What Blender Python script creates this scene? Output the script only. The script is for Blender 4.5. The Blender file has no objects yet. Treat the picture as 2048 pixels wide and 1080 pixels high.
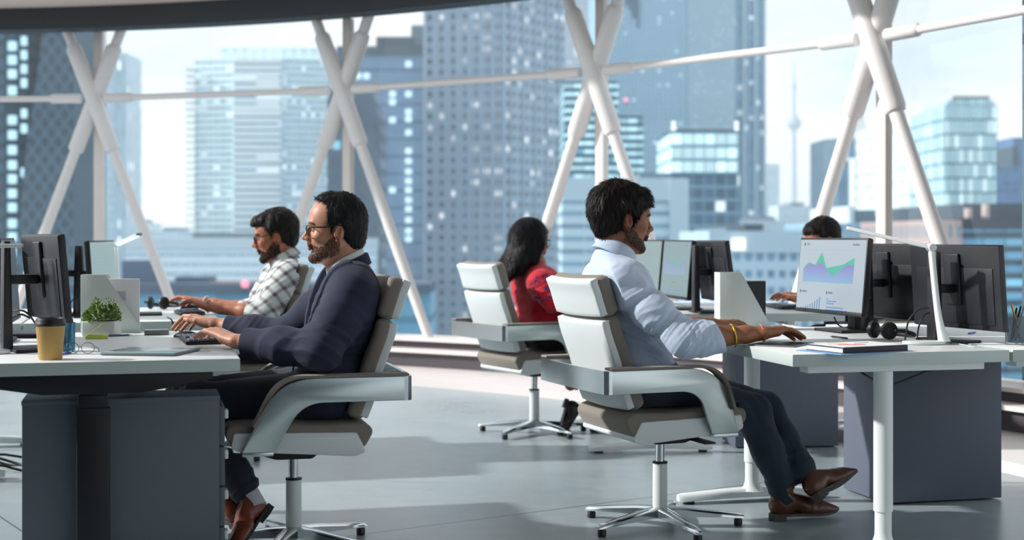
import bpy, bmesh, math, random
import numpy as np
from mathutils import Vector, Matrix

random.seed(7)
SC = bpy.context.scene
COL = SC.collection
FPX, CX, HY, HC = 2844.0, 1024.0, 471.0, 1.15   # focal length in pixels, image centre, horizon row, camera height


def at(px, py, Y):
    return Vector(((px - CX) * Y / FPX, Y, HC - (py - HY) * Y / FPX))


def onz(px, py, z):
    return at(px, py, (HC - z) * FPX / (py - HY))


def lin(c):
    return tuple(((v / 255.0) / 12.92 if v / 255.0 <= 0.04045 else ((v / 255.0 + 0.055) / 1.055) ** 2.4) for v in c)


# ---------------------------------------------------------------- objects
def tag(o, label=None, cat=None, group=None, kind=None):
    if label: o['label'] = label
    if cat: o['category'] = cat
    if group: o['group'] = group
    if kind: o['kind'] = kind
    return o


def thing(name, label, cat, loc=(0, 0, 0), rz=0.0, group=None, kind=None):
    o = bpy.data.objects.new(name, None)
    o.empty_display_size = 0.1
    COL.objects.link(o)
    o.location = loc
    o.rotation_euler = (0, 0, rz)
    return tag(o, label, cat, group, kind)


def link(name, me, mats, parent=None, sharp=35, smooth=True):
    if not isinstance(mats, (list, tuple)): mats = [mats]
    for m in mats: me.materials.append(m)
    if smooth and len(me.polygons):
        me.polygons.foreach_set('use_smooth', [True] * len(me.polygons))
        if sharp is not None: me.set_sharp_from_angle(angle=math.radians(sharp))
    o = bpy.data.objects.new(name, me)
    COL.objects.link(o)
    if parent is not None: o.parent = parent
    return o


def obj(name, bm, mats, parent=None, sharp=35, smooth=True):
    bmesh.ops.recalc_face_normals(bm, faces=bm.faces[:])
    me = bpy.data.meshes.new(name)
    bm.to_mesh(me)
    bm.free()
    return link(name, me, mats, parent, sharp, smooth)


def dup(root, loc, rz, label=None, group=None):
    r = root.copy(); COL.objects.link(r); r.location = loc; r.rotation_euler = (0, 0, rz)
    if label: r['label'] = label
    if group: r['group'] = group
    def rec(a, b):
        for ch in list(a.children):
            c = ch.copy(); COL.objects.link(c); c.parent = b
            rec(ch, c)
    rec(root, r)
    return r


def BM(): return bmesh.new()


def join(bm, sub, M=None, mi=None):
    me = bpy.data.meshes.new('tmp'); sub.to_mesh(me); sub.free()
    if M is not None: me.transform(M)
    n = len(bm.faces)
    bm.from_mesh(me); bpy.data.meshes.remove(me)
    if mi is not None:
        bm.faces.ensure_lookup_table()
        for f in bm.faces[n:]: f.material_index = mi


def box(bm, c, s, bev=0.0, seg=2, M=None, mi=None):
    t = BM()
    bmesh.ops.create_cube(t, size=1.0)
    bmesh.ops.scale(t, vec=s, verts=t.verts)
    if bev > 0:
        bmesh.ops.bevel(t, geom=t.edges[:], offset=bev, segments=seg, profile=0.5, affect='EDGES', clamp_overlap=True)
    bmesh.ops.translate(t, vec=c, verts=t.verts)
    join(bm, t, M, mi)
    return bm


def frames(pts, closed=False):
    pts = [Vector(p) for p in pts]
    n = len(pts)
    tg = []
    for i in range(n):
        a = pts[i - 1] if (i > 0 or closed) else pts[i]
        b = pts[(i + 1) % n] if (i < n - 1 or closed) else pts[i]
        tg.append((b - a).normalized())
    up = Vector((0, 0, 1)) if abs(tg[0].z) < 0.9 else Vector((1, 0, 0))
    x = up.cross(tg[0]).normalized()
    out = []
    for i in range(n):
        x = (x - tg[i] * x.dot(tg[i])).normalized()
        out.append((pts[i], x, tg[i].cross(x).normalized(), tg[i]))
    return out


def tube(bm, pts, r, seg=10, closed=False, caps=True, mi=0):
    fr = frames(pts, closed)
    n = len(fr)
    rings = []
    for i, (p, x, y, t) in enumerate(fr):
        ri = r[i] if isinstance(r, (list, tuple)) else r
        rings.append([bm.verts.new(p + (x * math.cos(2 * math.pi * k / seg) + y * math.sin(2 * math.pi * k / seg)) * ri) for k in range(seg)])
    for i in range(n if closed else n - 1):
        a, b = rings[i], rings[(i + 1) % n]
        for k in range(seg):
            f = bm.faces.new((a[k], a[(k + 1) % seg], b[(k + 1) % seg], b[k])); f.material_index = mi
    if caps and not closed:
        for rg in (rings[0], rings[-1]):
            f = bm.faces.new(rg); f.material_index = mi
    return bm


def spline(ctrl, n=24):
    P = [Vector(p) for p in ctrl]
    P = [P[0] * 2 - P[1]] + P + [P[-1] * 2 - P[-2]]
    out = []
    m = len(P) - 3
    for i in range(m):
        k = max(2, n // m)
        for j in range(k):
            t = j / k
            a, b, c, d = P[i:i + 4]
            out.append(0.5 * ((2 * b) + (c - a) * t + (2 * a - 5 * b + 4 * c - d) * t * t + (3 * b - a - 3 * c + d) * t ** 3))
    out.append(P[-2].copy())
    return out


def lathe(bm, prof, seg=24, c=(0, 0, 0), mi=0, capb=True, capt=True):
    rings = []
    for r, z in prof:
        rings.append([bm.verts.new((c[0] + r * math.cos(2 * math.pi * k / seg), c[1] + r * math.sin(2 * math.pi * k / seg), c[2] + z)) for k in range(seg)])
    for a, b in zip(rings, rings[1:]):
        for k in range(seg):
            f = bm.faces.new((a[k], a[(k + 1) % seg], b[(k + 1) % seg], b[k])); f.material_index = mi
    if capb: bm.faces.new(rings[0]).material_index = mi
    if capt: bm.faces.new(rings[-1]).material_index = mi
    return bm


def prism(bm, poly, axis, a, b, bev=0.0, seg=2, mi=0, M=None):
    """poly: 2D points; axis 'y' -> (x,z) swept in y from a to b; 'z' -> (x,y) swept in z; 'x' -> (y,z) swept in x."""
    def p3(u, v, w):
        return {'y': (u, w, v), 'z': (u, v, w), 'x': (w, u, v)}[axis]
    t = BM()
    A = [t.verts.new(p3(u, v, a)) for u, v in poly]
    B = [t.verts.new(p3(u, v, b)) for u, v in poly]
    n = len(poly)
    t.faces.new(A); t.faces.new(B)
    for i in range(n):
        t.faces.new((A[i], A[(i + 1) % n], B[(i + 1) % n], B[i]))
    bmesh.ops.recalc_face_normals(t, faces=t.faces[:])
    if bev > 0:
        bmesh.ops.bevel(t, geom=[e for e in t.edges if e.calc_face_angle(0) > 0.5], offset=bev, segments=seg, profile=0.5, affect='EDGES', clamp_overlap=True)
    join(bm, t, M, mi)
    return bm


def round_poly(pts, rad, n=5):
    """rounds each corner of a closed 2D polygon; rad may be per-corner."""
    out = []
    m = len(pts)
    for i in range(m):
        p = Vector(pts[i]); a = Vector(pts[i - 1]); b = Vector(pts[(i + 1) % m])
        r = rad[i] if isinstance(rad, (list, tuple)) else rad
        if r <= 0: out.append((p.x, p.y)); continue
        da = (a - p); db = (b - p)
        r_ = min(r, da.length * 0.49, db.length * 0.49)
        s = p + da.normalized() * r_; e = p + db.normalized() * r_
        for k in range(n + 1):
            t = k / n
            q = s * (1 - t) ** 2 + p * 2 * t * (1 - t) + e * t * t
            out.append((q.x, q.y))
    return out


# ---------------------------------------------------------------- materials
class NT:
    def __init__(s, name):
        s.m = bpy.data.materials.new(name); s.m.use_nodes = True
        s.t = s.m.node_tree; s.n = s.t.nodes; s.l = s.t.links
        s.b = s.n['Principled BSDF']

    def node(s, typ, **kw):
        nd = s.n.new(typ)
        for k, v in kw.items(): setattr(nd, k, v)
        return nd

    def put(s, v, sock):
        if isinstance(v, bpy.types.NodeSocket): s.l.new(v, sock)
        elif isinstance(v, (tuple, list)) and len(v) == 3 and sock.type == 'RGBA': sock.default_value = (*v, 1)
        else: sock.default_value = v

    def ma(s, op, a, b=0.0, c=0.0):
        nd = s.node('ShaderNodeMath', operation=op)
        s.put(a, nd.inputs[0]); s.put(b, nd.inputs[1])
        if op in ('MULTIPLY_ADD', 'COMPARE', 'SMOOTH_MIN', 'SMOOTH_MAX'): s.put(c, nd.inputs[2])
        return nd.outputs[0]

    def mix(s, f, a, b):
        nd = s.node('ShaderNodeMix', data_type='RGBA')
        s.put(f, nd.inputs[0]); s.put(a, nd.inputs[6]); s.put(b, nd.inputs[7])
        return nd.outputs[2]

    def band(s, x, a, b):
        return s.ma('MULTIPLY', s.ma('GREATER_THAN', x, a), s.ma('LESS_THAN', x, b))

    def noise(s, scale, detail=3.0, rough=0.5, vec=None, mapscale=None, coord='Object'):
        tc = s.node('ShaderNodeTexCoord')
        v = vec or tc.outputs[coord]
        if mapscale:
            mp = s.node('ShaderNodeMapping'); s.l.new(v, mp.inputs[0]); mp.inputs['Scale'].default_value = mapscale; v = mp.outputs[0]
        nd = s.node('ShaderNodeTexNoise'); s.l.new(v, nd.inputs['Vector'])
        nd.inputs['Scale'].default_value = scale; nd.inputs['Detail'].default_value = detail; nd.inputs['Roughness'].default_value = rough
        return nd.outputs[0]

    def bump(s, h, strength, dist=0.01):
        nd = s.node('ShaderNodeBump'); s.l.new(h, nd.inputs['Height'])
        nd.inputs['Strength'].default_value = strength; nd.inputs['Distance'].default_value = dist
        s.l.new(nd.outputs[0], s.b.inputs['Normal'])

    def set(s, **kw):
        for k, v in kw.items():
            s.put(v, s.b.inputs[k.replace('_', ' ')])
        return s

    def objxyz(s, coord='Object'):
        tc = s.node('ShaderNodeTexCoord'); sp = s.node('ShaderNodeSeparateXYZ')
        s.l.new(tc.outputs[coord], sp.inputs[0])
        return sp.outputs


def mat(name, c, rough=0.5, metal=0.0, bump=None, var=0.0, spec=None, coat=0.0, sheen=0.0):
    """c in sRGB 0-255. bump=(scale,strength,distance)"""
    s = NT(name)
    L = lin(c)
    s.set(Roughness=rough, Metallic=metal)
    if spec is not None: s.b.inputs['Specular IOR Level'].default_value = spec
    if coat: s.b.inputs['Coat Weight'].default_value = coat
    if sheen: s.b.inputs['Sheen Weight'].default_value = sheen
    if var > 0:
        nz = s.noise(6.0, 4.0)
        s.put(s.mix(nz, tuple(v * (1 - var) for v in L), tuple(min(1, v * (1 + var)) for v in L)), s.b.inputs['Base Color'])
    else:
        s.put(L, s.b.inputs['Base Color'])
    if bump: s.bump(s.noise(bump[0], 3.0), bump[1], bump[2])
    return s.m


def glow(name, c, k):
    s = NT(name)
    s.set(Base_Color=(0.02, 0.02, 0.02), Emission_Color=lin(c), Emission_Strength=k)
    return s.m


M = {}
M['white_metal'] = mat('white_powder_coat', (226, 232, 232), 0.38)
M['truss'] = mat('truss_white_paint', (236, 232, 230), 0.42, bump=(30, 0.05, 0.002))
M['shell'] = mat('chair_shell_white', (222, 230, 231), 0.35)
M['taupe'] = mat('chair_fabric_taupe', (134, 126, 116), 0.85, bump=(900, 0.25, 0.001), var=0.06, sheen=0.2)
M['chrome'] = mat('polished_aluminium', (205, 212, 214), 0.16, 1.0)
M['brushed'] = mat('brushed_aluminium', (196, 206, 206), 0.3, 1.0, bump=(60, 0.04, 0.002))
M['black'] = mat('black_plastic', (20, 22, 25), 0.45)
M['dark_mon'] = mat('monitor_casing', (28, 30, 35), 0.45)
M['black_metal'] = mat('black_steel', (17, 20, 23), 0.5, bump=(400, 0.1, 0.0005))
M['desk_top'] = mat('desk_top_laminate', (232, 236, 236), 0.4, var=0.015)
M['desk_edge'] = mat('desk_edge_band', (194, 206, 204), 0.45)
M['ped'] = mat('pedestal_slate', (96, 106, 115), 0.55, bump=(700, 0.06, 0.0004))
M['ped_lilac'] = mat('pedestal_grey_lilac', (96, 102, 117), 0.6, bump=(700, 0.06, 0.0004))
# ================================================================= camera, light, sky
cam = bpy.data.objects.new('camera', bpy.data.cameras.new('camera'))
COL.objects.link(cam)
cam.location = (0, 0, HC); cam.rotation_euler = (math.pi / 2, 0, 0)
cam.data.sensor_width = 36.0; cam.data.lens = FPX / 2048 * 36.0
cam.data.shift_y = -(540 - HY) / 2048
cam.data.clip_start = 0.05; cam.data.clip_end = 8000
cam.data.dof.use_dof = True; cam.data.dof.focus_distance = 5.45; cam.data.dof.aperture_fstop = 2.3
SC.camera = cam
SC.view_settings.view_transform = 'Standard'; SC.view_settings.look = 'None'
SC.view_settings.gamma = 1.0; SC.view_settings.exposure = 0.1; SC.view_settings.use_curve_mapping = False
SC.cycles.max_bounces = 6; SC.cycles.diffuse_bounces = 3; SC.cycles.glossy_bounces = 3; SC.cycles.transmission_bounces = 6
SC.cycles.transparent_max_bounces = 12; SC.cycles.volume_bounces = 2
SC.cycles.caustics_reflective = False; SC.cycles.caustics_refractive = False
SC.cycles.sample_clamp_indirect = 4.0

w = bpy.data.worlds.new('overcast_sky'); SC.world = w; w.use_nodes = True
nt = w.node_tree; bg = nt.nodes['Background']
tc = nt.nodes.new('ShaderNodeTexCoord')
mp = nt.nodes.new('ShaderNodeMapping'); mp.inputs['Scale'].default_value = (1.0, 1.0, 3.2); nt.links.new(tc.outputs['Generated'], mp.inputs[0])
nz = nt.nodes.new('ShaderNodeTexNoise'); nz.inputs['Scale'].default_value = 3.2; nz.inputs['Detail'].default_value = 6; nz.inputs['Roughness'].default_value = 0.55
nt.links.new(mp.outputs[0], nz.inputs['Vector'])
rp = nt.nodes.new('ShaderNodeValToRGB')
rp.color_ramp.elements[0].position = 0.36; rp.color_ramp.elements[0].color = (*lin((198, 222, 235)), 1)
rp.color_ramp.elements[1].position = 0.56; rp.color_ramp.elements[1].color = (*lin((253, 254, 255)), 1)
nt.links.new(nz.outputs[0], rp.inputs[0]); nt.links.new(rp.outputs[0], bg.inputs['Color'])
bg.inputs['Strength'].default_value = 1.1

sun = bpy.data.objects.new('sun', bpy.data.lights.new('sun', 'SUN')); COL.objects.link(sun)
sun.data.energy = 4.3; sun.data.angle = math.radians(2.0); sun.data.color = (1.0, 0.975, 0.94)
SUN_DIR = Vector((-0.86, 0.02, 0.5)).normalized()       # towards the sun
sun.rotation_euler = SUN_DIR.to_track_quat('Z', 'Y').to_euler()

# ================================================================= the round room
RC = Vector((-5.73, 3.70, 0)); RR = 9.77


def rad(a):
    return Vector((math.cos(math.radians(a)), math.sin(math.radians(a)), 0))


def ring(bm, r0, r1, z0, z1, a0=0.0, a1=360.0, n=180, mi=0):
    full = abs(a1 - a0) >= 359.9
    prev = None; first = None
    m = n if full else n + 1
    rows = []
    for i in range(m):
        a = math.radians(a0 + (a1 - a0) * i / n)
        d = Vector((math.cos(a), math.sin(a), 0))
        rows.append([bm.verts.new(RC + d * r + Vector((0, 0, z))) for r, z in ((r0, z0), (r1, z0), (r1, z1), (r0, z1))])
    for i in range(n):
        p, q = rows[i], rows[(i + 1) % m]
        for k in range(4):
            f = bm.faces.new((p[k], p[(k + 1) % 4], q[(k + 1) % 4], q[k])); f.material_index = mi
    if not full:
        bm.faces.new(rows[0]); bm.faces.new(rows[-1])
    return bm


def floor_mat():
    s = NT('polished_concrete')
    tcn = s.node('ShaderNodeTexCoord'); rot = s.node('ShaderNodeMapping')
    rot.inputs['Rotation'].default_value = (0, 0, math.radians(-33.3))
    s.l.new(tcn.outputs['Object'], rot.inputs[0])
    sp = s.node('ShaderNodeSeparateXYZ'); s.l.new(rot.outputs[0], sp.inputs[0])
    # lines pass through A (v = const) and B (u = const)
    th = math.radians(33.3); ca, sa = math.cos(th), math.sin(th)
    v0 = -sa * 0.15 + ca * 5.95; u0 = ca * -2.05 + sa * 5.75
    def line(c, off, per):
        x = s.ma('ADD', s.ma('SUBTRACT', c, off), per * 50.5)
        return s.ma('LESS_THAN', s.ma('ABSOLUTE', s.ma('SUBTRACT', s.ma('MODULO', x, per), per / 2)), 0.0045)
    ln = s.ma('MAXIMUM', line(sp.outputs[1], v0, 5.2), line(sp.outputs[0], u0, 5.2))
    n1 = s.noise(0.9, 6, 0.62); n2 = s.noise(9.0, 5, 0.6)
    mixn = s.ma('ADD', s.ma('MULTIPLY', n1, 0.7), s.ma('MULTIPLY', n2, 0.3))
    rp_ = s.node('ShaderNodeValToRGB'); s.l.new(mixn, rp_.inputs[0])
    e = rp_.color_ramp.elements
    e[0].position = 0.34; e[0].color = (*lin((136, 149, 154)), 1); e[1].position = 0.66; e[1].color = (*lin((162, 173, 177)), 1)
    s.put(s.mix(ln, rp_.outputs[0], lin((70, 76, 78))), s.b.inputs['Base Color'])
    s.put(s.ma('ADD', 0.2, s.ma('MULTIPLY', n1, 0.22)), s.b.inputs['Roughness'])
    s.bump(n2, 0.05, 0.004)
    return s.m


bm = BM()
n = 180
vt = [bm.verts.new(RC + Vector((math.cos(2 * math.pi * k / n), math.sin(2 * math.pi * k / n), 0)) * 10.05) for k in range(n)]
vb = [bm.verts.new(v.co + Vector((0, 0, -0.3))) for v in vt]
bm.faces.new(vt); bm.faces.new(vb[::-1])
for k in range(n): bm.faces.new((vt[k], vb[k], vb[(k + 1) % n], vt[(k + 1) % n]))
tag(obj('floor', bm, floor_mat(), smooth=False), 'grey polished concrete floor with thin joint lines', 'floor', kind='structure')

M['ceil'] = mat('ceiling_plaster', (226, 208, 198), 0.8)
bm = BM()
arc = [RC + rad(a) * 8.8 for a in range(-200, 200, 4)]
near = [(p.x, p.y) for p in [RC + rad(a) * 8.8 for a in range(-181, 2, 3)]]
X0, Y0, Y1 = -1.9, 4.1, 7.6
xr = RC.x + math.sqrt(8.8 ** 2 - (Y1 - RC.y) ** 2)
side = [(p.x, p.y) for p in [RC + rad(a) * 8.8 for a in range(3, int(math.degrees(math.asin((Y1 - RC.y) / 8.8))), 3)]]
prism(bm, near + side + [(xr, Y1), (X0, Y1), (X0, Y0), (RC.x - 8.79, Y0)], 'z', 3.26, 3.4)  # unseen slab, added and shaped to hold back overhead sky light
tag(obj('ceiling', bm, M['ceil'], smooth=False), 'unseen pale ceiling slab added over the near half of the room to cut sky light', 'ceiling', kind='structure')
M['header'] = mat('header_charcoal', (52, 58, 64), 0.6)
tag(obj('ceiling', ring(BM(), 8.75, 10.05, 3.25, 3.4), M['ceil'], sharp=30), 'pale curved ceiling edge above the windows', 'ceiling', kind='structure')
tag(obj('trim_1', ring(BM(), 9.50, 9.74, 3.05, 3.25), M['header'], sharp=30), 'dark curved header band above the windows', 'trim', kind='structure')
M['wallb'] = mat('wall_dark_grey', (126, 134, 142), 0.8)
bm = BM(); box(bm, (-4.0, -3.4, 2.4), (14.0, 0.2, 4.8))  # out-of-view wall added to block sky light from behind the camera
tag(obj('wall_sky_block', bm, M['wallb'], smooth=False), 'unseen grey wall added behind the viewer to block sky light', 'wall', kind='structure')

M['plinth'] = mat('sill_charcoal', (74, 70, 76), 0.5)
M['ledge'] = mat('sill_white', (238, 228, 224), 0.45)
M['plat'] = mat('platform_white', (222, 214, 212), 0.5)
A0, A1 = -5.0, 170.0
tag(obj('trim_2', ring(BM(), 8.72, 9.72, 0.0, 0.058, A0, A1), M['plat'], sharp=30), 'low white platform step along the foot of the windows', 'trim', kind='structure')
t = thing('trim_3', 'charcoal and white plinth carrying the curved window wall', 'trim', kind='structure')
obj('plinth_lower', ring(BM(), 9.50, 9.98, 0.058, 0.178, A0, A1), M['plinth'], t, 30)
obj('ledge_lower', ring(BM(), 9.46, 9.98, 0.178, 0.205, A0, A1), M['ledge'], t, 30)
obj('plinth_upper', ring(BM(), 9.62, 9.98, 0.205, 0.265, A0, A1), M['plinth'], t, 30)
obj('ledge_upper', ring(BM(), 9.58, 9.98, 0.265, 0.29, A0, A1), M['ledge'], t, 30)


def glass_mat():
    s = NT('window_glass')
    s.n.remove(s.b)
    out = [x for x in s.n if x.type == 'OUTPUT_MATERIAL'][0]
    tr = s.node('ShaderNodeBsdfTransparent'); tr.inputs[0].default_value = (0.955, 0.98, 0.985, 1)
    gl = s.node('ShaderNodeBsdfGlossy'); gl.inputs['Roughness'].default_value = 0.02; gl.inputs['Color'].default_value = (0.8, 0.9, 0.95, 1)
    fr = s.node('ShaderNodeFresnel'); fr.inputs[0].default_value = 1.25
    mx = s.node('ShaderNodeMixShader'); s.l.new(fr.outputs[0], mx.inputs[0]); s.l.new(tr.outputs[0], mx.inputs[1]); s.l.new(gl.outputs[0], mx.inputs[2])
    s.l.new(mx.outputs[0], out.inputs[0])
    return s.m


M['glass'] = glass_mat()
M['mull'] = mat('mullion_white', (232, 222, 216), 0.5)
M['seam'] = mat('glass_seam', (96, 120, 132), 0.4)


NODE_A = [94.3, 79.25, 64.3, 49.3, 34.3, 19.3]      # angles of the truss nodes round the room
for i in range(len(NODE_A) - 1):
    a0, a1 = NODE_A[i], NODE_A[i + 1]
    t = thing('window_%d' % (i + 1), 'tall glass window bay between two white crossed struts', 'window', kind='structure')
    P = [RC + rad(a) * (RR + 0.17) for a in (a0, a1)]
    d = (P[1] - P[0]).normalized()
    bm = BM()
    for q in [P[0] + d * 0.04, P[1] - d * 0.04]:
        pass
    v = [bm.verts.new(q + Vector((0, 0, z))) for q, z in ((P[0], 0.29), (P[1], 0.29), (P[1], 3.3), (P[0], 3.3))]
    bm.faces.new(v)
    obj('pane', bm, M['glass'], t, smooth=False)
    # seam joint inside the bay, seen as a fine dark line
    if i == 4:
        q = RC + rad(28.0) * (RR + 0.14)
        bm = BM(); box(bm, (0, 0, 1.8), (0.05, 0.014, 3.0), M=Matrix.Translation(q) @ Matrix.Rotation(math.radians(28.0), 4, 'Z'))
        obj('pane_seam', bm, M['seam'], t)
    # mullion behind the right-hand node of the bay
    bm = BM()
    for off, wdt in ((0.0, 0.085),):
        box(bm, (0.10, 0, 1.67), (0.07, wdt, 2.8), 0.008, M=Matrix.Translation(RC + rad(a1) * RR) @ Matrix.Rotation(math.radians(a1), 4, 'Z'))
    obj('mullion', bm, M['mull'], t)

# the crossed struts: hub sleeves and four tapering struts each, tie rods between hubs
NZ = 2.43
hubs = [RC + rad(a) * RR + Vector((0, 0, NZ)) for a in NODE_A]
truss_lab = [None, 'white crossed strut frame before the dark lattice tower, leftmost in view', 'white crossed strut frame behind the man in the navy jacket',
             'white crossed strut frame behind the man in the pale blue shirt', 'white crossed strut frame above the monitor with the charts', None]
for i, a in enumerate(NODE_A):
    if truss_lab[i] is None: continue
    t = thing('truss_frame', truss_lab[i], 'strut frame', RC + rad(a) * RR, math.radians(a + 90), 'crossed strut frames along the window wall')
    for sx in (-1, 1):
        for (z1, sgn) in ((0.25, 1), (3.6, 1)):
            dx = sx * 0.41 * (z1 - NZ)
            a_ = Vector((0, sx * 0.02, NZ)); b_ = Vector((dx, sx * 0.02, z1))
            dv = (b_ - a_)
            L = dv.length
            if z1 < 1:
                pts = [a_ + dv * k for k in (0.08, 0.24, 0.55, 0.8, 1.0)]; rr_ = [0.044, 0.047, 0.05, 0.045, 0.040]
            else:
                pts = [a_ + dv * k for k in (0.15, 0.5, 1.0)]; rr_ = [0.046, 0.048, 0.05]
            obj('strut', tube(BM(), pts, rr_, 20), M['truss'], t, 40)
            ps = [a_, a_ + dv.normalized() * 0.50, a_ + dv.normalized() * 0.53]
            obj('sleeve', tube(BM(), ps, [0.074, 0.072, 0.062], 20), M['truss'], t, 40)
for i in range(len(hubs) - 1):
    labs = ['white tie rod left of the leftmost crossed strut frame', 'white tie rod crossing the pale balcony tower', 'white tie rod crossing the grey concrete tower',
            'white tie rod crossing the blue granite tower', 'white tie rod leaving the picture at its right edge']
    a_, b_ = hubs[i], hubs[i + 1]
    d = (b_ - a_).normalized()
    t = thing('tie_rod', labs[i], 'rod', a_, 0, 'tie rods between the strut frames')
    L = (b_ - a_).length
    obj('rod', tube(BM(), [d * 0.135, d * (L - 0.135)], 0.028, 16), M['truss'], t, 40)
    for p0, p1, p2 in ((0.13, 0.40, 0.42), (L - 0.13, L - 0.40, L - 0.42)):
        obj('collar', tube(BM(), [d * p0, d * p1, d * p2], [0.044, 0.044, 0.03], 16), M['truss'], t, 40)
# ================================================================= the city beyond the glass
GZ = -75.0
_lin = lin
LIT = lin((235, 250, 255))


def facade(name, wall, glass, wx, wz, mu=(0.2, 0.8), mv=(0.25, 0.8), lit=0.0, k=1.6, seed=0.0, litc=(225, 248, 255), rough=0.35, vary=0.25, off=(0.0, 0.0), gain=1.15):
    """a tower face: windows on a grid of wx by wz metres, some of them lit"""
    s = NT(name)
    def lin(c): return tuple(min(0.93, v * gain) for v in _lin(c))
    tcn = s.node('ShaderNodeTexCoord'); sp = s.node('ShaderNodeSeparateXYZ'); s.l.new(tcn.outputs['UV'], sp.inputs[0])
    U = s.ma('ADD', s.ma('DIVIDE', sp.outputs[0], wx), 1000.0 + off[0]); V = s.ma('ADD', s.ma('DIVIDE', sp.outputs[1], wz), 1000.0 + off[1])
    fu = s.ma('FRACT', U); fv = s.ma('FRACT', V)
    win = s.ma('MULTIPLY', s.band(fu, *mu), s.band(fv, *mv))
    cv = s.node('ShaderNodeCombineXYZ'); s.put(s.ma('FLOOR', U), cv.inputs[0]); s.put(s.ma('FLOOR', V), cv.inputs[1]); cv.inputs[2].default_value = seed
    wn = s.node('ShaderNodeTexWhiteNoise', noise_dimensions='3D'); s.l.new(cv.outputs[0], wn.inputs['Vector'])
    g = s.mix(wn.outputs[0], tuple(v * (1 - vary) for v in lin(glass)), tuple(min(1, v * (1 + vary)) for v in lin(glass)))
    s.put(s.mix(win, lin(wall), g), s.b.inputs['Base Color'])
    s.put(s.ma('SUBTRACT', 0.8, s.ma('MULTIPLY', win, 0.8 - rough)), s.b.inputs['Roughness'])
    if lit > 0:
        cv2 = s.node('ShaderNodeCombineXYZ'); s.put(s.ma('FLOOR', U), cv2.inputs[0]); s.put(s.ma('FLOOR', V), cv2.inputs[1]); cv2.inputs[2].default_value = seed + 5.3
        w2 = s.node('ShaderNodeTexWhiteNoise', noise_dimensions='3D'); s.l.new(cv2.outputs[0], w2.inputs['Vector'])
        on = s.ma('LESS_THAN', w2.outputs[0], lit)
        s.b.inputs['Emission Color'].default_value = (*lin(litc), 1)
        s.put(s.ma('MULTIPLY', s.ma('MULTIPLY', on, win), s.ma('ADD', k * 0.45, s.ma('MULTIPLY', wn.outputs[0], k * 0.55))), s.b.inputs['Emission Strength'])
    return s.m


def lattice_mat(name, wall, line, p, q, th=0.1):
    s = NT(name)
    tcn = s.node('ShaderNodeTexCoord'); sp = s.node('ShaderNodeSeparateXYZ'); s.l.new(tcn.outputs['UV'], sp.inputs[0])
    a = s.ma('ADD', s.ma('DIVIDE', sp.outputs[0], p), 500.0); b = s.ma('DIVIDE', sp.outputs[1], q)
    def l(x): return s.ma('LESS_THAN', s.ma('ABSOLUTE', s.ma('SUBTRACT', s.ma('FRACT', x), 0.5)), th)
    m_ = s.ma('MAXIMUM', l(s.ma('ADD', a, b)), l(s.ma('SUBTRACT', a, b)))
    s.put(s.mix(m_, lin(wall), lin(line)), s.b.inputs['Base Color']); s.set(Roughness=0.45)
    return s.m


def block(name, foot, ytop, material, parent, z0=GZ, depth=30.0, Yref=None, back=None):
    """a tower body: foot = visible footprint as (pixel column, distance), extruded from z0 to the height that shows at row ytop"""
    pts = [((px - CX) * Y / FPX, Y) for px, Y in foot]
    Yr = Yref or foot[0][1]
    zt = HC - (ytop - HY) * Yr / FPX
    ymax = max(p[1] for p in pts)
    bk = [(pts[-1][0], ymax + depth), (pts[0][0], ymax + depth)]
    poly = pts + bk
    bm = BM(); uv = bm.loops.layers.uv.new('uv')
    lo = [bm.verts.new((x, y, z0)) for x, y in poly]; hi = [bm.verts.new((x, y, zt)) for x, y in poly]
    u = 0.0
    for i in range(len(poly)):
        j = (i + 1) % len(poly)
        L = (hi[j].co - hi[i].co).length
        f = bm.faces.new((lo[i], lo[j], hi[j], hi[i]))
        for lp, (uu, vv) in zip(f.loops, ((u, z0 - zt), (u + L, z0 - zt), (u + L, 0), (u, 0))): lp[uv].uv = (uu, vv)
        u += L
    f = bm.faces.new(hi)
    for lp in f.loops: lp[uv].uv = (0.01, 0.01)
    bm.faces.new(lo[::-1])
    me = bpy.data.meshes.new(name); bm.to_mesh(me); bm.free()
    return link(name, me, material, parent, smooth=False)


def face_prism(name, poly_px, Y, material, parent, depth=20.0):
    """a body whose front outline is given in pixel columns and rows at distance Y"""
    pts = [at(x, y, Y) for x, y in poly_px]
    bm = BM(); uv = bm.loops.layers.uv.new('uv')
    A = [bm.verts.new(p) for p in pts]; B = [bm.verts.new(p + Vector((0, depth, 0))) for p in pts]
    fs = [bm.faces.new(A), bm.faces.new(B[::-1])]
    for i in range(len(A)):
        j = (i + 1) % len(A); fs.append(bm.faces.new((A[i], B[i], B[j], A[j])))
    for f in fs:
        for lp in f.loops: lp[uv].uv = (lp.vert.co.x + (lp.vert.co.y - Y if f not in fs[:2] else 0), lp.vert.co.z)
    bmesh.ops.recalc_face_normals(bm, faces=bm.faces[:])
    me = bpy.data.meshes.new(name); bm.to_mesh(me); bm.free()
    return link(name, me, material, parent, smooth=False)


def px(n, Y): return n * Y / FPX


def tower(name, label, cat='building', group=None):
    return thing(name, label, cat, (0, 0, 0), 0, group)


GRP = 'city towers beyond the windows'
c_roof = mat('roof_dark', (70, 88, 100), 0.8)
c_roof2 = mat('roof_slate', (112, 132, 146), 0.8)
c_pale = mat('concrete_pale', (206, 218, 224), 0.8)

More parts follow.
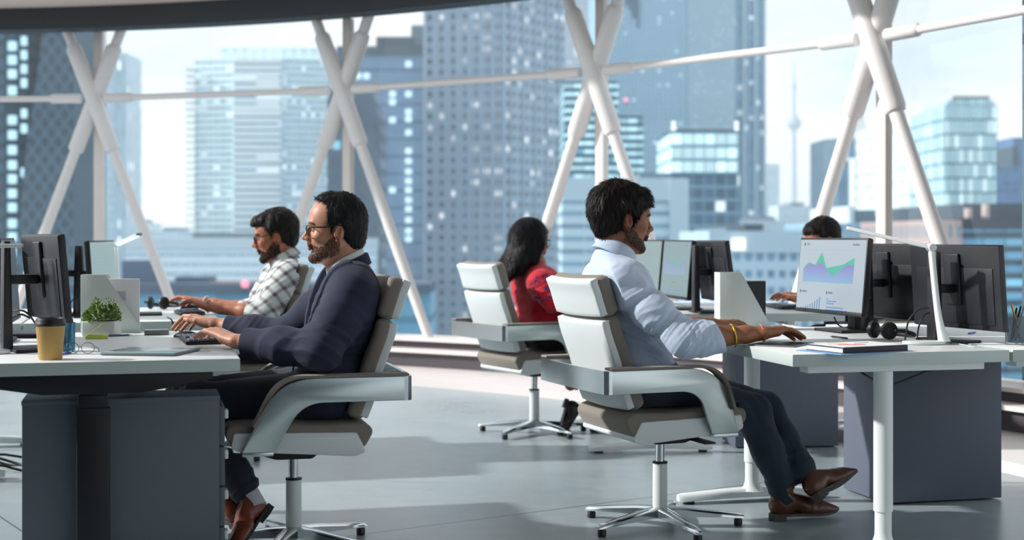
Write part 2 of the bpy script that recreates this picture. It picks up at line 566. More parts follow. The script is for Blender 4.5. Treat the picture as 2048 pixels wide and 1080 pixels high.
# far left dark tower with a diamond lattice
t = tower('office_tower', 'dark slate tower with diamond lattice face and columns of lit windows', group=GRP); Y = 260
block('body', [(-170, Y), (8, Y), (66, Y + 4)], -120, facade('dark_tower_face', (44, 70, 86), (54, 84, 102), px(23, Y), px(29.5, Y), (0.15, 0.8), (0.25, 0.85), 0.0, rough=0.5, gain=1.0), t)
m_on = glow('lit_window_cyan', (190, 236, 255), 1.25)
for x, w_, ys in ((24.5, 16, [92, 120, 148, 181, 240, 270, 300, 330, 358, 387, 415, 447, 474, 505, 534]), (48, 11, [82, 110, 138, 166, 227, 257, 345, 430, 459, 490])):
    for y in ys:
        bmx = BM(); box(bmx, at(x, y, Y - 0.3), (px(w_, Y), 0.5, px(18, Y))); obj('lit_window', bmx, m_on, t, smooth=False)
face_prism('lattice_bay', [(98, -120), (148, -120), (148, 900), (18, 900), (26, 560), (52, 300), (84, 80)], Y - 3, lattice_mat('lattice_face', (38, 64, 82), (74, 108, 128), px(26, Y), px(36, Y), 0.09), t)

# pale twin-block tower
t = tower('apartment_tower', 'pale grey-blue tower just right of the dark lattice tower', group=GRP); Y = 720
f1 = facade('pale_tower_face', (188, 206, 216), (160, 184, 198), px(9, Y), px(17, Y), (0.2, 0.75), (0.0, 1.0), 0.03)
block('body', [(146, Y), (192, Y)], 93, f1, t); block('wing', [(190, Y + 14), (253, Y + 14)], 106, f1, t)
block('shaft', [(178, Y - 4), (212, Y - 4)], 100, facade('pale_tower_shaft', (168, 190, 203), (176, 198, 210), px(20, Y), px(17, Y)), t)

# white balcony tower
t = tower('balcony_tower', 'pale white apartment tower ringed with rows of balconies, behind the plaid shirt man', group=GRP); Y = 560
block('left_bay', [(389, Y + 4), (470, Y)], 118, facade('balcony_face', (218, 232, 238), (128, 168, 190), px(14, Y), px(13.2, Y), (0.0, 0.9), (0.2, 0.6), 0.1, 1.0), t)
block('middle_bay', [(468, Y - 3), (560, Y - 3)], 118, facade('balcony_bands', (226, 238, 242), (104, 154, 176), px(45, Y), px(13.2, Y), (0.0, 1.0), (0.1, 0.42), 0.15, 0.9), t)
block('right_bay', [(556, Y), (657, Y + 6)], 115, facade('balcony_grid', (210, 228, 236), (116, 160, 184), px(9.5, Y), px(13.2, Y), (0.15, 0.7), (0.15, 0.7), 0.12, 1.0), t)
block('penthouse', [(440, Y + 8), (640, Y + 8)], 96, facade('penthouse_face', (216, 230, 236), (180, 204, 214), px(20, Y), px(9, Y)), t)
bmx = BM()
for k in range(27):
    p = at(382, 140 + k * 13.2, Y + 3); box(bmx, p, (px(18, Y), 5, px(4, Y)))
obj('balcony', bmx, c_pale, t, smooth=False)
block('low_wing', [(385, Y - 30), (655, Y - 30)], 466, c_roof2, t)

m_on2 = glow('lit_window_white', (206, 240, 255), 1.3)
# steel blue tower with bands
t = tower('banded_tower', 'steel blue banded tower with dark stepped roof and one lit window column', group=GRP); Y = 500
fb = facade('banded_face', (112, 140, 166), (70, 98, 124), px(200, Y), px(34.5, Y), (0.0, 1.0), (0.0, 0.14), 0.0)
block('body', [(674, Y), (849, Y)], 108, fb, t)
block('parapet', [(674, Y - 1), (849, Y - 1)], 92, c_roof, t, z0=HC - (110 - HY) * Y / FPX)
block('plant_room', [(752, Y + 3), (826, Y + 3)], 73, c_roof, t, z0=HC - (95 - HY) * Y / FPX)
block('lift_tower', [(822, Y + 5), (849, Y + 5)], 50, c_roof2, t, z0=HC - (95 - HY) * Y / FPX)
bmx = BM()
for x, ys in ((785, [188, 204, 240, 380]), (817, [128, 188, 224, 238, 265, 302, 322, 343, 362, 380, 400, 418, 440, 462, 478]), (700, [152, 400, 540]), (716, [152, 540]), (733, [152, 366, 400, 500])):
    for y in ys: bmx = BM(); box(bmx, at(x, y, Y - 1.5), (px(12, Y), 1, px(11, Y))); obj('lit_window', bmx, m_on2, t, smooth=False)
t = tower('dark_tower', 'dark slate tower standing behind the crossed struts and the navy jacket man', group=GRP); Y = 405
face_prism('body', [(654, 200), (654, 900), (760, 900), (760, 240), (744, 188), (738, 170), (690, 170), (690, 95), (672, 95), (672, 150)], Y, facade('dark_face', (76, 98, 118), (66, 88, 110), px(26, Y), px(34, Y), (0.2, 0.8), (0.3, 0.8), 0.05, 0.8, litc=(150, 220, 255), gain=1.05), t)

# big concrete grid tower
t = tower('concrete_tower', 'huge grey-blue concrete tower with a grid of small square windows, centre of the view', group=GRP); Y = 430
block('body', [(847, Y + 6), (1010, Y), (1129, Y + 30)], -160, facade('concrete_grid', (142, 162, 180), (64, 92, 116), px(24, Y), px(22.3, Y), (0.28, 0.76), (0.26, 0.74), 0.15, 1.05, 3.0, (232, 244, 250), vary=0.3), t, Yref=Y)
bmx = BM()
for k in range(13):
    x = 847 + k * 24 + 6
    if x > 1120: break
    yy = Y + 6 - 6 * (k / 6.8) if x < 1010 else Y + 30 * (x - 1010) / 119
    p = at(x, 200, yy - 0.4); box(bmx, (p.x, p.y, p.z - 20), (px(5, Y), 1.2, 260))
obj('pier', bmx, mat('concrete_pier', (146, 164, 180), 0.8), t, smooth=False)

# pale stone strip and stepped granite tower
t = tower('stone_tower', 'pale stone tower strip behind the second crossed struts from the right', group=GRP); Y = 820
block('body', [(1124, Y), (1222, Y)], -200, facade('stone_face', (190, 196, 206), (160, 174, 190), px(6, Y), px(8, Y), (0.2, 0.75), (0.2, 0.7), 0.02), t)
t = tower('granite_tower', 'blue granite tower with dark stepped notch near its top', group=GRP); Y = 620
fg = facade('granite_face', (136, 172, 194), (56, 94, 124), px(8.5, Y), px(9.6, Y), (0.12, 0.8), (0.3, 0.75), 0.05, 0.9, 8.0, (214, 236, 246), vary=0.2)
block('body', [(1205, Y + 6), (1366, Y), (1376, Y), (1468, Y + 90)], -200, fg, t, Yref=Y)
bmx = BM(); p = at(1371, 200, Y - 0.5); box(bmx, (p.x, p.y, 20), (px(10, Y), 1.4, 330)); obj('pier', bmx, mat('granite_pier', (132, 168, 188), 0.8), t, smooth=False)
face_prism('stepped_shade', [(1250, -120), (1310, -120), (1310, 8), (1300, 8), (1300, 20), (1296, 20), (1296, 36), (1288, 36), (1288, 55), (1273, 55), (1273, 36), (1264, 36), (1264, 20), (1258, 20), (1258, 8), (1250, 8)], Y + 3.2, mat('notch_shade', (58, 98, 122), 0.3), t, depth=8)  # dark solid painted as the shade inside an open stepped notch
t = tower('glass_tower', 'slim blue glass tower with pale vertical ribs beside the granite tower', group=GRP); Y = 760
block('body', [(1462, Y), (1531, Y)], -200, facade('slim_glass', (134, 178, 200), (84, 134, 166), px(11.5, Y), px(10, Y), (0.1, 0.9), (0.0, 0.9), 0.05, 0.9, 2.0), t)
bmx = BM()
for x in (1467, 1488, 1511, 1529):
    p = at(x, 200, Y - 0.6); box(bmx, (p.x, p.y, 30), (px(4.5, Y), 1.6, 380))
obj('rib', bmx, mat('rib_pale', (186, 212, 222), 0.6), t, smooth=False)

# lit office blocks, mid distance
t = tower('lit_office_block', 'teal office block with rows of lit floors behind the man in the blue shirt', group=GRP); Y = 330
fl_ = facade('lit_floors', (58, 100, 120), (120, 170, 190), px(20, Y), px(16.4, Y), (0.0, 0.94), (0.18, 0.62), 0.92, 0.85, 1.0, (205, 240, 250))
block('body', [(1128, Y), (1236, Y)], 162, fl_, t); block('wing', [(1236, Y + 2), (1287, Y + 2)], 232, fl_, t)
t = tower('glass_office_block', 'office block with three bright glazed top floors and dark glass below', group=GRP); Y = 300
block('body', [(1342, Y), (1479, Y)], 348, facade('dark_glazed', (120, 158, 176), (66, 104, 130), px(22, Y), px(26, Y), (0.06, 0.94), (0.12, 0.9), 0.14, 1.2, 4.0), t)
block('lit_floors', [(1343, Y - 1), (1477, Y - 1)], 264, facade('lit_top', (104, 150, 168), (170, 206, 216), px(22, Y), px(27.5, Y), (0.05, 0.95), (0.1, 0.86), 1.0, 0.7, 6.0, (214, 244, 250)), t, z0=HC - (348 - HY) * Y / FPX)
block('roof', [(1343, Y), (1478, Y)], 259, c_roof, t, z0=HC - (264 - HY) * Y / FPX)
m_rl = glow('roof_lamp_glow', (240, 252, 255), 1.6)
for x in (1347, 1473):
    for y in (247, 257):
        tmp = BM(); bmesh.ops.create_uvsphere(tmp, u_segments=10, v_segments=6, radius=px(4.5, Y)); bmesh.ops.translate(tmp, vec=at(x, y, Y - 2), verts=tmp.verts); obj('roof_lamp', tmp, m_rl, t)
t = tower('white_office_block', 'white office block with grey window bands behind the blue shirt man\'s head', group=GRP); Y = 240
block('body', [(1124, Y), (1342, Y)], 358, facade('white_bands', (182, 204, 216), (112, 146, 168), px(58, Y), px(25.3, Y), (0.0, 0.96), (0.08, 0.46), 0.0, off=(0.2, 0.0)), t)
block('stair_bay', [(1340, Y - 1), (1378, Y - 1)], 356, mat('white_wall', (186, 208, 220), 0.8), t)
block('roof_plant', [(1278, Y + 2), (1342, Y + 2)], 346, c_roof2, t, z0=HC - (360 - HY) * Y / FPX)
block('top_band', [(1124, Y - .6), (1342, Y - .6)], 356, mat('white_wall', (186, 208, 220), 0.8), t, z0=HC - (402 - HY) * Y / FPX)
t = tower('low_office_block', 'low pale blue block with square windows and one bright white square', group=GRP); Y = 170
block('body', [(1418, Y), (1660, Y)], 464, facade('square_windows', (172, 198, 214), (104, 144, 172), px(22.6, Y), px(34, Y), (0.18, 0.8), (0.3, 0.76), 0.0), t)
block('top_band', [(1418, Y - .5), (1660, Y - .5)], 462, mat('pale_blue_wall', (174, 200, 216), 0.8), t, z0=HC - (506 - HY) * Y / FPX)
bmx = BM(); box(bmx, at(1477, 488, Y - 1), (px(26, Y), 0.8, px(25, Y))); obj('lit_panel', bmx, glow('lit_panel_glow', (255, 252, 240), 1.3), t, smooth=False)
block('roof_plant', [(1489, Y + 2), (1526, Y + 2)], 448, c_roof, t, z0=HC - (466 - HY) * Y / FPX)
block('roof_vent', [(1452, Y + 3), (1484, Y + 3)], 456, c_roof2, t, z0=HC - (466 - HY) * Y / FPX)

# far right group
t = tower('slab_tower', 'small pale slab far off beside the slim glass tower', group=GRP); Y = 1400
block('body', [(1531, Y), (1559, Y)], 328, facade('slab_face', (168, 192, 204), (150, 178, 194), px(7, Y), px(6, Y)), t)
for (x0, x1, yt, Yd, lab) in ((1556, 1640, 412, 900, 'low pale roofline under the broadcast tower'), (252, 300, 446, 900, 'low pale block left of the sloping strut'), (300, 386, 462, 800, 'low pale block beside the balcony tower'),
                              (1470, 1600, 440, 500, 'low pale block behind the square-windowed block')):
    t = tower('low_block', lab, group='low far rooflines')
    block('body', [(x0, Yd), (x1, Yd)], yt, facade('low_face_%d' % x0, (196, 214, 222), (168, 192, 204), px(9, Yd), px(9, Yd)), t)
    block('roof_hut', [(x0 + (x1 - x0) * .3, Yd + 2), (x0 + (x1 - x0) * .62, Yd + 2)], yt - 7, c_roof2, t, z0=HC - (yt - HY) * Yd / FPX - 1)
t = thing('broadcast_tower', 'slender pale broadcast tower with a round pod, far off', 'tower'); Y = 2300
sx = lambda n: px(n, Y)
b0 = at(1588, 471, Y); zz = lambda y: HC - (y - HY) * Y / FPX
c_tv = mat('broadcast_concrete', (150, 172, 186), 0.7)
obj('shaft', lathe(BM(), [(sx(11), GZ), (sx(6), zz(410)), (sx(4.6), zz(262)), (sx(4), zz(240)), (sx(3), zz(180)), (sx(2.4), zz(160)), (sx(1.2), zz(118))], 14, (b0.x, Y, 0)), c_tv, t)
obj('pod', lathe(BM(), [(sx(5), zz(262)), (sx(13), zz(254)), (sx(15), zz(247)), (sx(12), zz(240)), (sx(7), zz(233)), (sx(4), zz(228))], 20, (b0.x, Y, 0)), c_tv, t)
obj('upper_pod', lathe(BM(), [(sx(3), zz(180)), (sx(5.5), zz(176)), (sx(5), zz(170)), (sx(3), zz(167))], 14, (b0.x, Y, 0)), c_tv, t)

t = tower('striped_tower', 'blue tower with pale vertical stripes between the right-hand struts', group=GRP); Y = 640
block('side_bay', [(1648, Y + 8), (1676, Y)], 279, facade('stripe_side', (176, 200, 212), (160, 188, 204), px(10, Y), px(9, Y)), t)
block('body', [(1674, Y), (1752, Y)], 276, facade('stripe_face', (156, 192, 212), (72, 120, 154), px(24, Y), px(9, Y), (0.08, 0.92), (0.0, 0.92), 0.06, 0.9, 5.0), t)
t = thing('radio_mast', 'thin lattice radio mast on the striped tower\'s roof', 'mast'); Y = 640
bmx = BM(); tp = at(1719, 196, Y); ft = [at(1711, 275, Y), at(1733, 275, Y), at(1722, 275, Y + 6)]
for f_ in ft: tube(bmx, [f_, tp], 0.22, 6)
for k in range(1, 7):
    pr = [f_.lerp(tp, k / 7) for f_ in ft]
    for i in range(3): tube(bmx, [pr[i], pr[(i + 1) % 3]], 0.14, 5)
obj('mast', bmx, c_tv, t); bmx = BM(); box(bmx, at(1727, 218, Y), (1.3, 1.3, 1.5)); obj('antenna', bmx, c_roof, t)
t = tower('white_slab_block', 'white block with grey window bands right of the sloping strut', group=GRP); Y = 430
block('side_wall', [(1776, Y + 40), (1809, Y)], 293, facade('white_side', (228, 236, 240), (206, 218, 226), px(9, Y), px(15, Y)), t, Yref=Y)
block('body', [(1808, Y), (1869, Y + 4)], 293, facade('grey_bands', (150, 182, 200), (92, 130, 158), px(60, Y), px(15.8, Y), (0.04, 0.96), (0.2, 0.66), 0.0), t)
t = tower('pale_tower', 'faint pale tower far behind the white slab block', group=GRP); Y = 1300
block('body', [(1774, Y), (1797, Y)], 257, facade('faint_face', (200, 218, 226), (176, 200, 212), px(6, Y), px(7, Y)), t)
t = tower('curtain_wall_tower', 'aqua glass tower with chamfered top and dark floor lines at the right', group=GRP); Y = 340
fc = facade('curtain_wall', (24, 92, 120), (190, 224, 232), px(9.4, Y), px(29.2, Y), (0.24, 0.96), (0.13, 1.0), 0.22, 0.6, 7.0, (226, 246, 250), vary=0.12)
block('body', [(1889, Y), (1994, Y)], 212, fc, t)
face_prism('crown', [(1889, 213), (1896, 203), (1906, 197), (1978, 197), (1987, 203), (1994, 213)], Y, facade('crown_face', (120, 170, 188), (184, 216, 224), px(7, Y), px(30, Y), (0.2, 0.9), (0.0, 1.0)), t)
bmx = BM()
for x in range(1910, 1978, 9): box(bmx, at(x, 195, Y + 4), (px(6, Y), 2, px(4, Y)))
obj('roof_plant', bmx, c_roof, t, smooth=False)
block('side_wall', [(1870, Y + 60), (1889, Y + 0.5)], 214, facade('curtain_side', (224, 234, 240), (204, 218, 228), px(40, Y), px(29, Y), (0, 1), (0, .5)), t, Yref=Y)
t = tower('navy_block', 'navy blue block at the right edge beyond the glass tower', group=GRP); Y = 400
fn = facade('navy_face', (84, 122, 160), (72, 108, 150), px(16, Y), px(14, Y), (0.1, 0.9), (0.15, 0.85), 0.01)
block('body', [(1990, Y), (2140, Y)], 332, fn, t); block('tall_wing', [(2027, Y + 6), (2140, Y + 6)], 275, fn, t); block('dark_bay', [(2026, Y + 5), (2036, Y + 5)], 292, c_roof, t)  # the narrow bay takes the dark roof colour
t = tower('brick_block', 'dark roofed block with blue ribbon windows and a brick corner at the lower right', group=GRP); Y = 150
block('body', [(1922, Y), (2160, Y)], 440, facade('ribbon_face', (66, 84, 100), (98, 158, 190), px(44, Y), px(27, Y), (0.03, 0.97), (0.1, 0.62), 0.2, 0.35, 3.0, (150, 220, 250)), t)
block('parapet', [(1920, Y - .5), (2160, Y - .5)], 436, mat('parapet_dark', (58, 66, 78), 0.8), t, z0=HC - (458 - HY) * Y / FPX)
block('brick_corner', [(1861, Y - 1), (1924, Y - 1)], 440, facade('brick_face', (176, 152, 148), (92, 128, 142), px(16, Y), px(40, Y), (0.25, 0.7), (0.1, 0.75)), t)
block('roof_room', [(1928, Y + 6), (2160, Y + 6)], 407, mat('roof_room_dark', (74, 88, 102), 0.8), t, z0=HC - (442 - HY) * Y / FPX)
bmx = BM()
m_ch = mat('chimney_pink', (212, 192, 188), 0.8)
for x, y0, y1 in ((1936, 416, 440), (1971, 408, 438)): bmx = BM(); box(bmx, at(x, (y0 + y1) / 2, Y + 2), (px(9, Y), 1, px(y1 - y0, Y))); obj('chimney', bmx, m_ch, t, smooth=False)
t = tower('terrace_block', 'blue-grey terrace with sash windows behind the desk lamp', group=GRP); Y = 230
block('body', [(1640, Y), (1842, Y)], 446, facade('terrace_face', (152, 182, 200), (108, 146, 170), px(17, Y), px(24, Y), (0.3, 0.7), (0.25, 0.8)), t)
block('end_block', [(1834, Y - 10), (1864, Y - 10)], 428, mat('end_block_slate', (92, 122, 142), 0.8), t)
block('roof_room', [(1700, Y + 3), (1752, Y + 3)], 420, c_roof2, t, z0=HC - (448 - HY) * Y / FPX)
block('chimney', [(1698, Y + 1), (1708, Y + 1)], 412, c_pale, t, z0=HC - (448 - HY) * Y / FPX)

# left foreground roofs
t = tower('white_terrace_block', 'long white office block with three rows of small windows behind the plaid shirt man', group=GRP); Y = 230
block('body', [(250, Y), (720, Y)], 481, facade('white_rows', (206, 220, 228), (110, 150, 176), px(8.5, Y), px(19.2, Y), (0.15, 0.72), (0.32, 0.68), 0.0, vary=0.3), t)
block('top_band', [(248, Y - .5), (722, Y - .5)], 477, mat('white_roof_band', (196, 212, 222), 0.8), t, z0=HC - (497 - HY) * Y / FPX)
t = tower('flat_roofed_block', 'dark flat roofed block with teal glazing seen over the rear desk', group=GRP); Y = 120
block('body', [(120, Y), (860, Y)], 572, facade('teal_glazing', (84, 128, 152), (96, 148, 176), px(52, Y), px(60, Y), (0.02, 0.98), (0.0, 0.75), 0.0), t, depth=9)
block('roof_slab', [(120, Y - 0.6), (860, Y - 0.6)], 568, mat('roof_slab', (88, 104, 122), 0.8), t, z0=HC - (586 - HY) * Y / FPX, depth=9)
block('plant_room', [(243, Y + 2), (304, Y + 2)], 521, mat('plant_slate', (98, 116, 138), 0.8), t, z0=HC - (572 - HY) * Y / FPX, depth=3)
block('roof_hut', [(350, Y + 3), (418, Y + 3)], 554, mat('plant_slate', (98, 116, 138), 0.8), t, z0=HC - (572 - HY) * Y / FPX, depth=3)
block('roof_step', [(418, Y + 3), (560, Y + 3)], 563, mat('roof_terracotta', (160, 140, 142), 0.8), t, z0=HC - (572 - HY) * Y / FPX, depth=3)
for (x, y, Yb, r, lab) in ((490, 568, 118, 8, 'red warning light on the flat roof behind the plaid shirt man'), (1252, 200, 600, 4.5, 'red warning light before the granite tower'), (1848, 416, 218, 5, 'red warning light near the sloping strut at the right')):
    t = thing('beacon', lab, 'light', at(x, y, Yb)); rr0 = px(r, Yb)
    bmx = BM(); bmesh.ops.create_uvsphere(bmx, u_segments=12, v_segments=8, radius=rr0); obj('lens', bmx, glow('beacon_red', (255, 150, 176), 1.5), t)
    bmx = BM(); box(bmx, (0, 0, -rr0 * 1.6), (rr0, rr0, rr0 * 1.4)); obj('base', bmx, c_roof, t)

bm = BM(); box(bm, (0, 2600, GZ - 0.5), (9000, 5600, 1.0))
tag(obj('ground', bm, mat('city_ground', (150, 162, 170), 0.9), smooth=False), 'hazy city ground far below', 'ground', kind='structure')

# thin city haze filling the air outside the window wall
hz = NT('city_haze'); hz.n.remove(hz.b)
out = [x for x in hz.n if x.type == 'OUTPUT_MATERIAL'][0]
vs = hz.node('ShaderNodeVolumeScatter'); vs.inputs['Color'].default_value = (0.92, 0.97, 1.0, 1); vs.inputs['Density'].default_value = 0.00028; vs.inputs['Anisotropy'].default_value = 0.2
hz.l.new(vs.outputs[0], out.inputs['Volume'])
bm = BM(); box(bm, (0, 2040, 120), (5000, 4000, 390))
o = obj('haze', bm, hz.m, smooth=False); tag(o, 'pale daylight haze over the city', 'haze', kind='structure')
# ================================================================= office chairs
def slab_loft(path, W, T, k=0.35, off=0.0, edge=0.022, ny=10, wscale=None):
    """a curved upholstered slab following path [(x,z)...]; W wide (y), T thick; off shifts it along the normal (forward +)"""
    bm = BM()
    P = [Vector((p[0], 0, p[1])) for p in path]
    n = len(P)
    rings = []
    def outline(W_, T_):
        pts = []
        e = min(edge, T_ * 0.49)
        ys = [-W_ / 2 + e * 0.0 + (W_) * i / ny for i in range(ny + 1)]
        top = []
        for y in ys:
            d = min(y + W_ / 2, W_ / 2 - y)
            h = T_ / 2 if d >= e else T_ / 2 - e + math.sqrt(max(0, e * e - (e - d) ** 2))
            top.append((h, y))
        # finer rounding at the ends
        ends = [(-W_ / 2 + e * (1 - math.cos(a)), T_ / 2 - e + e * math.sin(a)) for a in (0.0, 0.5, 1.0, 1.57)]
        t = [(h, y) for y, h in ends] + [(T_ / 2, y) for y in ys[1:-1] if abs(y) < W_ / 2 - e] + [(h, -y) for y, h in ends[::-1]]
        return t + [(-h, y) for h, y in t[::-1]]
    for i, p in enumerate(P):
        a = P[max(0, i - 1)]; b = P[min(n - 1, i + 1)]
        t = (b - a).normalized(); nrm = Vector((t.z, 0, -t.x))     # forward side
        sc = 1.0; ts = 1.0
        rings.append((p, nrm, t, sc, ts))
    full = []
    r = min(edge, T * 0.45)
    p0, n0, t0, _, _ = rings[0]; p1, n1, t1, _, _ = rings[-1]
    for a in (1.45, 1.0, 0.5):
        full.append((p0 - t0 * (r * math.sin(a) - r), n0, t0, r * (1 - math.cos(a))))
    for p, nn, tt, _, _ in rings[1:-1]: full.append((p, nn, tt, 0.0))
    for a in (0.5, 1.0, 1.45):
        full.append((p1 + t1 * (r * math.sin(a) - r), n1, t1, r * (1 - math.cos(a))))
    rows = []
    for idx, (p, nn, tt, ins) in enumerate(full):
        Wi = W if wscale is None else W * (wscale[0] + (wscale[1] - wscale[0]) * idx / (len(full) - 1))
        o = outline(Wi - 2 * ins, max(0.004, T - 2 * ins))
        rows.append([bm.verts.new(p + nn * (h + off + k * y * y) + Vector((0, y, 0))) for h, y in o])
    m = len(rows[0])
    for a, b in zip(rows, rows[1:]):
        for j in range(m): bm.faces.new((a[j], a[(j + 1) % m], b[(j + 1) % m], b[j]))
    bm.faces.new(rows[0]); bm.faces.new(rows[-1])
    return bm


def path_interp(pts, n=9):
    return [(v.x, v.z) for v in spline([(p[0], 0, p[1]) for p in pts], n)]


def make_chair(label, loc, rz, phase=0):
    t = thing('office_chair', label, 'chair', loc, rz, 'white and taupe office chairs at the desks')
    # seat
    bm = BM()
    prism(bm, round_poly([(-0.265, 0.455), (-0.225, 0.385), (0.215, 0.405), (0.262, 0.44), (0.255, 0.485), (0.15, 0.492), (-0.05, 0.480), (-0.235, 0.486)], [0.03, 0.03, 0.03, 0.03, 0.04, 0.05, 0.05, 0.03]), 'y', -0.228, 0.228, 0.018, 3, M=Matrix.Translation((0, 0, -0.004)))
    obj('seat', bm, M['taupe'], t, 50)
    bm = BM()
    prism(bm, round_poly([(-0.20, 0.448), (-0.235, 0.378), (-0.20, 0.362), (0.215, 0.392), (0.243, 0.405), (0.232, 0.458)], [0.01, 0.015, 0.02, 0.02, 0.015, 0.01]), 'y', -0.236, 0.236, 0.006, 2)
    obj('seat_shell', bm, M['shell'], t, 40)
    # backrest and headrest, each a taupe cushion with a white shell on its rear
    low = path_interp([(-0.205, 0.490), (-0.232, 0.56), (-0.268, 0.68), (-0.305, 0.78), (-0.322, 0.846)], 12)
    hi = path_interp([(-0.318, 0.846), (-0.336, 0.90), (-0.352, 0.95), (-0.370, 0.993)], 9)
    obj('backrest', slab_loft(low, 0.43, 0.062, 0.30), M['taupe'], t, 55)
    obj('headrest', slab_loft(hi, 0.43, 0.066, 0.30), M['taupe'], t, 55)
    lows = path_interp([(-0.210, 0.505), (-0.232, 0.56), (-0.268, 0.68), (-0.305, 0.78), (-0.320, 0.836)], 12)
    his = path_interp([(-0.321, 0.856), (-0.336, 0.90), (-0.352, 0.95), (-0.371, 0.994)], 9)
    obj('backrest_shell', slab_loft(lows, 0.424, 0.036, 0.30, -0.030, 0.006), M['shell'], t, 45)
    obj('headrest_shell', slab_loft(his, 0.424, 0.036, 0.30, -0.032, 0.006), M['shell'], t, 45)
    # arm plates, pads and the band that joins them behind the back
    plate = round_poly([(0.205, 0.392), (0.085, 0.652), (-0.372, 0.652), (-0.372, 0.566), (0.0, 0.566), (0.093, 0.392)], [0.004, 0.13, 0.012, 0.012, 0.075, 0.004], 8)
    padp = round_poly([(0.172, 0.487), (0.091, 0.664), (-0.372, 0.664), (-0.372, 0.654), (0.082, 0.654), (0.160, 0.485)], [0.003, 0.14, 0.004, 0.004, 0.125, 0.003], 8)
    for s in (-1, 1):
        def shear(bm, y0, y1):
            for v in bm.verts:
                k = min(1.0, max(0.0, (v.co.z - 0.39) / 0.19)); k = k * k * (3 - 2 * k)
                v.co.y = s * (v.co.y + 0.243 + (0.298 - 0.243) * k)
            return bm
        bm = BM(); prism(bm, plate, 'y', 0, 0.016, 0.003, 2)
        obj('arm', shear(bm, 0, 0), M['brushed'], t, 40)
        bm = BM(); prism(bm, padp, 'y', -0.022, 0.034, 0.004, 2)
        obj('arm_pad', shear(bm, 0, 0), M['taupe'], t, 40)
        bm = BM(); box(bm, (0.15, s * 0.215, 0.385), (0.11, 0.09, 0.016), 0.005)
        obj('arm_bracket', bm, M['brushed'], t)
    bm = BM()
    yy = [-0.314, -0.30, -0.2, 0, 0.2, 0.30, 0.314]; xx = [-0.372, -0.386, -0.392, -0.394, -0.392, -0.386, -0.372]
    prev = None
    for y, x in zip(yy, xx):
        r = [bm.verts.new((x + a, y, z)) for a, z in ((0, 0.566), (0, 0.652), (0.014, 0.652), (0.014, 0.566))]
        if prev:
            for j in range(4): bm.faces.new((prev[j], prev[(j + 1) % 4], r[(j + 1) % 4], r[j]))
        else: bm.faces.new(r)
        prev = r
    bm.faces.new(prev)
    obj('arm_band', bm, M['chrome'], t, 40)
    bm = BM(); box(bm, (-0.36, 0, 0.61), (0.06, 0.12, 0.05), 0.006); obj('back_bracket', bm, M['black'], t)
    # tilt mechanism, gas lift, base
    bm = BM(); prism(bm, round_poly([(-0.10, 0.366), (-0.06, 0.335), (0.07, 0.335), (0.155, 0.362), (0.15, 0.385), (-0.10, 0.372)], 0.008), 'y', -0.075, 0.075, 0.006, 2); obj('tilt_mechanism', bm, M['black'], t)
    bm = BM(); box(bm, (0.10, -0.15, 0.352), (0.05, 0.15, 0.008), 0.003); obj('tilt_lever', bm, M['black'], t)
    obj('piston', lathe(BM(), [(0.0185, 0.235), (0.0185, 0.345)], 20), M['chrome'], t)
    obj('lift_tube', lathe(BM(), [(0.029, 0.035), (0.0295, 0.05), (0.0285, 0.25), (0.024, 0.252)], 24), M['white_metal'], t)
    obj('tube_ring', lathe(BM(), [(0.030, 0.2495), (0.030, 0.256), (0.02, 0.258)], 24), M['black'], t)
    for k in range(5):
        a = math.radians(72 * k + phase) - rz
        bm = BM()
        secs = [(0.022, 0.030, 0.040, 0.078), (0.10, 0.026, 0.040, 0.073), (0.22, 0.022, 0.036, 0.058), (0.315, 0.019, 0.030, 0.046), (0.335, 0.012, 0.030, 0.040)]
        prev = None
        for r, hw, zl, zh in secs:
            rg = [bm.verts.new((r, y, z)) for y, z in ((-hw, zl), (-hw, zh - 0.008), (-hw * 0.55, zh), (hw * 0.55, zh), (hw, zh - 0.008), (hw, zl))]
            if prev:
                for j in range(6): bm.faces.new((prev[j], prev[(j + 1) % 6], rg[(j + 1) % 6], rg[j]))
            else: bm.faces.new(rg)
            prev = rg
        bm.faces.new(prev)
        bm.transform(Matrix.Rotation(a, 4, 'Z'))
        lg = obj('base_leg', bm, M['chrome'], t, 40)
        bm = BM(); lathe(bm, [(0.013, 0.0), (0.017, 0.004), (0.017, 0.022), (0.012, 0.031)], 14, (0.312, 0, 0)); bm.transform(Matrix.Rotation(a, 4, 'Z'))
        obj('glide', bm, M['black'], lg)
    return t


CHAIR_R = (0.586, 5.63, math.radians(21.5))
CHAIR_L = (-0.806, 5.25, math.radians(194.5))
CHAIR_W = (0.13, 8.28, math.radians(30.0))
CHAIR_P = (-1.47, 7.52, math.radians(194.5))
CHAIR_B = (2.03, 8.27, math.radians(185.0))
make_chair('white office chair with taupe cushions under the man in the pale blue shirt', CHAIR_R[:2] + (0,), CHAIR_R[2], 3)
make_chair('office chair with taupe cushions under the man in the navy jacket', CHAIR_L[:2] + (0,), CHAIR_L[2], 44)
make_chair('office chair whose white back is turned to us under the woman in red', CHAIR_W[:2] + (0,), CHAIR_W[2], 21)
make_chair('office chair behind the man in the plaid shirt, mostly hidden', CHAIR_P[:2] + (0,), CHAIR_P[2], 14.5)
make_chair('office chair of the dark haired person, hidden behind the right-hand monitors', CHAIR_B[:2] + (0,), CHAIR_B[2], 8)

# ================================================================= desks
DZ = 0.74


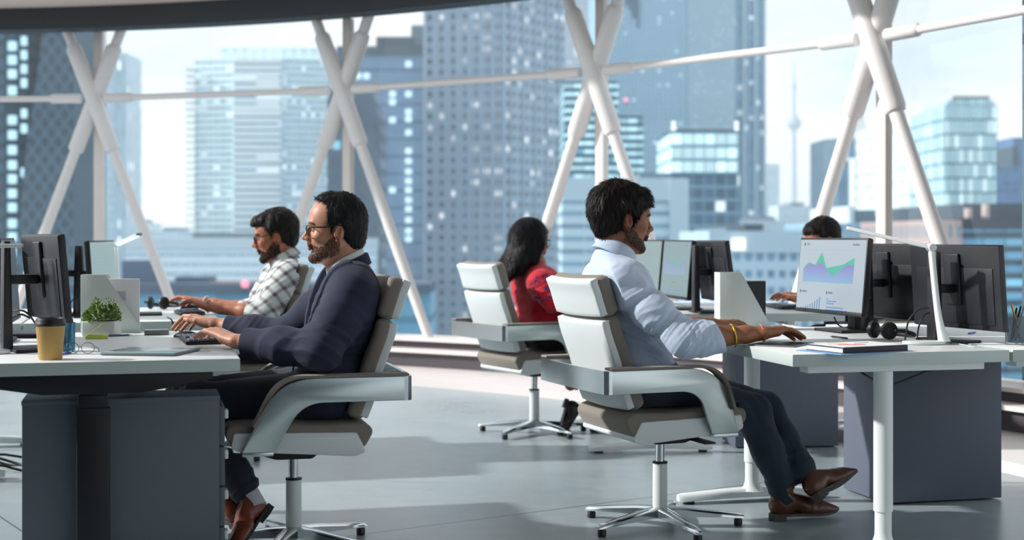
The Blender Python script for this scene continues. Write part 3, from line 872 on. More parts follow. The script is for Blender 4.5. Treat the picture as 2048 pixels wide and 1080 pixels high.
def make_desk(label, origin, rz, W, L, leg='white', fracs=((0.5, 0.12), (0.5, -0.12)), th=0.043, foot=0.34, beam=True):
    """origin: near-left corner on the floor; local x across the desk, y along it"""
    t = thing('standing_desk', label, 'desk', (origin[0], origin[1], 0), rz, 'white topped standing desks')
    bm = BM(); box(bm, (W / 2, L / 2, DZ - th / 2), (W, L, th), 0.003, 2)
    for f in bm.faces:
        if abs(f.normal.z) < 0.5: f.material_index = 1
    obj('desk_top', bm, [M['desk_top'], M['desk_edge']], t)
    lm = M['white_metal'] if leg == 'white' else M['black_metal']
    for fx, oy in fracs:
        x = W * fx; y = oy if oy > 0 else L + oy
        if leg == 'white':
            bm = BM(); lathe(bm, [(0.034, 0.17), (0.034, DZ - th - 0.028)], 28, (x, y, 0)); lg = obj('leg', bm, lm, t)
            bm = BM(); lathe(bm, [(0.056, 0.046), (0.038, 0.060), (0.0305, 0.082), (0.0295, 0.10), (0.0295, 0.172)], 28, (x, y, 0)); obj('lower_tube', bm, lm, lg)
            bm = BM()
            secs = [(-foot, 0.018, 0.012, 0.040), (-foot + 0.02, 0.032, 0.012, 0.042), (-0.12, 0.036, 0.020, 0.054), (0, 0.038, 0.022, 0.058), (0.12, 0.036, 0.020, 0.054), (foot - 0.02, 0.032, 0.012, 0.046), (foot, 0.018, 0.012, 0.040)]
            prev = None
            for dx, hw, zl, zh in secs:
                rg = [bm.verts.new((x + dx, y + a, z)) for a, z in ((-hw, zl), (-hw, zh - 0.012), (-hw * 0.6, zh), (hw * 0.6, zh), (hw, zh - 0.012), (hw, zl))]
                if prev:
                    for j in range(6): bm.faces.new((prev[j], prev[(j + 1) % 6], rg[(j + 1) % 6], rg[j]))
                else: bm.faces.new(rg)
                prev = rg
            bm.faces.new(prev); obj('foot', bm, lm, lg, 50)
            for dx in (-foot + 0.05, foot - 0.05):
                obj('glide', lathe(BM(), [(0.024, 0.0), (0.024, 0.014)], 14, (x + dx, y, 0)), M['black'], lg)
            bm = BM(); box(bm, (W / 2, y, DZ - th - 0.014), (W * 0.82, 0.07, 0.028), 0.004); obj('top_support', bm, lm, t)
        else:
            bm = BM(); box(bm, (x, y, 0.30), (0.105, 0.06, 0.57), 0.006); lg = obj('leg', bm, lm, t)
            bm = BM(); box(bm, (x, y, 0.603), (0.095, 0.052, 0.045), 0.003); box(bm, (x, y, 0.638), (0.082, 0.044, 0.04), 0.003); obj('upper_tube', bm, lm, lg)
            bm = BM(); prism(bm, [(x - 0.40, DZ - th - 0.001), (x + 0.385, DZ - th - 0.001), (x + 0.385, DZ - th - 0.026), (x + 0.16, DZ - th - 0.066), (x - 0.16, DZ - th - 0.066), (x - 0.40, DZ - th - 0.026)], 'y', y - 0.035, y + 0.035, 0.004); obj('top_support', bm, lm, t)
            bm = BM(); box(bm, (x, y, 0.0125), (0.62, 0.075, 0.025), 0.006); obj('foot', bm, lm, lg)
    if beam:
        bm = BM()
        for dx in (-0.1, 0.1): box(bm, (W / 2 + dx, L / 2, DZ - th - 0.016), (0.04, L - 0.35, 0.03), 0.003)
        obj('frame_rails', bm, lm, t)
    return t


def rot2(rz): return Vector((math.cos(rz), math.sin(rz), 0)), Vector((-math.sin(rz), math.cos(rz), 0))


R1, R2, R4 = math.radians(14.5), math.radians(13.5), math.radians(5)
v1, u1 = rot2(R1); v2, u2 = rot2(R2); v4, u4 = rot2(R4)
O1 = Vector((-1.778, 4.519, 0)); O2 = Vector((0.967, 4.90, 0)); O4 = Vector((0.395, 7.40, 0)); O6 = Vector((-2.28, 6.635, 0))
O3 = O2 + v2 * 0.852; O5 = O4 + v4 * 0.692; O7 = O6 - v1 * 0.912
make_desk('white topped desk on a black lifting leg where the man in the navy jacket types', O1, R1, 0.90, 1.46, 'black', ((0.475, 0.062), (0.475, -0.12)))
make_desk('white desk on round white legs where the man in the pale blue shirt works', O2, R2, 0.84, 1.36, fracs=((0.455, 0.075), (0.44, -0.14)))
make_desk('white desk holding the pen pot, at the right edge beyond the seam', O3, R2, 0.84, 1.50, fracs=((0.62, 0.13), (0.55, -0.05)))
make_desk('white desk where the woman in red sits', O4, R4, 0.68, 1.36, fracs=((0.52, 0.12), (0.5, -0.14)), foot=0.33)
make_desk('white desk under the hands of the hidden dark haired person', O5, R4, 0.68, 1.36, fracs=((0.62, 0.95), (0.6, -0.14)), foot=0.28)
make_desk('white desk where the man in the plaid shirt types', O6, R1, 0.90, 1.36)
make_desk('white desk beyond the black monitor at the left edge', O7, R1, 0.90, 1.36, fracs=((0.60, 0.12), (0.66, -0.14)), foot=0.28)


def pedestal(label, origin, rz, W, D, H, m, drawers_side=None, n=4, caster=False):
    t = thing('drawer_pedestal', label, 'cabinet', (origin[0], origin[1], 0), rz, 'grey pedestals under the desks')
    bm = BM(); box(bm, (W / 2, D / 2, H / 2 + 0.004), (W, D, H - 0.008), 0.003); obj('body', bm, m, t)
    bm = BM(); box(bm, (W / 2, D / 2, H - 0.002), (W + 0.004, D + 0.004, 0.016), 0.003); obj('top_panel', bm, m, t)
    if caster:
        bm = BM(); lathe(bm, [(0.022, -0.012), (0.026, -0.008), (0.026, 0.008), (0.022, 0.012)], 20); bm.transform(Matrix.Translation((-0.012, 0.05, 0.027)) @ Matrix.Rotation(math.pi / 2, 4, 'X')); obj('caster', bm, M['black'], t)
    if drawers_side:
        x = W + 0.009
        for k in range(n):
            hh = (H - 0.05) / n
            bm = BM(); box(bm, (x, D / 2, 0.02 + hh * (k + 0.5)), (0.018, D - 0.01, hh - 0.006), 0.002); dr = obj('drawer', bm, m, t)
            bm = BM(); box(bm, (x + 0.014, D * 0.16, 0.02 + hh * (k + 0.78)), (0.014, 0.05, 0.03), 0.003); obj('handle', bm, M['white_metal'], dr)
    return t


o = O1 + v1 * 0.2 + u1 * 0.112
pedestal('dark slate drawer pedestal behind the black lifting leg, its drawers towards the navy jacket man', o, R1, 0.638, 0.22, 0.60, M['ped'], True)
pedestal('grey lilac pedestal standing in front of the round white leg at the right', (1.59, 6.06), math.radians(14), 0.56, 0.38, 0.62, M['ped_lilac'])
pedestal('slate pedestal under the rear desk behind the blue shirt man\'s knees', O4 + v4 * 0.83 + u4 * 0.2, R4, 0.57, 0.30, 0.62, M['ped_lilac'])


# ================================================================= monitors
def screen_mat(name, kind):
    s = NT(name)
    s.set(Base_Color=(0.01, 0.01, 0.012), Roughness=0.28)
    s.b.inputs['Emission Strength'].default_value = 1.0
    if kind == 'off': s.b.inputs['Emission Strength'].default_value = 0.0; return s.m
    ox = s.objxyz()
    Yc, Z = ox[1], ox[2]          # panel local: y from left to right as seen, z up; metres, centred
    c = None
    def rect(y0, y1, z0, z1): return s.ma('MULTIPLY', s.band(Yc, y0, y1), s.band(Z, z0, z1))
    base = lin((196, 212, 222)) if kind == 'chart' else (lin((150, 176, 176)) if kind == 'plain' else lin((142, 172, 176)))
    col = base
    if kind in ('chart', 'dim'):
        k = 1.0 if kind == 'chart' else 0.55
        def shade(cc): return tuple(k * a + (1 - k) * b for a, b in zip(lin(cc), base))
        # mountain: piecewise linear heights via nested max of tents
        def pl(pts):
            rp = s.node('ShaderNodeFloatCurve')
            cur = rp.mapping.curves[0]
            while len(cur.points) > 2: cur.points.remove(cur.points[1])
            cur.points[0].location = (0, pts[0][1]); cur.points[1].location = (1, pts[-1][1])
            for x, y in pts[1:-1]: cur.points.new(x, y)
            for p in cur.points: p.handle_type = 'VECTOR'
            rp.mapping.update()
            s.put(s.ma('DIVIDE', s.ma('ADD', Yc, 0.22), 0.40), rp.inputs['Value'])
            return s.ma('ADD', s.ma('MULTIPLY', rp.outputs[0], 0.13), -0.03)
        inx = s.band(Yc, -0.22, 0.18); above = s.ma('GREATER_THAN', Z, -0.03)
        g = pl([(0, 0.45), (0.1, 0.66), (0.24, 0.58), (0.36, 1.0), (0.47, 0.48), (0.8, 0.62), (1, 0.84)])
        p = pl([(0, 0.40), (0.1, 0.62), (0.24, 0.55), (0.36, 0.66), (0.6, 0.22), (0.86, 0.62), (1, 0.58)])
        inn = s.ma('MULTIPLY', inx, above)
        col = s.mix(s.ma('MULTIPLY', inn, s.ma('LESS_THAN', Z, g)), base, shade((76, 204, 170)))
        fade = s.ma('MULTIPLY_ADD', Z, 1 / 0.09, 0.33)
        nd = s.node('ShaderNodeClamp'); s.put(fade, nd.inputs[0])
        ramp = s.mix(nd.outputs[0], shade((150, 196, 232)), shade((150, 130, 212)))
        col = s.mix(s.ma('MULTIPLY', inn, s.ma('LESS_THAN', Z, p)), col, ramp)
        # grey headline strip, section captions, small bars and text lines
        strips = [(-0.225, -0.215, 0.128, 0.14, (60, 72, 84)), (-0.205, -0.18, 0.132, 0.137, (120, 134, 144)), (0.16, 0.21, 0.130, 0.137, (130, 144, 152)),
                  (-0.235, -0.227, -0.078, -0.066, (50, 60, 72)), (-0.220, -0.18, -0.075, -0.069, (110, 122, 134)), (-0.02, -0.012, -0.078, -0.066, (50, 60, 72)), (-0.005, 0.03, -0.075, -0.069, (110, 122, 134))]
        for i, h in enumerate([0.006, 0.008, 0.012, 0.016, 0.021, 0.028, 0.036, 0.045, 0.056]):
            y = -0.22 + i * 0.0185; strips.append((y, y + 0.008, -0.148, -0.148 + h, (96, 150, 208)))
        for z, y1 in ((-0.098, 0.0), (-0.108, 0.065), (-0.118, 0.045), (-0.134, 0.12), (-0.145, 0.155)): strips.append((-0.015, y1, z - 0.0022, z + 0.0022, (96, 158, 220)))
        for y0, y1, z0, z1, cc in strips: col = s.mix(rect(y0, y1, z0, z1), col, shade(cc))
        lines = s.ma('MULTIPLY', inx, s.band(Z, 0.055, 0.115))
        wv = s.ma('LESS_THAN', s.ma('ABSOLUTE', s.ma('SUBTRACT', s.ma('FRACT', s.ma('DIVIDE', Z, 0.02)), 0.5)), 0.04)
        col = s.mix(s.ma('MULTIPLY', s.ma('MULTIPLY', lines, wv), 0.25), col, shade((150, 166, 178)))
    else:
        wv = s.ma('LESS_THAN', s.ma('FRACT', s.ma('DIVIDE', Z, 0.018)), 0.3)
        rowsm = s.ma('MULTIPLY', s.ma('MULTIPLY', wv, s.band(Z, -0.1, 0.09)), s.band(Yc, -0.2, 0.16))
        nz_ = s.noise(60, 1, mapscale=(1, 1, 0.3))
        col = s.mix(s.ma('MULTIPLY', rowsm, s.ma('MULTIPLY', nz_, 0.35)), base, lin((110, 146, 156)))
    s.put(col, s.b.inputs['Emission Color'])
    s.b.inputs['Emission Strength'].default_value = {'chart': 0.72, 'dim': 0.62, 'plain': 0.66}[kind]
    return s.m


SCR = {}


def make_monitor(label, x, y, rz, kind='off', tilt=6.0, zb=0.055, back_reach=0.07, w=0.53, h=0.325, group='black desktop monitors', base_r=(0.22, 0.14)):
    """x,y: centre of the panel on plan; the screen faces local +x"""
    t = thing('monitor', label, 'monitor', (x, y, DZ), rz, group)
    Mx = Matrix.Translation((0, 0, zb + h / 2)) @ Matrix.Rotation(math.radians(-tilt), 4, 'Y')
    bm = BM()
    prism(bm, [(-0.016, -h / 2 + 0.004), (-0.016, h / 2 - 0.004), (-0.002, h / 2), (0.010, h / 2), (0.010, -h / 2), (-0.002, -h / 2)], 'y', -w / 2, w / 2, 0.002, 2)
    box(bm, (-0.017, 0, -h * 0.10), (0.006, w * 0.86, h * 0.66), 0.0025, 2)
    box(bm, (-0.022, 0, 0.03), (0.014, 0.09, 0.20), 0.006, 3)
    bm.transform(Mx); obj('casing', bm, M['dark_mon'], t, 40)
    if kind not in SCR: SCR[kind] = screen_mat('screen_' + kind, kind)
    bm = BM(); box(bm, (0, 0, 0.004), (0.003, w - 0.014, h - 0.026), 0)
    sc = obj('screen', bm, SCR[kind], t, smooth=False); sc.matrix_local = Mx @ Matrix.Translation((0.0105, 0, 0))
    bm = BM(); box(bm, (0.0112, 0, -h / 2 + 0.008), (0.004, w - 0.004, 0.014), 0.001); bm.transform(Mx); obj('chin', bm, M['black'], t)
    bm = BM(); box(bm, (-back_reach / 2 - 0.03, 0, zb + h * 0.48), (back_reach, 0.05, 0.035), 0.006); obj('arm', bm, M['black'], t)
    bm = BM(); prism(bm, [(-back_reach - 0.055, 0.0), (-back_reach - 0.020, 0.0), (-back_reach - 0.030, zb + h * 0.92), (-back_reach - 0.052, zb + h * 0.92)], 'y', -0.028, 0.028, 0.004); obj('stand', bm, M['dark_mon'], t)
    bm = BM(); box(bm, (-back_reach * 0.5 - 0.01, 0, 0.006), (base_r[1], base_r[0], 0.012), 0.004); obj('base', bm, M['black'], t)
    return t


make_monitor('monitor showing the coloured area chart, on the desk before the blue shirt man', 1.363, 6.05, math.radians(199), 'chart', 5, 0.075)
make_monitor('black monitor seen from behind between the chart screen and the white desk lamp', 1.63, 6.16, math.radians(20.5), 'off', 4, 0.05)
make_monitor('black monitor seen from behind, right of the white desk lamp column', 1.727, 5.51, math.radians(20.8), 'off', 4, 0.05)
make_monitor('pale screen with a faint chart on the rear desk, facing the woman in red', 0.915, 7.88, math.radians(190), 'dim', 5, 0.06)
make_monitor('pale screen on the rear desk beside the blue shirt man\'s chin', 0.80, 8.45, math.radians(194), 'plain', 5, 0.06)
make_monitor('black monitor seen from behind beside the white file holder at the right', 1.08, 7.55, math.radians(10), 'off', 8, 0.06)
make_monitor('black monitor seen from behind above the paper cup at the left', -1.67, 5.10, math.radians(32), 'off', 5, 0.107, 0.10, h=0.308)
make_monitor('black monitor half hidden behind the tall monitor stand at the left edge', -1.95, 5.50, math.radians(14), 'off', 4, 0.075)
make_monitor('pale screen lit along its top by the glowing lamp on the rear left desk', -2.075, 7.2, math.radians(3), 'plain', 4, 0.06)
make_monitor('black monitor seen edge on above the white file holder at the left', -2.34, 7.28, math.radians(192), 'off', 4, 0.06)
# ================================================================= things on the desks
def slab_px(bm, corners, z0, z1, bev=0.0, mi=0):
    """a flat slab whose top outline is given by pixel corners lying on the plane z1"""
    pts = [onz(x, y, z1) for x, y in corners]
    prism(bm, [(p.x, p.y) for p in pts], 'z', z0, z1, bev, 2, mi)
    return sum(pts, Vector()) / len(pts)


def recenter(bm, c):
    bmesh.ops.translate(bm, vec=(-c.x, -c.y, 0), verts=bm.verts)
    return bm


def slab_rect(corners, z):
    """the rectangle that best fits four pixel corners on plane z: centre, size, angle (first edge = length)"""
    P = [onz(x, y, z) for x, y in corners]
    c = sum(P, Vector()) / 4
    a = ((P[1] - P[0]) + (P[2] - P[3])) / 2; b = ((P[3] - P[0]) + (P[2] - P[1])) / 2
    return c, a.length, b.length, math.atan2(a.y, a.x)


M['kraft'] = mat('cup_kraft', (188, 152, 88), 0.6, var=0.04)
M['lid'] = mat('cup_lid_black', (30, 29, 32), 0.42)
M['teal_screen'] = mat('tablet_glass', (128, 170, 174), 0.2)
M['grey_case'] = mat('grey_case', (120, 126, 132), 0.45)
M['alu'] = mat('keyboard_aluminium', (150, 158, 162), 0.38, 0.6)
M['key'] = mat('key_caps', (96, 104, 124), 0.55)
M['yellow'] = mat('sticky_yellow', (226, 226, 60), 0.7); M['lime'] = mat('sticky_lime', (196, 216, 100), 0.7)
M['purple'] = mat('pencil_purple', (92, 86, 168), 0.5); M['pen_blue'] = mat('pen_blue', (56, 84, 190), 0.4); M['pencil_yellow'] = mat('pencil_yellow', (228, 184, 48), 0.5)
M['wood'] = mat('pencil_wood', (206, 170, 126), 0.7)
M['paper'] = mat('paper_white', (234, 236, 238), 0.8); M['paper_blue'] = mat('paper_blue', (120, 170, 220), 0.8)
M['red_ink'] = mat('print_orange_red', (226, 96, 66), 0.8); M['yellow_ink'] = mat('print_yellow', (238, 200, 84), 0.8); M['teal_ink'] = mat('print_teal', (76, 150, 160), 0.8)
M['cover'] = mat('notebook_cover', (46, 42, 52), 0.6)
M['pot'] = mat('pot_white', (214, 220, 214), 0.5)
M['soil'] = mat('soil', (50, 40, 32), 0.95)
M['holder'] = mat('file_holder_white', (206, 216, 212), 0.5)
M['folder_dark'] = mat('folder_charcoal', (42, 48, 54), 0.6)
M['lamp_white'] = mat('lamp_white', (226, 232, 232), 0.3)
M['cable'] = mat('cable_black', (22, 23, 26), 0.5); M['cable_white'] = mat('cable_white', (220, 224, 226), 0.5)
M['rubber'] = mat('ear_pad_black', (22, 22, 25), 0.6)
M['silver'] = mat('silver_plastic', (176, 182, 188), 0.3, 0.5)


def clear_mat(name, c, rough=0.05, tr=0.85):
    s = NT(name); s.set(Base_Color=lin(c), Roughness=rough, IOR=1.2); s.b.inputs['Transmission Weight'].default_value = tr
    return s.m


def leaf_mat():
    s = NT('leaf_green')
    o = s.node('ShaderNodeObjectInfo'); g = s.node('ShaderNodeNewGeometry')
    s.put(s.mix(g.outputs['Random Per Island'], lin((58, 98, 40)), lin((168, 196, 108))), s.b.inputs['Base Color']); s.set(Roughness=0.5)
    return s.m


# --- left desk
p = onz(101, 719, DZ)
t = thing('coffee_cup', 'tan paper coffee cup with black lid at the front of the left desk', 'cup', p)
obj('cup_body', lathe(BM(), [(0.036, 0.0), (0.0375, 0.002), (0.047, 0.118), (0.0485, 0.120), (0.047, 0.122)], 36), M['kraft'], t, 40)
obj('lid', lathe(BM(), [(0.0500, 0.112), (0.0505, 0.120), (0.0490, 0.1225), (0.0480, 0.130), (0.0455, 0.1365), (0.0430, 0.137), (0.0415, 0.1325), (0.0, 0.1325)], 36, capt=False), M['lid'], t, 40)

p = onz(134, 702, DZ)
t = thing('pen_pot', 'blue translucent pen pot behind the paper cup', 'pen pot', p)
obj('pot_wall', lathe(BM(), [(0.027, 0.0), (0.028, 0.003), (0.029, 0.102), (0.0275, 0.102), (0.0262, 0.004), (0.0, 0.004)], 28, capt=False), clear_mat('blue_acrylic', (150, 208, 236)), t, 40)


def make_pen(label, a, b, m, r=0.0038, tip=None, name='pen', cat='pen', group=None):
    a, b = Vector(a), Vector(b); d = (b - a).normalized()
    t = thing(name, label, cat, a, 0, group)
    L = (b - a).length
    bm = BM(); tube(bm, [d * 0.012, d * 0.016, d * (L - 0.006), d * L], [r * 0.7, r, r, r * 0.7], 10); obj('barrel', bm, m, t, 40)
    bm = BM(); tube(bm, [Vector((0, 0, 0)), d * 0.013], [0.0006, r * 0.75], 10); obj('tip', bm, tip or M['black'], t, 40)
    return t


z0 = DZ + 0.007
for dx, dy, ex, ey, h, m_, lab in ((-0.006, 0.004, -0.020, 0.006, 0.135, 'black', 'black pen leaning back in the blue pen pot'), (0.006, -0.006, 0.018, -0.010, 0.120, 'pen_blue', 'blue pen leaning forward in the blue pen pot'),
                                 (0.000, 0.008, 0.004, 0.020, 0.142, 'silver', 'silver pen standing tallest in the blue pen pot'), (-0.010, -0.004, -0.014, -0.016, 0.128, 'cable_white', 'white pen leaning towards the paper cup')):
    make_pen(lab, p + Vector((dx, dy, 0.010)), p + Vector((ex, ey, h)), M[m_], group='pens in the blue pot')
make_pen('blue pen lying flat beside the blue pen pot', onz(119, 709, DZ + 0.0045), onz(142, 705, DZ + 0.0045), M['pen_blue'])

c = onz(160, 709, DZ)
t = thing('eyeglasses', 'thin framed eyeglasses folded down on the left desk', 'glasses', c, math.radians(8))
bm = BM()
for s in (-1, 1):
    tube(bm, [Vector((s * 0.026 + 0.022 * math.cos(a), 0.004 * abs(math.cos(a)), 0.022 + 0.019 * math.sin(a))) for a in [2 * math.pi * k / 22 for k in range(22)]], 0.0011, 6, closed=True)
tube(bm, [Vector((-0.005, 0.002, 0.026)), Vector((0, 0, 0.028)), Vector((0.005, 0.002, 0.026))], 0.0011, 6)
obj('rims', bm, M['black'], t, 60)
for s in (-1, 1):
    bm = BM(); tube(bm, spline([(s * 0.048, 0.002, 0.027), (s * 0.050, 0.05, 0.020), (s * 0.048, 0.10, 0.010), (s * 0.044, 0.13, 0.0015)], 14), 0.0012, 6); obj('temple', bm, M['black'], t, 60)

cc, a_, b_, rz_ = slab_rect([(213, 704), (364, 706), (386, 695), (246, 693)], DZ + 0.012)
t = thing('tablet', 'grey tablet with teal glass lying near the front edge of the left desk', 'tablet', (cc.x, cc.y, DZ), rz_)
bm = BM(); box(bm, (0, 0, 0.0055), (a_, b_, 0.009), 0.004, 3); obj('case', bm, M['grey_case'], t)
bm = BM(); box(bm, (0, 0, 0.0105), (a_ - 0.008, b_ - 0.008, 0.0016), 0.0006); obj('glass', bm, M['teal_screen'], t)

t = thing('charging_cable', 'thin white cable curling out from under the tablet', 'cable', onz(400, 698, DZ))
o = onz(400, 698, DZ)
bm = BM(); tube(bm, spline([onz(x, y, DZ + 0.0025) - o for x, y in ((384, 697), (400, 694), (418, 697), (420, 702), (404, 703), (392, 700), (402, 697), (414, 699))], 48), 0.0016, 6); obj('lead', bm, M['cable_white'], t, 60)

o = onz(194, 677, DZ)
t = thing('sticky_notes', 'pad of yellow sticky notes with its top note lifted', 'sticky notes', o, R1)
bm = BM(); box(bm, (0, 0, 0.006), (0.085, 0.072, 0.012), 0.001); obj('pad', bm, M['lime'], t)
bm = BM(); box(bm, (0.0, 0, 0.0128), (0.084, 0.071, 0.0012)); obj('top_sheet', bm, M['yellow'], t)
bm = BM(); box(bm, (0.035, 0, 0.0), (0.070, 0.070, 0.0012)); bm.transform(Matrix.Translation((-0.036, 0, 0.014)) @ Matrix.Rotation(math.radians(-38), 4, 'Y')); obj('lifted_note', bm, M['yellow'], t)
make_pen('purple pencil lying beside the sticky notes', onz(264, 669.5, DZ + 0.0045), onz(214, 671.5, DZ + 0.0045), M['purple'], 0.0042, M['wood'], 'pencil', 'pencil')

cc, a_, b_, rz_ = onz(313, 669, DZ), 0.098, 0.075, R1
t = thing('notebook', 'small grey notebook left of the navy jacket man\'s keyboard', 'notebook', (cc.x, cc.y, DZ), rz_)
bm = BM(); box(bm, (0, 0, 0.011), (a_, b_, 0.019), 0.002); obj('cover', bm, M['grey_case'], t)
bm = BM(); box(bm, (0.002, 0, 0.011), (a_, b_ - 0.006, 0.014)); obj('pages', bm, M['paper'], t)


def make_keyboard(label, c, rz, L=0.42, W=0.128, h=0.020):
    """local x along its length"""
    t = thing('keyboard', label, 'keyboard', (c.x, c.y, DZ), rz)
    bm = BM(); prism(bm, [(-W / 2, 0.001), (-W / 2, h), (W / 2, h - 0.006), (W / 2, 0.001)], 'x', -L / 2, L / 2, 0.002, 2); obj('case', bm, M['black'], t)
    bm = BM(); box(bm, (0, -W / 2 - 0.002, h / 2), (L - 0.004, 0.004, h - 0.002), 0.001); obj('rim', bm, M['alu'], t)
    bm = BM()
    nx, ny = 21, 6
    for i in range(nx):
        for j in range(ny):
            if j == 5 and 4 < i < 11: continue
            x = -L / 2 + 0.012 + (L - 0.024) * (i + 0.5) / nx; y = -W / 2 + 0.010 + (W - 0.020) * (j + 0.5) / ny
            box(bm, (x, y, h + 0.0015 - 0.006 * (y / W + 0.5)), ((L - 0.024) / nx - 0.003, (W - 0.02) / ny - 0.003, 0.007), 0.0012, 1)
    obj('keys', bm, M['key'], t, 30)
    return t


a_ = onz(371, 680, DZ + 0.02); d_ = Vector((-0.30, 0.954, 0)); e_ = Vector((0.954, 0.30, 0))
c = a_ + d_ * 0.185 + e_ * 0.066
make_keyboard('black keyboard with an aluminium rim under the navy jacket man\'s hands', c, math.atan2(d_.y, d_.x), 0.36)


def make_mouse(label, p, rz):
    t = thing('computer_mouse', label, 'mouse', p, rz)
    F_ = BM(); bmesh.ops.create_uvsphere(F_, u_segments=20, v_segments=12, radius=1.0)
    for v in F_.verts: v.co = Vector((v.co.x * 0.055, v.co.y * 0.031 * (1 - 0.12 * v.co.x), max(0.0, v.co.z) * 0.024 * (1 - 0.15 * v.co.x) + 0.001))
    obj('shell', F_, M['black'], t, 40)
    bm = BM(); lathe(bm, [(0.006, -0.002), (0.0065, 0.0), (0.006, 0.002)], 14); bm.transform(Matrix.Translation((0.026, 0, 0.020)) @ Matrix.Rotation(math.pi / 2, 4, 'X')); obj('wheel', bm, M['grey_case'], t)


make_mouse('black mouse under the navy jacket man\'s far hand', Vector((-1.315, 5.735, DZ)), math.radians(165))

# laptop at the far left
o = Vector((-2.00, 5.80, DZ))
t = thing('laptop', 'open laptop leaning its screen back at the left edge', 'laptop', o, math.radians(10))
bm = BM(); box(bm, (0.02, 0.0, 0.008), (0.20, 0.26, 0.014), 0.003); obj('base', bm, M['black'], t)
bm = BM(); box(bm, (0.03, 0.0, 0.0157), (0.12, 0.23, 0.002)); obj('keys', bm, M['key'], t)
Mx = Matrix.Translation((-0.08, 0.0, 0.015)) @ Matrix.Rotation(math.radians(-26), 4, 'Y')
bm = BM(); box(bm, (0, 0, 0.10), (0.007, 0.26, 0.20), 0.002); bm.transform(Mx); lid_ = obj('lid', bm, M['silver'], t)
bm = BM(); box(bm, (0.0042, 0, 0.102), (0.001, 0.245, 0.18)); bm.transform(Mx); obj('screen', bm, mat('laptop_screen', (96, 140, 150), 0.15), lid_)

# plant
o = onz(203, 671.5, DZ)
t = thing('potted_plant', 'small bushy green plant in a white pot on the left desk', 'plant', o)
bm = BM(); box(bm, (0, 0, 0.031), (0.135, 0.10, 0.062), 0.006, 3); obj('pot', bm, M['pot'], t)
bm = BM(); box(bm, (0, 0, 0.0625), (0.12, 0.088, 0.003)); obj('soil', bm, M['soil'], t)
rng = random.Random(4)
bm = BM()
for k in range(950):
    a = rng.uniform(0, 2 * math.pi); e = math.acos(rng.uniform(-0.15, 1)); r_ = rng.uniform(0.45, 1.0) ** 0.5
    c = Vector((0.074 * r_ * math.sin(e) * math.cos(a), 0.058 * r_ * math.sin(e) * math.sin(a), 0.070 + 0.078 * r_ * math.cos(e) * (0.8 + 0.35 * math.sin(a * 3 + 1))))
    d = (c - Vector((0, 0, 0.05))).normalized() + Vector((rng.uniform(-.6, .6), rng.uniform(-.6, .6), rng.uniform(-.2, .6))); d.normalize()
    s = d.orthogonal().normalized(); s = (Matrix.Rotation(rng.uniform(0, 6.28), 3, d) @ s)
    n_ = d.cross(s); L = rng.uniform(0.008, 0.0145); w_ = L * 0.42
    v = [bm.verts.new(c), bm.verts.new(c + d * L * 0.5 + s * w_ + n_ * 0.001), bm.verts.new(c + d * L - n_ * 0.002), bm.verts.new(c + d * L * 0.5 - s * w_ + n_ * 0.001), bm.verts.new(c + d * L * 0.5 - n_ * 0.0015)]
    bm.faces.new((v[0], v[1], v[4])); bm.faces.new((v[1], v[2], v[4])); bm.faces.new((v[2], v[3], v[4])); bm.faces.new((v[3], v[0], v[4]))
obj('foliage', bm, leaf_mat(), t, None)
bm = BM()
for k in range(14):
    a = k * 2.4; tube(bm, [Vector((0.012 * math.cos(a), 0.01 * math.sin(a), 0.06)), Vector((0.045 * math.cos(a), 0.035 * math.sin(a), 0.115))], 0.0015, 5)
obj('stems', bm, mat('stem_green', (70, 96, 48), 0.7), t, 60)


def file_holder(label, o, rz, W=0.245, D=0.09, H=0.245):
    t = thing('file_holder', label, 'file holder', o, rz, 'white file holders')
    side = [(0, 0), (W, 0), (W, 0.02), (W * 0.42, H), (0, H)]
    for y in (0.0, D - 0.004): bm = BM(); prism(bm, side, 'y', y, y + 0.004, 0.0008); obj('side_panel', bm, M['holder'], t)
    bm = BM(); box(bm, (0.002, D / 2, H / 2), (0.004, D - 0.008, H), 0.0006); obj('spine', bm, M['holder'], t)
    bm = BM(); box(bm, (W / 2, D / 2, 0.002), (W - 0.008, D - 0.008, 0.004)); obj('floor_panel', bm, M['holder'], t)
    return t


hL = at(161, 560, 5.955); hL.z = DZ
file_holder('white slant cut file holder behind the small plant', hL, math.radians(8))
t = thing('document_folder', 'pale printed document folder standing in the left file holder', 'folder', hL, math.radians(8))
bm = BM(); box(bm, (0.125, 0.045, 0.116), (0.222, 0.014, 0.222), 0.002); obj('sleeve', bm, M['paper'], t)
bm = BM(); box(bm, (0.155, 0.0372, 0.155), (0.05, 0.0012, 0.04)); obj('printed_mark', bm, mat('print_grey', (196, 200, 206), 0.8), t)
hR = at(1440, 560, 6.14); hR.z = DZ
file_holder('white slant cut file holder in front of the rear right monitors', hR, math.radians(6), 0.225, 0.10, 0.25)
t = thing('document_folder', 'charcoal document folder standing in the right file holder', 'folder', hR, math.radians(6))
bm = BM(); box(bm, (0.115, 0.052, 0.108), (0.20, 0.020, 0.205), 0.002); obj('sleeve', bm, M['folder_dark'], t)
bm = BM(); box(bm, (0.116, 0.052, 0.112), (0.198, 0.014, 0.206)); obj('pages', bm, M['paper'], t)


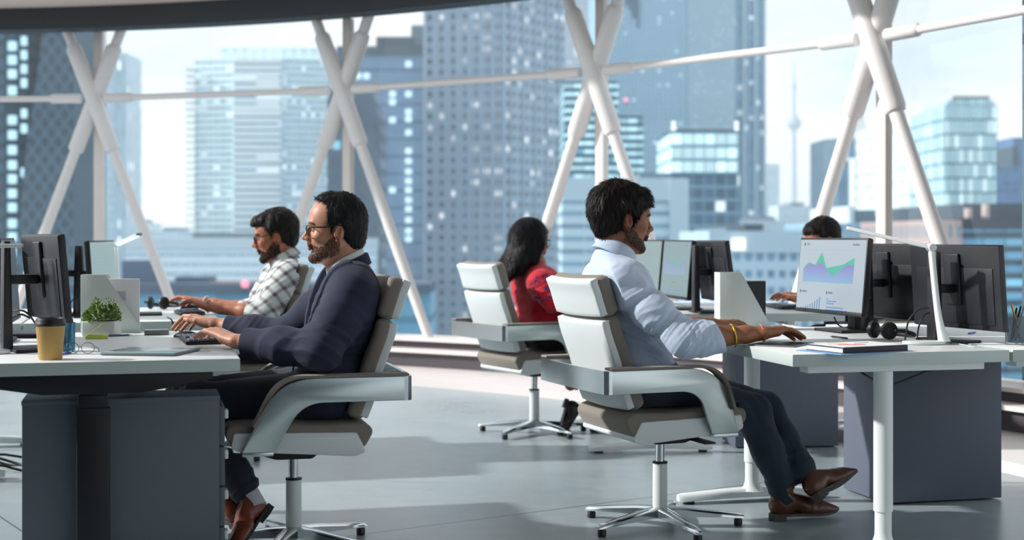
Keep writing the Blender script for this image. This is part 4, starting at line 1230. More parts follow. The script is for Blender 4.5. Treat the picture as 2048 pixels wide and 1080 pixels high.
# --- desk lamps
def make_lamp(label, o, rz, lean, h, head, base=(0.17, 0.085), lit=False, col_x=0.06, group='white desk lamps'):
    """local: base centred at the origin, column at x=col_x leaning to x=col_x+lean at height h; head: vector of the lamp bar from the column top"""
    t = thing('desk_lamp', label, 'lamp', o, rz, group)
    bm = BM()
    prism(bm, [(base[0] / 2 * math.cos(a) * (1.0), base[1] / 2 * math.sin(a)) for a in [2 * math.pi * k / 36 for k in range(36)]], 'z', 0.001, 0.014, 0.004, 3)
    obj('base', bm, M['lamp_white'], t, 40)
    top = Vector((col_x + lean, 0, h))
    bm = BM()
    secs = []
    for k in range(9):
        f_ = k / 8; secs.append((Vector((col_x + lean * f_ + 0.016 * (1 - f_) ** 6, 0, 0.012 + (h - 0.012) * f_)), 0.010 + 0.010 * (1 - f_) ** 8, 0.018 + 0.012 * (1 - f_) ** 8))
    prev = None
    for c_, a, b in secs:
        rg = [bm.verts.new(c_ + Vector((a * math.copysign(abs(math.cos(q)) ** 0.6, math.cos(q)), b * math.copysign(abs(math.sin(q)) ** 0.6, math.sin(q)), 0))) for q in [2 * math.pi * j / 16 for j in range(16)]]
        if prev:
            for j in range(16): bm.faces.new((prev[j], prev[(j + 1) % 16], rg[(j + 1) % 16], rg[j]))
        else: bm.faces.new(rg)
        prev = rg
    bm.faces.new(prev); obj('column', bm, M['lamp_white'], t, 50)
    bm = BM(); lathe(bm, [(0.013, -0.021), (0.015, -0.019), (0.015, 0.019), (0.013, 0.021)], 20); bm.transform(Matrix.Translation(top) @ Matrix.Rotation(math.pi / 2, 4, 'X')); obj('hinge', bm, M['lamp_white'], t, 40)
    hd_ = Vector(head); L = hd_.length; d = hd_.normalized()
    q = d.to_track_quat('X', 'Z').to_matrix().to_4x4()
    bm = BM(); prism(bm, round_poly([(-0.02, -0.019), (L, -0.016), (L, 0.016), (-0.02, 0.019)], 0.014, 5), 'z', -0.006, 0.006, 0.002); bm.transform(Matrix.Translation(top) @ q); hd_o = obj('lamp_head', bm, M['lamp_white'], t, 40)
    bm = BM(); box(bm, (L * 0.52, 0, -0.0066), (L * 0.86, 0.022, 0.0016)); bm.transform(Matrix.Translation(top) @ q)
    obj('light_strip', bm, glow('lamp_strip_lit', (226, 255, 240), 5.0) if lit else mat('lamp_diffuser', (232, 236, 234), 0.4), hd_o)
    if lit:
        bm = BM(); box(bm, (L + 0.004, 0, 0), (0.012, 0.034, 0.013), 0.002); bm.transform(Matrix.Translation(top) @ q); obj('end_cap', bm, mat('lamp_cap_grey', (96, 140, 130), 0.5), hd_o)
    return t


o = onz(1848, 689, DZ)
make_lamp('white desk lamp with a long bar in front of the black monitors at the right', o, math.radians(3), -0.035, 0.365, (-0.275, 0.16, 0.075), (0.165, 0.09), col_x=0.062)
bm = BM(); tube(bm, spline([onz(1890, 686, DZ + 0.004), onz(1920, 688, DZ + 0.004), onz(1945, 694, DZ + 0.004), onz(1962, 693, DZ + 0.004)], 20), 0.0016, 6)
tag(obj('lamp_cord', recenter(bm, Vector((0, 0, 0))), M['cable_white'], None, 60), 'thin white cord running from the white desk lamp to the desk seam', 'cord')
bm = BM(); lathe(bm, [(0.004, 0.0), (0.004, 0.003)], 12)
o = at(238, 600, 7.75); o.z = DZ
make_lamp('glowing desk lamp on the rear left desk', o, math.radians(10), -0.015, 0.36, (0.13, -0.14, 0.055), (0.15, 0.10), True, col_x=0.0)
o = Vector((-1.815, 4.93, DZ))
make_lamp('white desk lamp whose bar enters the picture at the left edge', o, 0.0, -0.03, 0.375, (0.20, 0.0, 0.0), (0.15, 0.09), col_x=-0.05)
o = at(1800, 600, 7.95); o.z = DZ
make_lamp('small white desk lamp on the rear right desk, behind the chart monitor', Vector((1.62, 7.9, DZ)), math.radians(180), 0.0, 0.385, (-0.30, 0.0, 0.03), (0.15, 0.09), col_x=0.05) if False else None


# --- headphones
def headphones(label, o, rz, up=False):
    t = thing('headphones', label, 'headphones', o, rz, 'black headphones on the desks')
    for s in (-1, 1):
        bm = BM(); lathe(bm, [(0.0, -0.022), (0.026, -0.022), (0.034, -0.016), (0.035, -0.004), (0.033, 0.0)], 24, capt=True, capb=False)
        bm.transform(Matrix.Translation((s * 0.052, 0, 0.037)) @ Matrix.Rotation(math.radians(90 * s), 4, 'Y') @ Matrix.Rotation(math.radians(14), 4, 'X')); cp = obj('ear_cup', bm, M['black'], t, 40)
        bm = BM(); tube(bm, [Vector((0.024 * math.cos(a), 0.024 * math.sin(a), 0.006)) for a in [2 * math.pi * k / 20 for k in range(20)]], 0.0098, 8, closed=True)
        bm.transform(Matrix.Translation((s * 0.052, 0, 0.037)) @ Matrix.Rotation(math.radians(90 * s), 4, 'Y') @ Matrix.Rotation(math.radians(14), 4, 'X') @ Matrix.Rotation(math.pi, 4, 'X')); obj('ear_pad', bm, M['rubber'], cp, 60)
    pts = spline([(-0.078, 0.0, 0.040), (-0.085, 0.05, 0.034), (-0.062, 0.115, 0.018), (0, 0.140, 0.014), (0.062, 0.115, 0.018), (0.085, 0.05, 0.034), (0.078, 0.0, 0.040)], 36)
    bm = BM(); tube(bm, pts, [0.006 + 0.004 * math.sin(math.pi * i / (len(pts) - 1)) for i in range(len(pts))], 10); obj('headband', bm, M['rubber'], t, 60)
    return t


headphones('black headphones lying in front of the chart monitor\'s stand', onz(1762, 679, DZ), math.radians(-62))
headphones('black headphones lying by the plaid shirt man\'s hands', onz(314, 619, DZ), math.radians(-20))

# --- right desk
cc, a_, b_, rz_ = slab_rect([(1502, 686.5), (1604, 690), (1613, 684), (1530, 680)], DZ + 0.008)
t = thing('drawing_tablet', 'thin dark tablet under the blue shirt man\'s hand', 'tablet', (cc.x, cc.y, DZ), rz_)
bm = BM(); box(bm, (0, 0, 0.0028), (a_, b_ + 0.05, 0.0042), 0.0015); obj('case', bm, M['grey_case'], t)
bm = BM(); box(bm, (0, 0, 0.0051), (a_ - 0.012, b_ + 0.038, 0.0008)); obj('surface', bm, M['black'], t)
cc, a_, b_, rz_ = slab_rect([(1476, 657), (1530, 658), (1528, 650), (1478, 649)], DZ + 0.006)
t = thing('document_folder', 'flat blue folder under the blue shirt man\'s far hand', 'folder', (cc.x, cc.y, DZ), rz_)
bm = BM(); box(bm, (0.02, 0, 0.003), (a_ + 0.04, b_ + 0.03, 0.005), 0.001); obj('cover', bm, mat('folder_blue', (150, 176, 214), 0.6), t)
t = thing('paper_sheet', 'white paper sheet beyond the blue folder', 'paper', onz(1560, 655, DZ), R2)
bm = BM(); box(bm, (0, 0, 0.0012), (0.20, 0.27, 0.0016)); obj('sheet', bm, M['paper'], t)

cc, a_, b_, rz_ = slab_rect([(1676, 695), (1803, 689.5), (1752, 681), (1624, 687)], DZ + 0.024)
t = thing('paper_sheet', 'blue sheet peeping out from under the dark notebook', 'paper', (cc.x - 0.012, cc.y - 0.006, DZ), rz_ + 0.05)
bm = BM(); box(bm, (0, 0, 0.0012), (a_ + 0.05, b_ + 0.03, 0.0016)); obj('sheet', bm, M['paper_blue'], t)
t = thing('notebook', 'dark covered notebook carrying the chart printout on the right desk', 'notebook', (cc.x, cc.y, DZ + 0.002), rz_)
bm = BM(); box(bm, (0, -b_ / 2 + 0.002, 0.010), (a_, 0.004, 0.020), 0.001); box(bm, (0, 0, 0.0012), (a_, b_, 0.0024)); box(bm, (0, 0, 0.019), (a_, b_, 0.0024)); obj('cover', bm, M['cover'], t)
bm = BM(); box(bm, (0, 0.003, 0.0101), (a_ - 0.006, b_ - 0.010, 0.0152)); obj('pages', bm, M['paper'], t)
t = thing('chart_printout', 'white printout with red, yellow and teal chart bars on the dark notebook', 'paper', (cc.x, cc.y, DZ + 0.0222), rz_)
bm = BM(); box(bm, (0, 0.002, 0.001), (a_ - 0.012, b_ - 0.012, 0.0012)); sh_ = obj('sheet', bm, M['paper'], t)
for x, y, sx_, sy_, a, m_ in ((-0.035, -0.012, 0.10, 0.026, -0.35, 'red_ink'), (-0.055, 0.045, 0.075, 0.016, -0.1, 'yellow_ink'), (0.055, 0.040, 0.07, 0.010, 0.12, 'teal_ink')):
    bm = BM(); box(bm, (0, 0, 0), (sx_, sy_, 0.0006)); bm.transform(Matrix.Translation((x, y, 0.0019)) @ Matrix.Rotation(a, 4, 'Z')); obj('printed_bar', bm, M[m_], sh_)
make_pen('black pen lying behind the dark notebook', onz(1660, 672.5, DZ + 0.0045), onz(1695, 676.5, DZ + 0.0045), M['black'])
make_pen('dark blue pen lying beside the right hand black monitor', onz(1935, 667, DZ + 0.0045), onz(1951, 664.5, DZ + 0.0045), M['pen_blue'])

p = onz(2033, 687, DZ)
t = thing('pen_pot', 'clear pen pot with a yellow pencil at the right edge', 'pen pot', p)
obj('pot_wall', lathe(BM(), [(0.040, 0.0), (0.0415, 0.004), (0.0425, 0.102), (0.0405, 0.102), (0.039, 0.005), (0.0, 0.005)], 28, capt=False), clear_mat('smoke_acrylic', (206, 214, 220), 0.08, 0.8), t, 40)
for dx, dy, ex, ey, h, m_, tip, nm, lab in ((0.012, -0.006, -0.024, -0.016, 0.150, 'pencil_yellow', 'wood', 'pencil', 'yellow pencil leaning left in the clear pen pot'), (-0.016, 0.004, 0.018, 0.002, 0.142, 'black', 'black', 'pen', 'black pen leaning right in the clear pen pot'),
                                       (-0.010, -0.010, 0.030, -0.008, 0.150, 'silver', 'black', 'pen', 'silver pen leaning right in the clear pen pot'), (-0.018, 0.010, 0.008, 0.020, 0.135, 'folder_dark', 'black', 'pen', 'charcoal pen at the back of the clear pen pot')):
    make_pen(lab, p + Vector((dx, dy, 0.010)), p + Vector((ex, ey, h)), M[m_], 0.004, M[tip], nm, nm, 'pens in the clear pot')


# --- rear desks
make_keyboard('grey keyboard under the plaid shirt man\'s hands', at(378, 620, 7.42), math.radians(110), 0.30, 0.12)
make_mouse('black mouse by the plaid shirt man\'s far hand', Vector((-1.80, 7.93, DZ)), math.radians(170))
make_keyboard('black keyboard under the hidden person\'s hands', at(1566, 610, 8.05), math.radians(95), 0.40, 0.13)
o = at(292, 629, 7.35); o.z = DZ
t = thing('notebook', 'slim dark notebook on the rear left desk', 'notebook', o, R1)
bm = BM(); box(bm, (0, 0, 0.006), (0.16, 0.21, 0.010), 0.002); obj('cover', bm, M['folder_dark'], t)


def cable(label, ctrl, r=0.0035, n=40, name='cable', m='cable'):
    bm = BM(); P = spline(ctrl, n); c = P[0].copy()
    tube(bm, [q - c for q in P], r, 8)
    o = obj(name, bm, M[m], None, 60); o.location = c
    return tag(o, label, 'cable')


cable('black cable arching from the right monitor down to the desk, outer loop', [at(1858, 616, 5.42), at(1838, 619, 5.43), at(1818, 640, 5.43), at(1812, 668, 5.44), onz(1810, 682, DZ + 0.004)])
cable('black cable arching from the right monitor down to the desk, inner loop', [at(1860, 625, 5.43), at(1848, 631, 5.43), at(1838, 652, 5.43), onz(1834, 680, DZ + 0.004)])
cable('black cable drooping behind the chart monitor\'s foot', [at(1668, 634, 6.30), at(1676, 649, 6.30), at(1690, 655, 6.32), at(1704, 648, 6.34), at(1712, 636, 6.36)])
cable('black cable hanging from the chart monitor\'s stand', [at(1742, 596, 6.02), at(1733, 610, 5.98), at(1732, 640, 5.98), at(1742, 655, 6.0), onz(1750, 668, DZ + 0.004)])
cable('thick black cable sagging under the right desk', [at(1705, 733, 5.25), at(1735, 752, 5.22), at(1775, 769, 5.35), at(1830, 752, 5.4), at(1880, 728, 5.45)], 0.004)
cable('second black cable sagging under the right desk nearer the seam', [at(1840, 728, 5.3), at(1856, 742, 5.32), at(1874, 736, 5.35), at(1888, 727, 5.4)], 0.003)
cable('thin white cable loop hanging under the right desk', [at(1816, 727, 5.1), at(1826, 736, 5.1), at(1838, 735, 5.12), at(1844, 727, 5.12)], 0.0015, m='cable_white')
cable('black cable looping behind the tall monitor stand at the left, upper strand', [at(-20, 648, 5.25), at(8, 628, 5.22), at(44, 621, 5.18), at(66, 640, 5.22), at(78, 668, 5.3)])
cable('black cable looping behind the tall monitor stand at the left, lower strand', [at(-20, 668, 5.2), at(10, 640, 5.2), at(40, 629, 5.18), at(60, 636, 5.22)])
cable('black cable hanging from the seam of the rear left desk', [at(335, 634, 6.66), at(343, 640, 6.64), at(347, 655, 6.64), at(346, 690, 6.66), at(350, 740, 6.70)], 0.004)
cable('black cable arching up behind the left file holder', [at(134, 628, 7.1), at(142, 604, 7.1), at(158, 592, 7.1), at(170, 596, 7.12), at(176, 620, 7.2)])
cable('coiled black cable hanging beside the slate pedestal at the left, upper coil', [at(-95, 686, 6.9), at(-80, 780, 6.9), at(-40, 900, 6.9), at(10, 909, 6.9), at(50, 916, 6.9), at(56, 926, 6.95), at(20, 930, 7.0), at(-20, 918, 7.0)], 0.006)
cable('coiled black cable hanging beside the slate pedestal at the left, lower coil', [at(-110, 692, 6.7), at(-90, 800, 6.7), at(-40, 916, 6.7), at(10, 932, 6.7), at(50, 942, 6.7), at(58, 936, 6.72), at(30, 926, 6.76), at(-10, 914, 6.76)], 0.006)
# ================================================================= people: one smooth body surface each, clothing as children
F32 = np.float32


def V3(*a): return np.array(a, dtype=F32)


def vnoise(P, seed=0):
    i = np.floor(P).astype(np.int64); f = (P - i).astype(F32); f = f * f * (3 - 2 * f)
    def hsh(x, y, z):
        n = (x * 374761393 + y * 668265263 + z * 2147483647 + seed * 1274126177) & 0xFFFFFFFF
        n = ((n ^ (n >> 13)) * 1274126177) & 0xFFFFFFFF
        return ((n ^ (n >> 16)) & 0xFFFF).astype(F32) / 65535.0
    x, y, z = i[:, 0], i[:, 1], i[:, 2]; fx, fy, fz = f[:, 0], f[:, 1], f[:, 2]
    def lx(yy, zz): return hsh(x, yy, zz) * (1 - fx) + hsh(x + 1, yy, zz) * fx
    a = lx(y, z) * (1 - fy) + lx(y + 1, z) * fy
    b = lx(y, z + 1) * (1 - fy) + lx(y + 1, z + 1) * fy
    return a * (1 - fz) + b * fz - 0.5


class Field:
    def __init__(s): s.p = []; s.posts = []

    def cap(s, a, b, ra, rb=None, k=0.02, op='u'):
        a = np.asarray(a, F32); b = np.asarray(b, F32)
        if np.allclose(a, b): b = b + V3(0, 0, 1e-4)
        s.p.append(('c', op, k, a, b, ra, ra if rb is None else rb)); return s

    def ell(s, c, R, r, k=0.02, op='u'):
        s.p.append(('e', op, k, np.asarray(c, F32), np.asarray(R, F32), np.asarray(r, F32))); return s

    def chain(s, pts, rs, k=0.02):
        for i in range(len(pts) - 1): s.cap(pts[i], pts[i + 1], rs[i], rs[i + 1], k)
        return s

    @staticmethod
    def dist(q, P, low=False):
        if q[0] == 'c':
            _, _, _, a, b, ra, rb = q
            pa = P - a; ba = b - a
            h = np.clip((pa @ ba) / float(ba @ ba), 0, 1)
            return np.sqrt(((pa - h[:, None] * ba) ** 2).sum(1)) - (ra + (rb - ra) * h)
        _, _, _, c, R, r = q
        if low: return np.sqrt(((P - c) ** 2).sum(1)) - float(r.max())
        l = (P - c) @ R
        k0 = np.sqrt(((l / r) ** 2).sum(1)); k1 = np.sqrt(((l / (r * r)) ** 2).sum(1))
        return k0 * (k0 - 1) / np.maximum(k1, 1e-6)

    def ev(s, P, prims=None):
        d = None
        for q in (s.p if prims is None else prims):
            di = Field.dist(q, P); k = q[2]
            if q[1] == 'u':
                if d is None: d = di; continue
                if k <= 0: d = np.minimum(d, di); continue
                h = np.maximum(k - np.abs(d - di), 0) / k
                d = np.minimum(d, di) - h * h * k * 0.25
            else:
                if d is None: continue
                h = np.maximum(k - np.abs(d + di), 0) / max(k, 1e-6)
                d = np.maximum(d, -di) + h * h * k * 0.25
        if d is None: d = np.full(len(P), 1.0, F32)
        return d

    def bounds(s):
        lo = np.full(3, 1e9); hi = -lo
        for q in s.p:
            if q[1] != 'u': continue
            if q[0] == 'c':
                r = max(q[5], q[6]); pts = [q[3] - r, q[3] + r, q[4] - r, q[4] + r]
            else:
                e = np.sqrt(((q[4] * q[5]) ** 2).sum(1)); pts = [q[3] - e, q[3] + e]
            for p in pts: lo = np.minimum(lo, p); hi = np.maximum(hi, p)
        return lo, hi

    def mesh(s, h, lo=None, hi=None, pad=0.03, B=12):
        l0, h0 = s.bounds()
        lo = l0 - pad if lo is None else np.maximum(np.asarray(lo, float), l0 - pad)
        hi = h0 + pad if hi is None else np.minimum(np.asarray(hi, float), h0 + pad)
        nb = np.ceil((hi - lo) / (h * B)).astype(int); N = nb * B
        Fd = np.ones(tuple(N), F32)
        bi = np.stack(np.meshgrid(*[np.arange(n) for n in nb], indexing='ij'), -1).reshape(-1, 3)
        cen = (lo + (bi * B + (B - 1) / 2) * h).astype(F32)
        R = h * B * 0.87
        D = np.stack([Field.dist(q, cen, True) for q in s.p], 1)
        uni = np.array([q[1] == 'u' for q in s.p])
        near = D[:, uni].min(1)
        Dx = np.stack([Field.dist(q, cen) for q in s.p], 1)
        g = np.stack(np.meshgrid(*[np.arange(B)] * 3, indexing='ij'), -1).reshape(-1, 3)
        for b in range(len(bi)):
            if near[b] > R + 0.045: continue
            i0 = bi[b] * B
            if not s.posts and Dx[b][uni].min() < -(R + 0.03) and not (~uni).any():
                Fd[i0[0]:i0[0] + B, i0[1]:i0[1] + B, i0[2]:i0[2] + B] = -1; continue
            pr = [q for q, dd in zip(s.p, D[b]) if dd < R + q[2] + 0.045]
            P = (lo + (i0 + g) * h).astype(F32)
            d = s.ev(P, pr)
            for f in s.posts: d = f(P, d)
            Fd[i0[0]:i0[0] + B, i0[1]:i0[1] + B, i0[2]:i0[2] + B] = d.reshape(B, B, B)
        return nets(Fd, lo, h)


def nets(Fd, lo, h):
    ins = Fd < 0
    cnt = np.zeros(tuple(np.array(Fd.shape) - 1), np.int8)
    for dx in (0, 1):
        for dy in (0, 1):
            for dz in (0, 1):
                cnt += ins[dx:ins.shape[0] - 1 + dx, dy:ins.shape[1] - 1 + dy, dz:ins.shape[2] - 1 + dz]
    act = np.argwhere((cnt > 0) & (cnt < 8))
    idx = np.full(cnt.shape, -1, np.int32); idx[tuple(act.T)] = np.arange(len(act))
    acc = np.zeros((len(act), 3), F32); n = np.zeros(len(act), F32)
    def val(o): return Fd[act[:, 0] + o[0], act[:, 1] + o[1], act[:, 2] + o[2]]
    cv = {(a, b, c): val((a, b, c)) for a in (0, 1) for b in (0, 1) for c in (0, 1)}
    for ax in range(3):
        for u in (0, 1):
            for v in (0, 1):
                o0 = [u, v]; o0.insert(ax, 0); o1 = [u, v]; o1.insert(ax, 1)
                a, b = cv[tuple(o0)], cv[tuple(o1)]
                m = (a < 0) != (b < 0)
                t = np.where(m, a / np.where(np.abs(a - b) < 1e-12, 1, a - b), 0)
                p = np.zeros((len(act), 3), F32); p[:] = o0; p[:, ax] = t
                acc += p * m[:, None]; n += m
    verts = (lo + (act + acc / n[:, None]) * h).astype(F32)
    quads = []
    for ax in range(3):
        sl0 = [slice(None)] * 3; sl1 = [slice(None)] * 3
        sl0[ax] = slice(0, -1); sl1[ax] = slice(1, None)
        a = ins[tuple(sl0)]; b = ins[tuple(sl1)]
        e = np.argwhere(a != b)
        u, v = [(1, 2), (2, 0), (0, 1)][ax]
        ok = (e[:, u] > 0) & (e[:, v] > 0) & (e[:, u] < Fd.shape[u] - 1) & (e[:, v] < Fd.shape[v] - 1)
        e = e[ok]
        fl = a[tuple(e.T)]
        def cell(du, dv):
            c = e.copy(); c[:, u] += du; c[:, v] += dv
            return idx[tuple(c.T)]
        q = np.stack([cell(-1, -1), cell(0, -1), cell(0, 0), cell(-1, 0)], 1)
        q = np.where(fl[:, None], q, q[:, ::-1])
        quads.append(q[(q >= 0).all(1)])
    return verts, np.concatenate(quads)


def np_mesh(name, verts, quads, m, parent, org, paint=None, smooth_it=0):
    v = verts.copy()
    for _ in range(smooth_it):
        s = np.zeros_like(v); c = np.zeros(len(v), F32)
        for i in range(4):
            a, b = quads[:, i], quads[:, (i + 1) % 4]
            np.add.at(s, a, v[b]); np.add.at(c, a, 1); np.add.at(s, b, v[a]); np.add.at(c, b, 1)
        v = v * 0.5 + 0.5 * s / np.maximum(c, 1)[:, None]
    vv = v - np.asarray(org, F32)
    me = bpy.data.meshes.new(name)
    me.vertices.add(len(vv)); me.vertices.foreach_set('co', vv.ravel())
    me.loops.add(quads.size); me.loops.foreach_set('vertex_index', quads.ravel().astype(np.int32))
    me.polygons.add(len(quads)); me.polygons.foreach_set('loop_start', np.arange(0, quads.size, 4, dtype=np.int32))
    me.polygons.foreach_set('loop_total', np.full(len(quads), 4, np.int32))
    me.update(calc_edges=True); me.validate()
    if paint is not None:
        col = paint(verts)
        at_ = me.color_attributes.new('paint', 'FLOAT_COLOR', 'POINT')
        at_.data.foreach_set('color', np.concatenate([col, np.ones((len(col), 1), F32)], 1).astype(F32).ravel())
    return link(name, me, m, parent, sharp=None)


# ---------------------------------------------------------------- materials
def paint_mat(name, rough, sub=0.0, bump=None, spec=0.4, sheen=0.0):
    s = NT(name)
    a = s.node('ShaderNodeVertexColor', layer_name='paint')
    s.l.new(a.outputs[0], s.b.inputs['Base Color'])
    s.set(Roughness=rough); s.b.inputs['Specular IOR Level'].default_value = spec
    if sub:
        s.b.inputs['Subsurface Weight'].default_value = sub; s.b.inputs['Subsurface Radius'].default_value = (0.012, 0.005, 0.003); s.b.inputs['Subsurface Scale'].default_value = 0.6
    if sheen: s.b.inputs['Sheen Weight'].default_value = sheen
    if bump: s.bump(s.noise(bump[0], 3), bump[1], bump[2])
    return s.m


M['skin'] = paint_mat('skin', 0.48, 0.12, (420, 0.12, 0.0006))
def hair_mat(name, c, rough=0.42):
    s = NT(name)
    n = s.noise(170, 3, mapscale=(1, 1, 0.16)); n2 = s.noise(45, 3, mapscale=(1, 1, 0.3))
    s.put(s.mix(n, tuple(v * 0.6 for v in lin(c)), tuple(v * 1.7 for v in lin(c))), s.b.inputs['Base Color'])
    s.set(Roughness=rough); s.b.inputs['Specular IOR Level'].default_value = 0.22
    s.bump(s.ma('ADD', n, n2), 0.7, 0.004)
    return s.m
M['hair'] = hair_mat('hair_black_brown', (27, 23, 22), 0.5); M['hair_grey'] = hair_mat('hair_black_greying', (38, 38, 40), 0.5); M['hair_long'] = hair_mat('hair_long_black', (15, 14, 18), 0.5)
M['beard'] = hair_mat('beard_dark', (50, 38, 33), 0.75)
def cloth(name, c, rough=0.85, bump=(700, 0.2, 0.0008), var=0.05, sheen=0.15): return mat(name, c, rough, bump=bump, var=var, sheen=sheen)
M['shirt_blue'] = cloth('shirt_pale_blue', (196, 212, 234), 0.8)
M['shirt_white'] = cloth('shirt_white', (226, 230, 232))
M['jacket'] = cloth('jacket_navy', (31, 38, 62), 0.85, sheen=0.05)
M['trousers'] = cloth('trousers_navy', (28, 36, 50)); M['trousers_teal'] = cloth('trousers_ink_blue', (30, 46, 62)); M['trousers_black'] = cloth('trousers_black', (20, 21, 27))
M['brown_leather'] = mat('leather_brown', (92, 54, 38), 0.34, bump=(160, 0.12, 0.001), var=0.15)
M['tan_leather'] = mat('leather_tan', (116, 56, 36), 0.32, bump=(160, 0.12, 0.001), var=0.15)
M['black_leather'] = mat('leather_black', (18, 18, 22), 0.3)
M['sole'] = mat('sole_worn', (78, 76, 74), 0.7, bump=(80, 0.2, 0.001), var=0.2); M['sole_dark'] = mat('sole_dark', (30, 30, 34), 0.6)
M['sock'] = cloth('sock_white', (200, 206, 210))
M['eye_white'] = mat('eye_white', (158, 148, 140), 0.25); M['eye'] = mat('eye_dark', (38, 26, 22), 0.1); M['gold'] = mat('bangle_gold', (226, 190, 62), 0.22, 0.85); M['pink'] = mat('bracelet_pink', (226, 138, 140), 0.6)
M['lens'] = None


def plaid():
    s = NT('plaid_shirt')
    o = s.objxyz()
    a = s.ma('ADD', s.ma('MULTIPLY', o[0], 0.75), s.ma('MULTIPLY', o[2], 0.66)); b = s.ma('SUBTRACT', s.ma('MULTIPLY', o[2], 0.75), s.ma('MULTIPLY', o[0], 0.66))
    a2 = s.ma('ADD', a, s.ma('MULTIPLY', o[1], 0.35)); b2 = s.ma('ADD', b, s.ma('MULTIPLY', o[1], 0.35))
    def f(x, p): return s.ma('FRACT', s.ma('ADD', s.ma('DIVIDE', x, p), 50.0))
    def st(x): 
        g = s.ma('MULTIPLY', s.band(f(x, 0.062), 0.1, 0.48), 0.55)
        return s.ma('ADD', g, s.ma('MULTIPLY', s.band(f(x, 0.062), 0.22, 0.34), 0.35))
    k = s.ma('MINIMUM', s.ma('MULTIPLY', s.ma('ADD', st(a2), st(b2)), 0.72), 1.0)
    s.put(s.mix(k, lin((204, 210, 208)), lin((92, 80, 92))), s.b.inputs['Base Color'])
    s.set(Roughness=0.85); s.bump(s.noise(600, 2), 0.2, 0.0008)
    return s.m
M['plaid'] = plaid()


def red_blouse(c, R):
    s = NT('red_embroidered_blouse')
    tcn = s.node('ShaderNodeTexCoord')
    vo = s.node('ShaderNodeTexVoronoi'); s.l.new(tcn.outputs['Object'], vo.inputs['Vector']); vo.inputs['Scale'].default_value = 46
    dots = s.ma('LESS_THAN', vo.outputs['Distance'], 0.42)
    mp_ = s.node('ShaderNodeMapping'); mp_.vector_type = 'POINT'; s.l.new(tcn.outputs['Object'], mp_.inputs[0]); mp_.inputs['Location'].default_value = tuple(-v for v in c)
    ln = s.node('ShaderNodeVectorMath', operation='LENGTH'); s.l.new(mp_.outputs[0], ln.inputs[0])
    near = s.ma('LESS_THAN', s.ma('ADD', ln.outputs['Value'], s.ma('MULTIPLY', s.noise(14, 2), 0.06)), R + 0.03)
    s.put(s.mix(s.ma('MULTIPLY', dots, near), lin((206, 22, 44)), lin((62, 28, 92))), s.b.inputs['Base Color'])
    s.set(Roughness=0.8); s.b.inputs['Sheen Weight'].default_value = 0.2; s.bump(s.noise(500, 2), 0.2, 0.0008)
    return s.m


